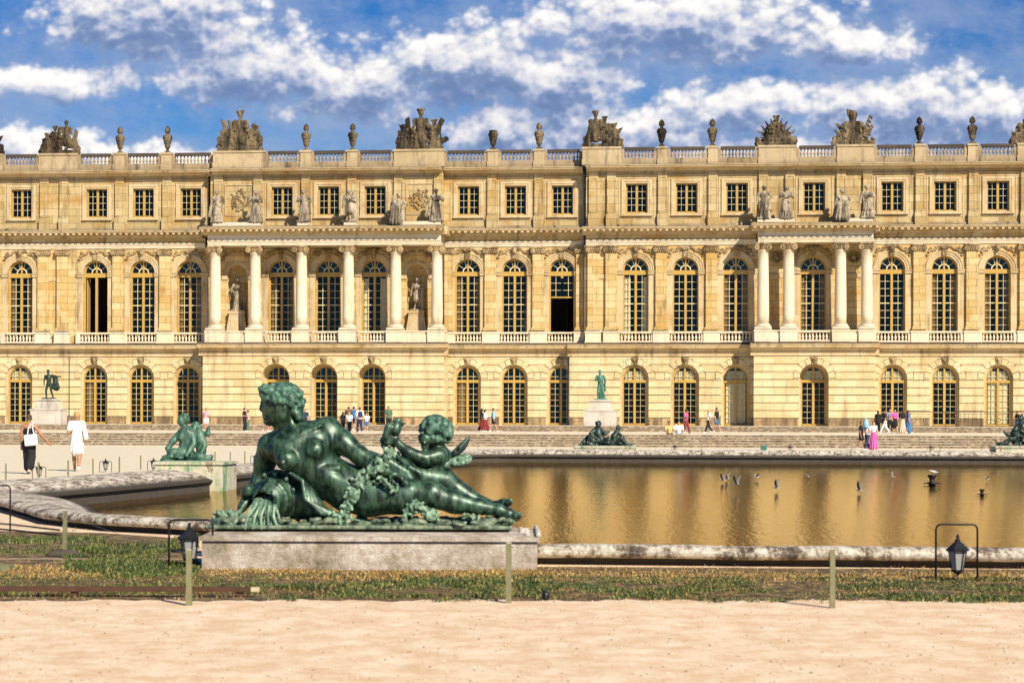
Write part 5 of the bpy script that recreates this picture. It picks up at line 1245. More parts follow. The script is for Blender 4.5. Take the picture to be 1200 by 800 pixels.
# garlands of leaves, reeds and rock on the base
def leaves(pts, n, w, dep, sz=(3.0, 6.0)):
    gd = SDF(VX)
    for i in range(n):
        t = rr.random() * (len(pts) - 1); j = int(t); f = t - j; x = pts[j][0] * (1 - f) + pts[j + 1][0] * f + rr.uniform(-w, w); y = pts[j][1] * (1 - f) + pts[j + 1][1] * f + rr.uniform(-w, w) * .8
        r_ = px(rr.uniform(*sz)); gd.ell(q(x, y, dep + rr.uniform(-.05, .05)), (r_, r_ * .5, r_ * .45), rot=(rr.uniform(-1, 1), rr.uniform(-3, 3), rr.uniform(-.5, .5)), k=.004)
    gd.build('leaf_garland', M['bronze_light'], NYM, NO)
leaves([(452, 532), (448, 548), (430, 556), (420, 568), (414, 582), (406, 600)], 170, 6.5, -.22)
leaves([(443, 560), (458, 566), (466, 574)], 45, 5, -.26, (2.5, 4.5))
leaves([(478, 600), (490, 592), (502, 598), (512, 604)], 90, 6, -.26)
leaves([(452, 516), (455, 530), (460, 538)], 70, 6, .16)
leaves([(392, 602), (410, 606)], 30, 7, -.3)
leaves([(545, 603), (565, 607)], 30, 4, -.25, (2, 4))
leaves([(255, 606), (272, 600), (284, 608)], 60, 6, -.2)
bs = SDF(.016)
bs.rbox(q(424, 615.3, .0), (px(176), .42, px(1.3)), rd=.008, k=.02)
for i in range(230):
    x = rr.uniform(256, 604); bs.ell(q(x, rr.uniform(607, 613), rr.uniform(-.40, .3)), (px(rr.uniform(2.5, 9)), rr.uniform(.03, .09), px(rr.uniform(1.5, 4.2))), rot=(0, rr.uniform(-.5, .5), rr.uniform(-.6, .6)), k=.012)
bs.ell(q(275, 609, -.1), (px(26), .25, px(8)), k=.03)
bs.build('rocky_base', M['bronze_base'], NYM, NO)
# the winged child
cbs = SDF(VX)
cbs.ell(q(507, 507, .30), (px(16), px(16), px(17)), k=.02); cbs.ell(q(498, 514, .22), (px(9), px(9), px(9)), k=.03); cbs.ell(q(491, 512, .20), (px(2.4), px(3), px(2.6)), k=.012)
cbs.ell(q(494, 507, .14), (px(2.5), px(1.5), px(2)), k=.01); cbs.cap(q(493, 518, .18), q(497, 519, .14), px(1.8), px(1.4), .01); cbs.ell(q(497, 524, .22), (px(5), px(5), px(3.5)), k=.02)
cbs.cap(q(510, 522, .30), q(514, 534, .32), px(9), px(13), .04)
cbs.path([q(514, 537, .32), q(508, 553, .36), q(494, 568, .40)], [px(12.5), px(14), px(15)], .05)
cbs.path([q(514, 534, .24), q(497, 538, .18), q(478, 531, .14), q(466, 520, .14)], [px(9.5), px(7.8), px(7.2), px(5)], .04)
cbs.path([q(512, 536, .44), q(490, 548, .46), q(474, 552, .4)], [px(10), px(8), px(6)], .03)
cbs.ell(q(462, 514, .14), (px(6), px(6), px(6)), k=.02)
for i in range(4): cbs.path([q(459, 509 + 3.2 * i, .10), q(453, 509 + 3.2 * i, .08), q(450, 512 + 3.0 * i, .13)], [px(2.1), px(2.0), px(1.6)], .006)
cbs.path([q(464, 508, .12), q(462, 502, .10), q(459, 499, .10)], [px(2.2), px(2), px(1.6)], .006)
cb = cbs.build('child_figure', M['bronze'], NYM, NO)
ch_ = SDF(VX); ch_.ell(q(509, 505, .31), (px(17), px(17), px(16)), k=.02)
for i in range(150):
    a = rr.uniform(0, 2 * math.pi); e = rr.uniform(-.7, 1.5); p = q(509, 506, .31) + Vector((px(18) * math.cos(e) * math.cos(a), px(18) * math.cos(e) * math.sin(a), px(17) * math.sin(e)))
    if p.x < q(498, 0).x and p.z < q(0, 504).z: continue
    ch_.ell(p, px(rr.uniform(2.6, 4.8)), k=.006)
ch_.build('child_hair', M['bronze_mid'], cb, NO)
for (root_, tips, dd, mm) in (((525, 538), [(549.5, 512), (549, 515.5), (548, 519), (546, 522.5), (543.5, 526), (540, 529), (536, 531)], .44, 'bronze_dark'), ((522, 545), [(552, 539), (552, 536.5), (550.5, 534), (548, 531.5), (551, 541.5), (548, 543.5), (543, 545)], .28, 'bronze_light')):
    wg = SDF(VX); s0 = q(root_[0], root_[1], dd)
    for k, (tx, ty) in enumerate(tips):
        tip = q(tx, ty, dd + .03 * (k % 2) + .05); wg.path([s0, s0.lerp(tip, .5), s0.lerp(tip, .85), tip], [px(4.2), px(3.4), px(2.4), px(1.2)], .004)
    for k in range(14): 
        tx, ty = tips[k % len(tips)]; wg.ell(s0.lerp(q(tx, ty, dd), .25 + .04 * k) + Vector((0, -.04, 0)), (px(3), px(1.6), px(2)), k=.004)
    wg.cap(q(517, 540, .36), s0, px(5), px(5), .03)
    wg.build('wing', M[mm], cb, NO)
dv = SDF(VX)   # the little bird he holds up
dv.ell(q(463, 503, .10), (px(7), px(6), px(8)), rot=(0, .4, 0), k=.02); dv.ell(q(466, 493.5, .10), (px(4.4), px(4), px(4.6)), k=.02); dv.cap(q(467, 498, .12), q(474, 496, .16), px(3), px(1.5)); dv.cap(q(455, 500, .08), q(451, 512, .06), px(5), px(4), .02); dv.cap(q(462, 492, .1), q(458, 494, .1), px(1.6), px(.9))
dv.build('held_bird', M['bronze'], cb, NO)

# its stone plinth
def plinth_mat():
    m, t, b_ = mat('mottled_pink_stone'); p = pos(t)
    n = t.noise(t.vm('MULTIPLY', p, (1, 1, .8)), 2.0, 8, .7); n2 = t.noise(p, 9, 8, .75)
    col = t.ramp(t.m('ADD', t.m('MULTIPLY', n, .6), t.m('MULTIPLY', n2, .4)), [(.36, (.13, .11, .06)), (.44, (.34, .28, .18)), (.50, (.48, .39, .30)), (.55, (.62, .53, .43)), (.63, (.80, .74, .63))])
    g = t.step(t.noise(t.vm('MULTIPLY', p, (2, 2, .25)), 4, 6, .7), .56, .72); col = t.mix(t.m('MULTIPLY', g, .5), col, (.20, .19, .09, 1))
    t.l(col, b_.inputs['Base Color']); b_.inputs['Roughness'].default_value = .9
    bump(t, b_, t.m('ADD', n2, t.noise(p, 45, 5, .8)), .8, .025); return m
M['plinth'] = plinth_mat()
PL = empty('stone_plinth', gp(433, 668, 0), 0, 'long mottled pinkish stone plinth under the reclining bronze nymph', 'plinth')
Pd = gp(433, 668, 0).y; sP = F / Pd
x0, x1 = -(433 - 237) / sP, (630 - 433) / sP; zt = NO.z - .03; zm = H - (unroll(433, 634) - 490) / sP; zc = zm + .045
MB().box(x0, x1, 0, 1.55, -.05, zm).build('body', M['plinth'], PL)
MB().box(x0 - .03, x1 + .03, -.03, 1.58, zm + .001, zc).build('fascia', M['plinth'], PL)
MB().add([(x0 - .025, -.025, zc), (x1 + .025, -.025, zc), (x1 + .025, 1.575, zc), (x0 - .025, 1.575, zc), (x0 + .03, .28, zt), (x1 - .17, .28, zt), (x1 - .17, 1.25, zt), (x0 + .03, 1.25, zt)],
         [(0, 1, 5, 4), (1, 2, 6, 5), (2, 3, 7, 6), (3, 0, 4, 7), (4, 5, 6, 7)]).build('cap', M['plinth'], PL)
sc_ = SDF(.012)
for k in range(4):
    y_ = .03 + .30 * k
    sc_.path([Vector((x1 - .165, y_ * .9 + .2, zt - .012)), Vector((x1 - .10, y_ + .1, zt - .012)), Vector((x1 - .03, y_ + .02, zt - .07)), Vector((x1 + .02, y_, zc + .012))], [.016, .022, .020, .022], .012)
sc_.cap(Vector((x1 - .16, .25, zt - .01)), Vector((x1 - .16, 1.2, zt - .01)), .024).cap(Vector((x1 + .005, .0, zc + .02)), Vector((x1 + .005, 1.5, zc + .02)), .024)
sc_.build('scroll_end', M['ped'], PL)

# ------------------------------------------------------------------ distant bronze groups on the rim
def bronze_group(name, x, ybase, ztop, dref, parts, m, label, vox=.022, origin_d=None):
    d = dref; s0 = F / d
    def w(px_, py, dy=0.0): return Vector(((px_ - 600) / s0, d + dy, H - (unroll(px_, py) - 490) / s0))
    s = SDF(vox); parts(s, w, lambda r: r / s0)
    o = w(x, ybase); ob = s.build(name, m, None, o); ob.location = o
    return setp(ob, label, 'statue', 'bronze groups along the basin rim')
def curls(s, w, r, cx, cy, rad, n=22, d=0.0):
    rr_ = random.Random(int(cx)); s.ell(w(cx, cy, d), r(rad), k=.01)
    for i in range(n):
        a = rr_.uniform(0, 6.28); e = rr_.uniform(-.3, 1.5); s.ell(w(cx, cy, d) + Vector((r(rad) * math.cos(e) * math.cos(a), r(rad) * math.cos(e) * math.sin(a), r(rad) * math.sin(e))), r(rad * .3), k=.01)
def g_left(s, w, r):
    curls(s, w, r, 215.5, 491, 6.0); s.ell(w(213, 493, -.05), (r(4.6), r(4.5), r(6)), k=.02); s.cap(w(209.5, 493, -.08), w(208.6, 495, -.08), r(1), r(1)); s.path([w(216, 497), w(217, 504)], [r(3), r(4)], .03)
    s.path([w(219, 508), w(219, 520), w(217, 531)], [r(9), r(8), r(9.5)], .08); s.ell(w(214, 512, -.12), (r(5), r(5), r(5)), k=.05)
    s.path([w(212, 507), w(204, 516, -.1), w(198, 525, -.15), w(201, 534, -.2)], [r(4.5), r(3.8), r(3), r(2.6)], .04)
    s.path([w(226, 508, -.05), w(228, 520, -.15), w(221, 533, -.3)], [r(4.5), r(3.6), r(2.6)], .04)
    s.path([w(218, 532), w(206, 531, -.25), w(197, 538, -.3), w(192, 539, -.3)], [r(8), r(6), r(4), r(2.5)], .06); s.path([w(222, 534), w(236, 535, -.2), w(247, 538, -.15)], [r(7), r(5), r(3)], .06)
    curls(s, w, r, 229, 500, 5.2, d=.15); s.ell(w(227.5, 502, .08), (r(4), r(4), r(5)), k=.02); s.path([w(231, 506, .15), w(234, 517, .15), w(235, 529, .15)], [r(5), r(6.5), r(6)], .06)
    s.path([w(236, 508, .15), w(243, 508, .1), w(243.5, 501, .1)], [r(3.4), r(2.8), r(2)], .03); s.path([w(236, 512, .1), w(240, 522, .05), w(237, 530, -.05)], [r(3), r(2.6), r(2)], .03)
    for i in range(26): s.ell(w(rng.uniform(192, 248), rng.uniform(534, 539), rng.uniform(-.4, .2)), (r(rng.uniform(2, 6)), r(3), r(rng.uniform(1.5, 3))), k=.04)
    s.rbox(w(220, 540.2, -.05), (r(29), .38, r(.9)), rd=.01)
bronze_group('bronze_group', 220, 541, 0, 52.6, g_left, M['bronze_mid'], 'green bronze seated woman with a child leaning on her back, on the rim at left')
def g_mid(s, w, r):
    curls(s, w, r, 701, 496.5, 3.4, 14); s.ell(w(701, 498, -.06), (r(2.8), r(3), r(3.6)), k=.02); s.path([w(701, 500), w(701, 508), w(705, 517)], [r(3), r(5), r(5.5)], .05)
    s.path([w(698, 503), w(692, 508, -.1), w(690, 515, -.15)], [r(2.6), r(2.2), r(1.8)], .03); s.path([w(704, 503, -.05), w(709, 508, -.15), w(713, 506, -.1)], [r(2.6), r(2), r(1.6)], .03)
    s.path([w(703, 516), w(696, 517, -.2), w(689, 521, -.25)], [r(4.4), r(3.4), r(2.2)], .04); s.path([w(705, 517), w(713, 515, -.2), w(716, 521, -.2)], [r(4.4), r(3.2), r(2)], .04)
    for k in range(10):
        a0, a1 = .628 * k, .628 * (k + 1); s.cap(w(694.5 + 5 * math.cos(a0), 516 + 5 * math.sin(a0), -.32), w(694.5 + 5 * math.cos(a1), 516 + 5 * math.sin(a1), -.32), r(1.2), r(1.2), .02)
    s.ell(w(694.5, 516, -.28), (r(3), r(1.5), r(3)), k=.03); s.path([w(690, 512, .2), w(684, 518, .1), w(679, 522, .0)], [r(3), r(2.4), r(1.4)], .03)
    curls(s, w, r, 724.5, 501, 2.8, 12); s.path([w(724, 504), w(720, 511), w(719, 518)], [r(2.4), r(4), r(4.4)], .04); s.path([w(723, 506), w(729, 511, -.1), w(732, 517, -.1)], [r(2), r(1.8), r(1.4)], .03)
    s.path([w(720, 518), w(728, 514, -.1), w(734, 520, -.1), w(740, 520.5, -.1)], [r(3.8), r(3), r(2), r(1.4)], .03); s.path([w(720, 519), w(713, 520, -.1)], [r(3.8), r(2.6)], .03)
    for i in range(22): s.ell(w(rng.uniform(684, 734), rng.uniform(518.5, 521.5), rng.uniform(-.3, .25)), (r(rng.uniform(1.5, 4)), r(2), r(rng.uniform(1, 2))), k=.04)
    s.rbox(w(710, 522.2, 0), (r(30), .40, r(.7)), rd=.01)
bronze_group('bronze_group', 710, 522.8, 0, 88.6, g_mid, M['bronze_dark'], 'dark bronze pair of seated children on the far rim below the green bronze man')
def g_right(s, w, r):
    curls(s, w, r, 1196, 490.5, 3.6, 14); s.path([w(1196, 494), w(1193, 503), w(1193, 514)], [r(2.2), r(4.2), r(4.6)], .03); s.path([w(1197, 499, -.1), w(1201, 507, -.2), w(1197, 513, -.3)], [r(2.4), r(2), r(1.6)], .02)
    for i in range(14): s.ell(w(1186 + rng.uniform(0, 12), 503 + rng.uniform(0, 14), -.2), (r(rng.uniform(1, 2)), r(1.4), r(rng.uniform(1.2, 2.6))), rot=(0, rng.uniform(-1, 1), 0), k=.015); s.path([w(1192, 500), w(1187, 506, -.1), w(1190, 512, -.15)], [r(2.6), r(2.2), r(1.8)], .03)
    s.path([w(1192, 515), w(1183, 514, -.2), w(1176, 518, -.2), w(1168, 520, -.2), w(1165, 516, -.2)], [r(4), r(2.8), r(2.0), r(1.4), r(1.0)], .02); s.path([w(1190, 510), w(1181, 509, 0), w(1177, 506, 0)], [r(3), r(2.4), r(1.6)], .03)
    s.path([w(1198, 500), w(1208, 510), w(1222, 516), w(1236, 520)], [r(6), r(7), r(5), r(2)], .06); curls(s, w, r, 1216, 500, 3.2, 12); s.path([w(1216, 503), w(1214, 514)], [r(4), r(5)], .04)
    for i in range(22): s.ell(w(rng.uniform(1170, 1232), rng.uniform(518.5, 521.5), rng.uniform(-.3, .25)), (r(rng.uniform(1.5, 4)), r(2), r(rng.uniform(1, 2))), k=.04)
    s.rbox(w(1202, 522.2, 0), (r(34), .40, r(.7)), rd=.01)
bronze_group('bronze_group', 1202, 522.8, 0, 86.4, g_right, M['bronze_dark'], 'dark bronze reclining figure group cut by the right edge, on its green stained plinth')
def green_stone():
    m, t, b_ = mat('verdigris_stained_stone'); p = pos(t)
    n = t.noise(t.vm('MULTIPLY', p, (2.2, 2.2, .8)), 1.3, 7, .7)
    col = t.ramp(n, [(.36, (.10, .20, .11)), (.43, (.34, .44, .24)), (.48, (.52, .47, .32)), (.55, (.64, .58, .43)), (.60, (.24, .16, .08)), (.66, (.6, .54, .38))])
    t.l(col, b_.inputs['Base Color']); b_.inputs['Roughness'].default_value = .9; bump(t, b_, t.noise(p, 12, 6, .7), .4, .03); return m
M['gstone'] = green_stone()
def rim_plinth(xa, xb, ytop, ybot, depth, label):
    c = gp((xa + xb) / 2, ybot, -.33); s_ = F / c.y; zt_ = H - (unroll((xa + xb) / 2, ytop) - 490) / s_; e = empty('rim_plinth', (c.x, c.y, 0), -TH, label, 'plinth', 'plinths of the bronze groups')
    w_ = (xb - xa) / 2 / s_; MB().box(-w_, w_, 0, depth, -.6, zt_ - .07).build('block', M['gstone'], e); MB().box(-w_ - .04, w_ + .04, -.04, depth + .04, zt_ - .069, zt_).build('cap', M['gstone'], e)
rim_plinth(181, 262, 541, 575, 1.5, 'stained stone plinth under the green bronze woman and child at left')
rim_plinth(673, 744, 522.8, 541.5, 1.9, 'stained stone plinth under the bronze children on the far rim')
rim_plinth(1168, 1242, 522.8, 544, 1.9, 'green streaked stone plinth at the right edge of the far rim')
# ------------------------------------------------------------------ people
SKIN = paint('skin', (.50, .27, .17), .55, 0, .06); SKIN_D = paint('dark_skin', (.13, .065, .04), .5, 0, .06); SKIN_T = paint('tanned_skin', (.40, .19, .10), .55, 0, .06)
def cloth(name, c): return paint('cloth_' + name, c, .9, 0, .14, 14)
C_ = dict(black=cloth('black', (.012, .012, .014)), navy=cloth('navy', (.02, .03, .08)), white=cloth('white', (.80, .78, .74)), blue=cloth('blue', (.04, .17, .42)), red=cloth('dark_red', (.22, .025, .03)),
          pink=cloth('pink', (.75, .38, .40)), magenta=cloth('magenta', (.75, .10, .40)), yellow=cloth('yellow', (.62, .45, .16)), brown=cloth('brown', (.12, .07, .05)), grey=cloth('grey', (.25, .25, .26)),
          green=cloth('green', (.08, .16, .09)), denim=cloth('denim', (.06, .12, .24)), rose=cloth('rose', (.60, .12, .25)), sky=cloth('sky', (.25, .50, .70)), peach=cloth('peach', (.70, .50, .38)))
HAIR = dict(dark=paint('dark_hair', (.015, .01, .008), .5), brown=paint('brown_hair', (.09, .045, .02), .5), blonde=paint('blonde_hair', (.45, .28, .10), .5))
def person(loc, h, yaw, label, top=None, bottom=None, dress=None, hair='brown', long=False, skin=None, pose='walk', arms=('down', 'down'), fem=False, shoes='white', extra=None, vox=None, group='visitors near the palace', bun=False):
    """yaw 0 faces the camera; returns the root"""
    skin = skin or SKIN; root = empty('person', loc, yaw, label, 'person', group); k = h; V = lambda x, y, z_: Vector((x * k, y * k, z_ * k))
    vox = vox or .0155 * k / 1.7; b = SDF(vox); st = {'walk': .13, 'stride': .19, 'stand': .03, 'sit': 0}[pose]; sit = pose == 'sit'; dz = -.30 if sit else -.012 * (st > .1)
    pel = V(0, 0, .53 + dz); wa = V(0, .0, .62 + dz); ch = V(0, .0, .74 + dz); nk = V(0, .003, .84 + dz); hd = V(0, -.012, .925 + dz)
    sw = .118 if not fem else .102
    b.ell(hd, (.043 * k, .053 * k, .066 * k), k=.01); b.ell(hd + V(0, -.025, -.028), (.030 * k, .030 * k, .030 * k), k=.015); b.cap(hd + V(0, -.052, .004), hd + V(0, -.061, -.010), .006 * k, .008 * k, .008)
    for e in (-1, 1): b.ell(hd + V(.017 * e, -.050, .008), .0075 * k, k=.002, sub=True); b.ell(hd + V(.0455 * e, .0, -.002), (.006 * k, .010 * k, .015 * k), k=.006)
    b.ell(hd + V(0, -.055, -.028), (.014 * k, .005 * k, .0045 * k), k=.005)
    b.cap(nk - V(0, 0, .02), hd - V(0, -.01, .03), .031 * k, .030 * k, .02)
    b.ell(ch, (.088 * k if not fem else .078 * k, .056 * k, .095 * k), k=.04); b.cap(V(-sw * .8, 0, .80 + dz), V(sw * .8, 0, .80 + dz), .040 * k, .040 * k, .03); b.cap(wa, ch, .064 * k if not fem else .055 * k, .07 * k, .04); b.ell(pel, (.086 * k, .062 * k, .060 * k), k=.04)
    if fem:
        for e in (-1, 1): b.ell(ch + V(.036 * e, -.045, .0), .030 * k, k=.02)
    legs = []; armsP = []
    for e in (-1, 1):
        hp = pel + V(.048 * e, 0, -.02); fw = -st * e
        if sit: kn = V(.06 * e, -.24, .24); an = V(.06 * e, -.26, .04 - .04); to = an + V(0, -.09, -.02)
        else:
            an = V(.05 * e, fw, .04 + (.03 if fw > .1 else 0)); kn = V(.052 * e, fw * .35 - .03, .28); to = an + V(.012 * e, -.085, -.02)
        b.path([hp, kn], [.052 * k, .036 * k], .03); b.path([kn, kn.lerp(an, .35) + V(0, .008, 0), an], [.035 * k, .034 * k, .020 * k], .02); b.path([an, to], [.021 * k, .016 * k], .01); b.cap(an, an + V(0, .025, -.02), .018 * k, .016 * k, .01)
        legs.append((hp, kn, an, to))
        a = arms[0 if e < 0 else 1]; sh = V(sw * e, 0, .805 + dz)
        off = {'down': (V(.025 * e, .015, -.17), V(.01 * e, -.04, -.15)), 'swing': (V(.02 * e, .05, -.16), V(.01 * e, .05, -.14)), 'bent': (V(.03 * e, .02, -.16), V(-.04 * e, -.13, .01)), 'phone': (V(.03 * e, -.02, -.15), V(-.05 * e, -.10, .11)),
               'out': (V(.10 * e, .0, -.14), V(.10 * e, -.05, -.12)), 'up': (V(.04 * e, -.06, .0), V(-.06 * e, -.05, .13)), 'hip': (V(.08 * e, .03, -.14), V(-.06 * e, -.04, -.09)), 'knee': (V(.02 * e, -.06, -.14), V(-.02 * e, -.13, -.04))}[a]
        el = sh + off[0]; wr = el + off[1]; fd = (wr - el).normalized()
        b.path([sh, el, wr], [.031 * k, .024 * k, .016 * k], .02); b.ell(wr + fd * .030 * k, (.018 * k, .018 * k, .022 * k), k=.01)
        side = fd.cross(Vector((0, 1, .01))).normalized(); side = side if side.length > .5 else Vector((1, 0, 0))
        for i in range(4):
            o = side * ((i - 1.5) * .0105 * k); L = (.036, .042, .040, .032)[i] * k
            b.path([wr + fd * .045 * k + o, wr + fd * (.045 * k + L * .55) + o * 1.15, wr + fd * (.045 * k + L) + o + V(0, -.008, 0)], [.0060 * k, .0056 * k, .0048 * k], .002)
        b.path([wr + fd * .02 * k - side * .016 * k, wr + fd * .045 * k - side * .028 * k, wr + fd * .060 * k - side * .026 * k], [.0068 * k, .0062 * k, .005 * k], .003)
        armsP.append((sh, el, wr, fd))
    body = b.build('body', skin, root)
    hr = SDF(vox); hr.ell(hd + V(0, .010, .016), (.050 * k, .056 * k, .060 * k), k=.01); hr.ell(hd + V(0, -.040, -.010), (.040 * k, .035 * k, .046 * k), k=.004, sub=True)
    if long: hr.path([hd + V(0, .035, 0), hd + V(0, .055, -.07), hd + V(.01, .062, -.16)], [.042 * k, .038 * k, .020 * k], .02)
    if bun: hr.ell(hd + V(0, .055, .045), .024 * k, k=.01)
    hr.build('hair', HAIR[hair], root)
    g = .011 * k
    def torso(s, sleeves=True, low=.53, straps=False):
        tz = .80 if not straps else .755
        if not straps: s.cap(V(-sw * .78, 0, .80 + dz), V(sw * .78, 0, .80 + dz), .040 * k + g, .040 * k + g, .03)
        s.ell(ch - V(0, 0, .0 if not straps else .02), (.088 * k + g, .056 * k + g, (.095 if not straps else .07) * k + g * .3), k=.04); s.cap(wa, ch - V(0, 0, .02), .064 * k + g * 1.3, .068 * k + g, .04); s.ell(pel + V(0, 0, .03 if low > .5 else 0), (.088 * k + g, .064 * k + g, .05 * k), k=.04)
        if fem:
            for e in (-1, 1): s.ell(ch + V(.036 * e, -.045, .0), .030 * k + g, k=.02)
        if sleeves:
            for sh, el, wr, fd in armsP: s.cap(sh, sh.lerp(el, .62), .031 * k + g, .030 * k + g, .02)
    if top:
        s = SDF(vox); torso(s, top[1] not in ('vest', 'strapless'), straps=top[1] == 'strapless'); s.build('shirt', C_[top[0]], root)
        if top[1] == 'long': 
            s = SDF(vox); [s.path([a_, b_, c_], [.031 * k + g, .026 * k + g, .019 * k + g * .7], .02) for a_, b_, c_, f_ in armsP]; s.build('sleeves', C_[top[0]], root)
    if bottom:
        s = SDF(vox); col, kind = bottom; s.ell(pel + V(0, 0, -.005), (.088 * k + g, .064 * k + g, .064 * k), k=.04)
        if kind == 'skirt': s.robe(V(0, 0, .57 + dz), V(0, -st * .1, .33), .095 * k, .115 * k, 9, .010 * k, 1.0, .02)
        elif kind == 'long_skirt': s.robe(V(0, 0, .57 + dz), V(0, -st * .1, .10), .092 * k, .14 * k, 11, .012 * k, 1.0, .02)
        else:
            for hp, kn, an, to in legs:
                if kind == 'shorts': s.cap(hp, hp.lerp(kn, .62), .055 * k + g, .050 * k + g, .02)
                elif kind == 'wide': s.path([hp, kn, kn.lerp(an, .72)], [.058 * k + g, .055 * k + g, .062 * k + g], .02)
                else: s.path([hp, kn, kn.lerp(an, .92)], [.053 * k + g, .037 * k + g, .026 * k + g], .015)
        s.build({'skirt': 'skirt', 'long_skirt': 'skirt', 'shorts': 'shorts'}.get(kind, 'trousers'), C_[col], root)
    if dress:
        s = SDF(vox); torso(s, dress[1] != 'strap', straps=dress[1] == 'strap'); hem = {'short': .36, 'strap': .34, 'long': .12, 'midi': .26}[dress[1]]
        s.robe(V(0, 0, .60 + dz), V(0, -st * .12, hem), .094 * k, .112 * k, 10, .006 * k, .6, .03); s.build('dress', C_[dress[0]], root)
        if dress[1] != 'strap':
            s = SDF(vox); [s.cap(sh, sh.lerp(el, .45), .034 * k, .037 * k) for sh, el, wr, fd in armsP]; s.build('sleeves', C_[dress[0]], root)
    s = SDF(vox)
    for hp, kn, an, to in legs: s.cap(an + V(0, .022, -.016), to + V(0, .0, -.002), .024 * k, .020 * k, .01)
    s.build('shoes', C_[shoes], root)
    if extra: extra(root, V, vox, armsP, dz, k)
    return root
def backpack(col):
    def f(root, V, vox, A, dz, k): SDF(vox).rbox(V(0, .095, .72 + dz), (.055 * k, .03 * k, .085 * k), rd=.02 * k).cap(V(-.06, .05, .80 + dz), V(-.06, -.045, .76 + dz), .012 * k).cap(V(.06, .05, .80 + dz), V(.06, -.045, .76 + dz), .012 * k).build('backpack', C_[col], root)
    return f
def tote(col, side=1):
    def f(root, V, vox, A, dz, k):
        SDF(vox).rbox(V(.07 * side, .105, .56), (.088 * k, .030 * k, .078 * k), rot=(0, -.1 * side, 0), rd=.015 * k).build('tote_bag', C_[col], root)
        SDF(vox * .8).path([V(.01 * side, .105, .64), V(.02 * side, .085, .76), V(.055 * side, .0, .85), V(.07 * side, -.06, .74)], [.009 * k] * 4, .004).path([V(.125 * side, .105, .64), V(.09 * side, .085, .76), V(.085 * side, .03, .845)], [.009 * k] * 3, .004).build('bag_straps', C_[col], root)
    return f
def shoulder_bag(col, side=1):
    def f(root, V, vox, A, dz, k):
        SDF(vox).rbox(V(.15 * side, .02, .60), (.018 * k, .04 * k, .06 * k), rot=(0, -.2 * side, 0), rd=.015 * k).cap(V(.15 * side, .02, .66), V(.10 * side, .0, .83), .008 * k).build('handbag', C_[col], root)
    return f
def at_ground(x, y, z_=0.0): return gp(x, y, z_)
def feet(x, y, zg, hpx):   # position and real height for feet at (x,y) on level zg, hpx tall in the picture
    p = gp(x, y, zg); return p, hpx * p.y / F
# two women walking away on the pale gravel at left
p, hh = feet(34, 555, 0, 73); person(p, hh * .97, R(174), 'woman in black strapless jumpsuit with a white tote bag, walking away at far left', top=('black', 'strapless'), bottom=('black', 'wide'), hair='brown', fem=True, pose='walk', skin=SKIN_T, arms=('out', 'down'), shoes='peach', extra=tote('white', -1), vox=.013, bun=True)
p, hh = feet(90, 552, 0, 73); person(p, hh * .97, R(184), 'woman in a short white dress with white trainers, walking away beside the jumpsuit woman', dress=('white', 'short'), hair='blonde', fem=True, pose='walk', skin=SKIN_T, arms=('bent', 'bent'), shoes='white', extra=shoulder_bag('white', -1), vox=.013)
LZ = .65
def on_landing(x, hpx=27.5, y=506.0, **k):
    p = gp(x, y, LZ); d = min(p.y, 134.5 + 0 * x); c = Vector(((x - 600) * d / F, d, LZ)); lim = D0 - (c.x) * .0912
    return c, hpx * d / F
def P(x, label, hpx=27.5, dy=0.0, yaw=0, **k):
    d = 118 + dy; c = Vector(((x - 600) * d / F, d, LZ)); person(c, hpx * d / F, R(yaw), label, **k)
# everyone below stands on the paved landing between the two flights (level 0.65)
P(241.5, 'woman in pink top and white shorts standing behind the green seated woman and child', 27, 12, 0, top=('pink', 'tee'), bottom=('white', 'shorts'), hair='brown', long=True, fem=True, arms=('phone', 'bent'), pose='stand')
P(286.5, 'man in black standing close to a person in pink, left of the nymph', 28, 8, 80, top=('black', 'tee'), bottom=('black', 'trousers'), hair='dark', arms=('bent', 'down'), pose='stand')
P(290.8, 'person in a pink top and green trousers touching the man in black', 25, 8.6, -90, top=('pink', 'tee'), bottom=('green', 'trousers'), hair='brown', arms=('bent', 'down'), fem=True, pose='stand')
P(311, 'visitor in black with pink shorts partly hidden by the face of the nymph', 27, 12, 60, top=('black', 'tee'), bottom=('pink', 'shorts'), hair='dark', pose='walk')
P(319, 'visitor in a dark red top hidden behind the neck of the nymph', 26, 10, -70, top=('red', 'tee'), bottom=('pink', 'shorts'), hair='dark', pose='walk', fem=True)
P(357.5, 'dark-haired visitor whose head shows just above the shoulder of the nymph', 26, 14, 0, top=('navy', 'tee'), bottom=('black', 'trousers'), hair='dark', pose='stand')
P(402, 'visitor in black with long dark hair at the left of the crowd behind the nymph', 25, -1, 150, top=('black', 'tee'), bottom=('black', 'trousers'), hair='dark', long=True, fem=True, pose='walk')
P(408.5, 'man with a brown backpack at the back of the crowd behind the nymph', 29, 16, 180, top=('brown', 'tee'), bottom=('grey', 'trousers'), hair='brown', skin=SKIN_T, pose='walk', extra=backpack('brown'))
P(414.5, 'man in a blue shirt beside the one with the brown backpack', 29, 16, 150, top=('blue', 'tee'), bottom=('navy', 'shorts'), hair='dark', pose='walk', arms=('down', 'bent'))
P(409.5, 'blonde woman in a white top in front of the man in blue', 25, -1.5, 170, top=('white', 'tee'), bottom=('black', 'trousers'), hair='blonde', long=True, fem=True, pose='walk')
P(421.5, 'man in a white shirt with a navy bag on his back, nearest of the crowd', 31, -2.5, 200, top=('white', 'tee'), bottom=('navy', 'trousers'), hair='brown', pose='walk', extra=backpack('navy'))
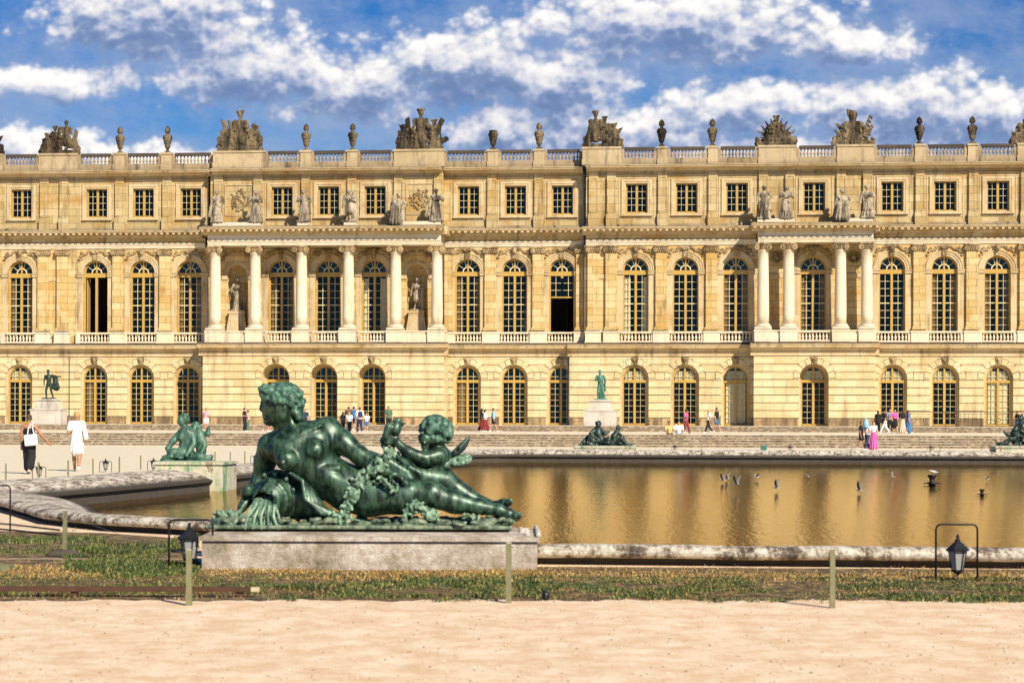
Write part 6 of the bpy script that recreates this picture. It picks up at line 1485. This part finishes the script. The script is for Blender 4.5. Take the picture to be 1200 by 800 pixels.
P(429.5, 'child in a white shirt and bright blue shorts at the right of the crowd', 22, 10, 180, top=('white', 'tee'), bottom=('blue', 'shorts'), hair='blonde', pose='stand')
P(455.5, 'visitor in black and green standing behind the winged child', 31, 2, 20, top=('green', 'tee'), bottom=('black', 'trousers'), hair='brown', fem=True, arms=('bent', 'down'), pose='stand')
P(564.5, 'woman in black top and dark red trousers, left of three walkers near the middle', 27.5, 12, 90, top=('black', 'tee'), bottom=('red', 'wide'), hair='dark', long=True, fem=True, skin=SKIN_D)
P(568.8, 'woman in a white top in the middle of three walkers near the middle', 27, 11, 80, top=('white', 'long'), bottom=('red', 'wide'), hair='dark', long=True, fem=True, arms=('bent', 'down'))
P(578, 'man in a blue shirt and black shorts, right of three walkers near the middle', 28, 12, 95, top=('sky', 'tee'), bottom=('black', 'shorts'), hair='dark', pose='stride')
def seated(x, label, **k):
    d = 111.2; c = Vector(((x - 600) * d / F, d, .26)); person(c, 1.62, 0, label, pose='sit', arms=('knee', 'knee'), **k)
seated(784.5, 'person in a yellow top and black trousers sitting on the steps', top=('yellow', 'tee'), bottom=('black', 'trousers'), hair='dark', skin=SKIN_T)
seated(795.5, 'person in a white top and blue shorts sitting on the steps', top=('white', 'tee'), bottom=('blue', 'shorts'), hair='dark')
P(804, 'woman in pink top and dark red trousers standing beside the seated pair', 30, -3.5, 60, top=('rose', 'tee'), bottom=('red', 'trousers'), hair='dark', skin=SKIN_D, fem=True, arms=('bent', 'bent'), pose='walk')
P(830.5, 'woman in a white top and black leggings striding left beside the man in black', 27.5, 8, -70, top=('white', 'tee'), bottom=('black', 'trousers'), hair='blonde', fem=True, pose='stride')
P(840, 'man in a black shirt and denim shorts holding something, right of the striding woman', 30, 8, 60, top=('black', 'tee'), bottom=('denim', 'shorts'), hair='dark', pose='walk', arms=('down', 'bent'))
P(1029, 'visitor in black with long dark hair at the left of the right-hand crowd', 27, 5, 160, top=('black', 'long'), bottom=('black', 'trousers'), hair='dark', long=True, fem=True)
P(1037, 'visitor in a dark top and white trousers in the right-hand crowd', 28, 5.5, -100, top=('black', 'tee'), bottom=('white', 'trousers'), hair='dark', pose='stride')
P(1043, 'man in grey with dark hair behind the woman in the pink top', 29, 9, 10, top=('grey', 'tee'), bottom=('black', 'trousers'), hair='brown')
P(1048.5, 'woman in a bright pink top and black skirt in the right-hand crowd', 29, 4, 20, top=('magenta', 'tee'), bottom=('black', 'skirt'), hair='dark', fem=True, arms=('hip', 'down'))
P(1057.5, 'woman with a dark top and long white skirt beside the woman in the blue dress', 28, 5, 200, top=('black', 'tee'), bottom=('peach', 'long_skirt'), hair='dark', long=True, fem=True)
P(1064.5, 'woman in a long blue dress at the right end of the right-hand crowd', 28, 5, 90, dress=('blue', 'long'), hair='dark', long=True, fem=True, arms=('down', 'bent'))
P(1192, 'man in black at the right edge behind the dark bronze group', 27, 6, -80, top=('black', 'tee'), bottom=('denim', 'trousers'), hair='dark', skin=SKIN_T, arms=('phone', 'bent'), pose='stand')
P(1198, 'visitor in black overlapped by the man at the right edge', 24, 5, 60, top=('navy', 'tee'), bottom=('black', 'trousers'), hair='dark', skin=SKIN_T, pose='stand')
def G(x, label, hpx, d, yaw, **k): person(Vector(((x - 600) * d / F, d, 0)), hpx * d / F, R(yaw), label, **k)
G(1009, 'woman in a black top and shorts walking on the far rim, left of three', 34, 101, 70, top=('black', 'tee'), bottom=('black', 'shorts'), hair='brown', fem=True, skin=SKIN_T)
def umbrella(root, V, vox, A, dz, k):
    mb = MB(); mb.tube([V(.02, -.08, .62), V(.02, -.08, 1.12)], .008 * k, 6); mb.build('umbrella_stick', M['iron'], root)
    vs = []; n = 8; zs_ = (1.12, 1.05, .92, .80)
    rs = (.01, .06, .10, .085)
    mb = MB().lathe([(r * k, zz * k) for r, zz in zip(rs[::-1], zs_[::-1])], V(.02, -.08, 0), 8, False); mb.build('umbrella_canopy', C_['sky'], root)
G(1016.5, 'visitor in navy carrying a half folded blue and white umbrella on the far rim', 33, 101, -60, top=('white', 'tee'), bottom=('navy', 'trousers'), hair='dark', arms=('bent', 'bent'), extra=umbrella)
G(1024, 'woman in white top and long bright pink skirt on the far rim', 34, 101, -20, top=('white', 'vest'), bottom=('magenta', 'long_skirt'), hair='brown', long=True, fem=True, arms=('bent', 'down'))

# ------------------------------------------------------------------ posts, wires, lamps
def post(x, ytop, ybot, w, label, m='wood', grp='wooden posts along the verge', pale_top=True, name='wooden_post'):
    p = gp(x, ybot, 0); s_ = F / p.y; h = (ybot - ytop) / s_; e = empty(name, p, rng.uniform(-.2, .2), label, 'post', grp)
    MB().frust((0, 0), w * 1.04, w, w * .94, w * .95, -.08, h).build('shaft', M[m], e)
    if pale_top: MB().frust((0, 0), w * .9, w * .9, w * .6, w * .6, h, h + .006).build('end_grain', M['wood_pale'], e)
    return p + Vector((0, 0, h))
tops = []
for x, yt, yb, lb in ((-70, 610, 672, 'wooden post outside the left edge'), (76.5, 598, 650, 'wooden post standing by the grey stone at left'), (222, 644, 709, 'wooden post in front of the left lantern'), (596.5, 636, 706, 'wooden post before the right end of the plinth'), (976, 643, 712, 'wooden post left of the right lantern'), (1330, 646, 716, 'wooden post outside the right edge')):
    if -50 < x < 1250: tops.append((x, post(x, yt, yb, .042, lb)))
def wire(a, b, label, name='fence_wire', r=.0022, sag=.03):
    mb = MB(); mb.tube([a.lerp(b, t / 10) - Vector((0, 0, sag * 4 * (t / 10) * (1 - t / 10))) for t in range(11)], r, 5); o = mb.build(name, M['wire']); return setp(o, label, 'wire', 'fence wires')
for i, lb in enumerate(('thin wire from the leftmost post to the post before the left lantern', 'thin wire crossing in front of the plinth', 'thin wire from the plinth post to the post left of the right lantern')):
    a, b_ = tops[i][1], tops[i + 1][1]; wire(a - Vector((0, 0, .03)), b_ - Vector((0, 0, .03)), lb)
# thin posts round the far side of the rim
FP = [(7, 543, 564), (45, 541, 562), (80, 539, 559), (109, 537, 556.5), (140, 535, 553.5), (165, 533.5, 550), (252, 529, 544), (270, 529, 543.5), (287, 528.5, 543)]
prev = None
for i, (x, yt, yb) in enumerate(FP):
    tp = post(x, yt, yb, .035, 'thin wooden stake behind the left rim, number %s from the left' % ('one', 'two', 'three', 'four', 'five', 'six', 'seven', 'eight', 'nine')[i], grp='thin stakes behind the rim', pale_top=False, name='thin_stake')
for i, x in enumerate((560, 640, 822, 998, 1050, 1102, 1150)):
    p = gp(x, 527.2, 0); p.y = 92; p.x = (x - 600) * 92 / F; e = empty('thin_stake', p, 0, 'thin stake on the far rim, %s' % ('nearest the winged child', 'left of the bronze children', 'left of the small green box', 'left of the people on the rim', 'right of the pink skirt', 'right of the far small lamp', 'nearest the right edge')[i], 'post', 'thin stakes behind the rim')
    MB().frust((0, 0), .03, .03, .028, .028, -.05, .38).build('shaft', M['wood'], e)
def lantern(c, sc, label, hoop_w=.42, hoop_h=.56, off=0.0, yaw=0.0, grp='garden lanterns in hoops'):
    e = empty('garden_lantern', c, yaw, label, 'lantern', grp); e.scale = (sc,) * 3
    w = hoop_w / 2; r = .05; pts = [(-w, 0, -.03), (-w, 0, hoop_h - r)] + [(-w + r - r * math.cos(a), 0, hoop_h - r + r * math.sin(a)) for a in (R(30), R(60), R(90))] + [(w - r + r * math.sin(a), 0, hoop_h - r + r * math.cos(a)) for a in (0, R(30), R(60), R(90))] + [(w, 0, -.03)]
    MB().tube(pts, .0105, 8).build('hoop', M['iron'], e)
    n = 6; zb, zt = .10, .30; rb, rt = .055, .090
    roof = MB().lathe([(.115, zt), (.118, zt + .012), (.085, zt + .04), (.05, zt + .075), (.030, zt + .085), (.030, zt + .105), (.016, zt + .115), (.016, zt + .15), (.004, zt + .165)], (off, 0, 0), 6, False); roof.build('lantern_roof', M['lampiron'], e)
    fr = MB()
    for k in range(n):
        a = 2 * math.pi * k / n; fr.tube([(off + rb * math.cos(a), rb * math.sin(a), zb), (off + rt * math.cos(a), rt * math.sin(a), zt)], .006, 5, False)
    fr.lathe([(.02, zb - .03), (.058, zb - .005), (.062, zb + .008), (.055, zb + .012)], (off, 0, 0), 6, False); fr.build('lantern_frame', M['lampiron'], e)
    MB().lathe([(rb - .006, zb + .013), (rt - .006, zt - .001)], (off, 0, 0), 6, False).build('lantern_glass', M['frost'], e)
    MB().tube([(off, 0, zb - .03), (off, 0, -.03)], .009, 6).build('stem', M['iron'], e)
    MB().tube([(off - .14, 0, .02), (off - .12, 0, .0), (off - .05, 0, .03), (off, 0, .06)], .006, 5).build('cable', M['iron'], e)
    return e
mf, tf, bf = mat('frosted_lantern_glass'); bf.inputs['Base Color'].default_value = (.50, .50, .47, 1); bf.inputs['Roughness'].default_value = .25; bf.inputs['Transmission Weight'].default_value = .35; M['frost'] = mf
lantern(gp(1121.5, 680.5), .94, 'black garden lantern inside a wire hoop at the right', hoop_w=.41, off=.01)
lantern(gp(224, 667), 1.0, 'black garden lantern in a hoop in front of the left end of the plinth', hoop_w=.43, hoop_h=.49, off=-.015)
lantern(gp(-10, 622), 1.0, 'iron hoop lantern cut by the left edge beside the rim', hoop_w=.50, hoop_h=.60)
for x, y, lb in ((46, 561, 'small lantern and hoop behind the rim, below the woman in the jumpsuit'), (124, 553, 'small lantern and hoop behind the rim, right of the woman in white'), (180, 552, 'small tilted hoop lantern at the left of the green stained plinth'), (300, 545, 'small hoop lantern just left of the shoulder of the nymph')):
    lantern(gp(x, y), .82, lb, hoop_w=.40, hoop_h=.36)
for x, lb in ((791, 'tiny lantern on the far rim below the seated pair'), (926, 'tiny lantern on the far rim below the right porch'), (1091, 'tiny lantern on the far rim right of the crowd')):
    p = Vector(((x - 600) * 91 / F, 91, 0)); lantern(p, .8, lb, hoop_w=.34, hoop_h=.36)
gb = MB().box(-.13, .13, -.08, .08, .0, .30).box(-.14, .14, -.09, .09, .301, .32).build('electrical_box', paint('green_box_paint', (.03, .14, .11), .5)); gb.location = ((895 - 600) * 92 / F, 92, 0); setp(gb, 'small green metal box standing on the far rim below the right porch', 'box')
fl = MB().lathe([(.025, 0), (.035, .02), (.03, .06), (.018, .075)], (0, 0, 0), 10).box(-.008, .008, -.05, 0, .02, .035).build('spot_light', M['iron']); fl.location = gp(640, 703); setp(fl, 'tiny black ground spotlight in the weeds right of the plinth post', 'lamp')
# rusty edging rail lying on two pegs, a plank and a stone
a, b_ = gp(-40, 699.5, 0), gp(296, 699.5, 0)
er = empty('edging_rail', (0, 0, 0), 0, 'long rusty edging rail on short pegs in front of the grass at left', 'rail')
MB().add([], []).box(a.x, b_.x, a.y - .02, a.y + .05, .052, .092).build('beam', M['rust'], er)
for x in (82, 279): c = gp(x, 702); MB().box(c.x - .03, c.x + .03, a.y - .005, a.y + .035, -.05, .051).build('peg', M['rust'], er)
MB().box(b_.x, b_.x + .07, a.y - .015, a.y + .045, .055, .090).build('broken_end', M['wood_pale'], er)
c = gp(0, 668); pk = MB().box(c.x - .4, c.x + .12, c.y - .1, c.y + .1, .0, .055).build('wooden_plank', M['wood']); setp(pk, 'short weathered plank lying on the ground at the left edge', 'plank')
sb = SDF(.012); sb.ell((0, 0, .02), (.16, .11, .06), k=.02).ell((.09, .02, .02), (.10, .09, .045), k=.03).ell((-.1, 0, .015), (.08, .08, .04), k=.03); so = sb.build('grey_stone', M['rail_dark']); so.location = gp(74, 652); setp(so, 'flat grey stone at the foot of the leftmost wooden post', 'stone')
# pipes lying along the rim at far left
for i in range(2):
    a_, b2 = gp(-30, 612 + 7 * i), gp(70, 622 + 6 * i); o = MB().tube([a_ + Vector((0, 0, .02)), a_.lerp(b2, .5) + Vector((0, 0, .025)), b2 + Vector((0, 0, .015))], .012, 6).build('garden_hose', M['iron']); setp(o, ('upper' if i == 0 else 'lower') + ' of two thin dark pipes on the ground below the rim at left', 'pipe', 'pipes by the rim')

# railing in front of the last bays at right
rl = empty('iron_railing', pal(PU(1066, 12), 12.3, 1.0), -TH, 'low wrought iron railing with round ornaments in front of the doors at right', 'railing')
L_ = PU(1420, 12) - PU(1066, 12)
MB().box(0, L_, -.02, .02, .98, 1.02).box(0, L_, -.012, .012, .06, .085).box(0, L_, -.012, .012, .86, .88).build('rails', M['iron'], rl)
u_ = 0.0; k_ = 0
while u_ < L_:
    MB().box(u_ - .02, u_ + .02, -.022, .022, 0, 1.06).build('baluster_post', M['iron'], rl)
    mb = MB()
    if k_ % 2 == 0:
        c_ = u_ + 1.15; mb.tube([(c_ + .30 * math.cos(t * .4488), 0, .48 + .30 * math.sin(t * .4488)) for t in range(15)], .012, 5).tube([(c_ + .13 * math.cos(t * .785), 0, .48 + .13 * math.sin(t * .785)) for t in range(9)], .02, 5)
        for s_ in (-1, 1):
            mb.tube([(c_ + s_ * (.34 + .05 * t + .12 * math.sin(t * 1.1)), 0, .48 + .28 * math.cos(t * 1.1)) for t in range(9)], .011, 5)
    else:
        for j in range(8): mb.tube([(u_ + .2 + j * .26, 0, .08), (u_ + .2 + j * .26, 0, .87)], .009, 5)
        for j in range(4): mb.tube([(u_ + .33 + j * .52 + .12 * math.cos(t * .785), 0, .5 + .12 * math.sin(t * .785)) for t in range(9)], .008, 5)
    mb.build('scroll_panel', M['iron'], rl); u_ += 2.3; k_ += 1

# ------------------------------------------------------------------ fountain jets, birds
def nozzle(x, y, label, sc=1.0):
    p = gp(x, y, -.33); o = MB().lathe([(.10, -.1), (.10, .02), (.17, .04), (.17, .07), (.08, .09), (.08, .20), (.12, .23), (.14, .28), (.13, .30), (.02, .30)], (0, 0, 0), 14).box(-.26, .26, -.03, .03, .03, .06).build('fountain_nozzle', M['iron']); o.location = p; o.scale = (sc,) * 3; setp(o, label, 'fountain nozzle', 'fountain nozzles'); return p
n1 = nozzle(1092.5, 568, 'dark fountain nozzle in the water with a white gull on top', .95); nozzle(1151, 580, 'dark fountain nozzle in the water right of the one with the gull', .50)
M['gull'] = paint('pale_feathers', (.62, .60, .56), .8); M['wing'] = paint('grey_brown_feathers', (.24, .20, .16), .8)
def bird(x, y, z_, label, sc=.3, spread=.9, yaw=0.0, up=.5, perched=False):
    p = gp(x, y, -.33); d = p.y; h = z_ + .33
    e = empty('gull' if perched else 'flying_bird', (p.x, p.y, z_), yaw, label, 'bird', 'birds over the water'); e.scale = (sc,) * 3
    s = SDF(.02); s.ell((0, 0, 0), (.26, .11, .11), rot=(0, .15, 0), k=.05); s.cap((-.18, 0, .05), (-.30, 0, .09), .09, .07, .04); s.cap((-.30, 0, .09), (-.42, 0, .06), .035, .012, .02); s.path([(.18, 0, -.02), (.45, 0, -.06)], [.07, .03], .04)
    if perched: s.cap((0, .04, -.1), (0, .04, -.27), .015); s.cap((0, -.04, -.1), (0, -.04, -.27), .015); s.ell((.04, 0, -.02), (.16, .12, .12), rot=(0, .5, 0), k=.04)
    s.build('body', M['gull'], e)
    if not perched:
        for s_ in (-1, 1):
            w = SDF(.02); a = Vector((-.05, s_ * .08, .03)); b2 = Vector((-.12, s_ * .42, .22 + up * .3)); c2 = Vector((.12, s_ * .85, .25 + up * .75))
            for t in range(6): w.path([a + Vector((.05 * t, 0, 0)), b2 + Vector((.055 * t, 0, 0)), c2 + Vector((.03 * t, -s_ * .03 * t, -.02 * t))], [.035, .028, .012], .02)
            w.build('wing', M['wing'] , e)
BR = [(847, 562, 'flying bird lowest of the tight trio, leftmost over the water'), (852, 560, 'flying bird upper of the tight trio over the water'), (863, 566, 'flying bird rightmost of the tight trio over the water'), (887, 559, 'flying bird just right of the trio, higher up'), (910, 571, 'dark-winged bird low over the water left of the middle of the flock'),
      (948, 558, 'small pale bird high over the water in the middle of the flock'), (1007, 574, 'dark-winged bird low over the water left of the fountain nozzle'), (1047, 558, 'small pale bird just left of the nozzle with the gull'), (1157, 561, 'faint pale bird near the right edge over the water')]
for i, (x, y, lb) in enumerate(BR):
    d = 52 if y > 564 else 62; z_ = H - (unroll(x, y) - 490) * d / F; z_ = max(z_, -.25); dd = (H - z_) * F / (unroll(x, y) - 490)
    e_ = bird(x, y, z_, lb, sc=.21 if i not in (5, 7, 8) else .17, yaw=R((-35, -30, -40, 200, -25, 60, -30, 20, 190)[i]), up=(.9, .7, 1.0, .4, 1.1, .5, 1.2, .9, .3)[i])
    o = [q_ for q_ in bpy.data.objects if q_.get('label') == lb][0]; o.location = ((x - 600) * dd / F, dd, z_)
bird(1094, 563, n1.z + .30 * .95 + .085, 'white gull perched on the fountain nozzle', sc=.30, yaw=R(-10), perched=True)
g_ = [q_ for q_ in bpy.data.objects if q_.name == 'gull'][0]; g_.location = (n1.x + .03, n1.y, n1.z + .285 + .085)

# ------------------------------------------------------------------ verge: soil, weeds, dry grass
def vsheet(name, pts, z_, m): 
    me = bpy.data.meshes.new(name); me.from_pydata([tuple(gp(x, y, 0) + Vector((0, 0, z_))) for x, y in pts], [], [tuple(range(len(pts)))]); me.update(); return setp(link(name, me, m), kind='structure')
edge = [(-60, 703)] + [(x, 703 + .7 * math.sin(x * .031) + .8 * math.sin(x * .083 + 1) + .6 * math.sin(x * .21)) for x in range(-20, 1300, 12)]
vsheet('verge_soil', edge + [(1290, 668), (640, 664), (232, 664), (232, 655), (-60, 655)], .004, M['soil'])
vsheet('lawn_soil', [(-60, 654), (232, 654), (232, 632), (120, 624.5), (60, 623), (-60, 622)], .004, M['soil'])
def leaf_mat(name, stops):
    m, t, b_ = mat(name); g = t.n('ShaderNodeNewGeometry'); n = t.noise(pos(t), 3.0, 5, .6); f = t.m('ADD', t.m('MULTIPLY', g.outputs['Random Per Island'], .55), t.m('MULTIPLY', n, .5))
    t.l(t.ramp(f, stops), b_.inputs['Base Color']); b_.inputs['Roughness'].default_value = .7; return m
M['weed'] = leaf_mat('green_weeds', [(.2, (.012, .022, .005)), (.42, (.03, .055, .010)), (.60, (.085, .13, .022)), (.75, (.20, .21, .05)), (.9, (.42, .34, .13))])
M['dry'] = leaf_mat('dry_grass', [(.2, (.14, .08, .02)), (.45, (.34, .20, .05)), (.65, (.50, .33, .10)), (.85, (.62, .48, .22))])
M['mixed'] = leaf_mat('half_dry_weeds', [(.2, (.015, .022, .006)), (.42, (.05, .06, .012)), (.55, (.18, .12, .03)), (.75, (.36, .23, .06)), (.9, (.05, .08, .015))])
nr = np.random.RandomState(4)
def vnoise(x, y, f, seed):
    r = np.random.RandomState(seed).rand(64, 64); xi = x * f; yi = y * f; x0 = np.floor(xi).astype(int); y0 = np.floor(yi).astype(int); a = xi - x0; b_ = yi - y0; a = a * a * (3 - 2 * a); b_ = b_ * b_ * (3 - 2 * b_)
    g = lambda i, j: r[i % 64, j % 64]; return (g(x0, y0) * (1 - a) + g(x0 + 1, y0) * a) * (1 - b_) + (g(x0, y0 + 1) * (1 - a) + g(x0 + 1, y0 + 1) * a) * b_
def field_leaves(name, m, n, xr, yr, keep, hgt, wid, label, cat, lean=.7):
    X = nr.uniform(*xr, n); Y = nr.uniform(*yr, n); k = keep(X, Y); k = nr.rand(n) < k; X, Y = X[k], Y[k]; n = len(X)
    s_ = (Y - 490) / H; wx = (X - 600) / s_; wy = F / s_; a = nr.uniform(0, 2 * np.pi, n); t = nr.uniform(0, 2 * np.pi, n); h = nr.uniform(*hgt, n) * (.5 + vnoise(wx, wy, 1.3, 9)); w = nr.uniform(*wid, n); ln = nr.uniform(0, lean, n) * h
    base = np.stack([wx, wy, np.full(n, -.005)], 1); tip = base + np.stack([ln * np.cos(t), ln * np.sin(t), h], 1); sd_ = np.stack([np.cos(a) * w, np.sin(a) * w, np.zeros(n)], 1); mid_ = base * .45 + tip * .55 + np.stack([0 * a, 0 * a, h * .1], 1)
    V = np.stack([base, mid_ + sd_, tip, mid_ - sd_], 1).reshape(-1, 3); Q = np.arange(len(V)).reshape(-1, 4); o = link(name, npmesh(name, V, Q, False), m); return setp(o, label, cat, None, 'stuff')
WX = lambda X, Y: (X - 600) / ((Y - 490) / H); WY = lambda X, Y: F / ((Y - 490) / H)
cl = lambda v: np.clip(v, 0, 1)
band = lambda X, Y: vnoise(WX(X, Y) + 40, WY(X, Y) * 2, 1.6, 3)
field_leaves('weeds', M['weed'], 110000, (-30, 1260), (676, 706), lambda X, Y: cl((band(X, Y) - .30) * 5) * cl((Y - 671) / 7) * cl((vnoise(WX(X, Y), WY(X, Y) * 3, 4, 8) - .3) * 3) * cl((703.5 + 2 * (vnoise(WX(X, Y), WY(X, Y), 5, 2) - .5) * 4 - Y) / 3) * np.where(X < 290, .35, 1), (.010, .042), (.004, .010), 'low green weeds in the strip between gravel and plinth', 'weeds')
field_leaves('dry_grass', M['dry'], 90000, (-30, 1260), (664, 700), lambda X, Y: cl(1.25 - (Y - 670) / 11) * cl((.85 - band(X, Y)) * 3 + .35) * np.where((X < 238) & (Y < 674), .55, 1) * np.where((X > 236) & (X < 634) & (Y < 669), 0, 1) * np.where((X > 632) & (Y < 671), .06, 1), (.008, .038), (.003, .007), 'dry golden grass along the foot of the plinth', 'grass')
field_leaves('half_dry_weeds', M['mixed'], 60000, (-30, 1260), (670, 706), lambda X, Y: cl(.2 + band(X, Y)) * .6 * cl((704 - Y) / 5), (.008, .032), (.003, .007), 'brownish half dry weeds mixed into the strip', 'weeds')
b2_ = lambda X, Y: vnoise(WX(X, Y) + 20, WY(X, Y) + 3, .9, 5)
field_leaves('grass', M['weed'], 70000, (-30, 234), (624, 678), lambda X, Y: cl((b2_(X, Y) - .25) * 3) * cl((vnoise(WX(X, Y), WY(X, Y) * 1.5, 3.5, 12) - .25) * 3) * np.where((X < 75) & (Y > 645), cl((b2_(X, Y) - .6) * 3), 1) * np.where(Y < 628, cl((X - 40) / 60), 1), (.02, .065), (.004, .010), 'green grass patch left of the plinth behind the rail', 'grass')
field_leaves('sparse_dry_tufts', M['dry'], 9000, (-30, 1260), (660, 705), lambda X, Y: np.where((X > 630) | (X < 240), .5, 0.), (.01, .04), (.003, .006), 'sparse dry tufts right of the plinth', 'grass')
# pebbles on the gravel in front
pb = nr.uniform; n = 2000; X = pb(-40, 1240, n); Y = 700 + 110 * nr.rand(n) ** 1.3; s_ = (Y - 490) / H; r_ = pb(.003, .011, n)
oc = np.array([[1, 0, 0], [-1, 0, 0], [0, 1, 0], [0, -1, 0], [0, 0, .7], [0, 0, -.7]]); c_ = np.stack([(X - 600) / s_, F / s_, r_ * .3], 1); V = (c_[:, None, :] + oc[None] * r_[:, None, None] * pb(.6, 1.3, (n, 6, 1))).reshape(-1, 3)
tf_ = np.array([[0, 2, 4], [2, 1, 4], [1, 3, 4], [3, 0, 4], [2, 0, 5], [1, 2, 5], [3, 1, 5], [0, 3, 5]]); Q = (np.arange(n)[:, None, None] * 6 + tf_[None]).reshape(-1, 3)
M['pebble'] = leaf_mat('pebbles', [(.2, (.20, .14, .09)), (.5, (.5, .38, .26)), (.8, (.78, .68, .52))]); setp(link('pebbles', npmesh('pebbles', V, Q, False), M['pebble']), 'loose pebbles scattered over the front gravel', 'gravel', None, 'stuff')
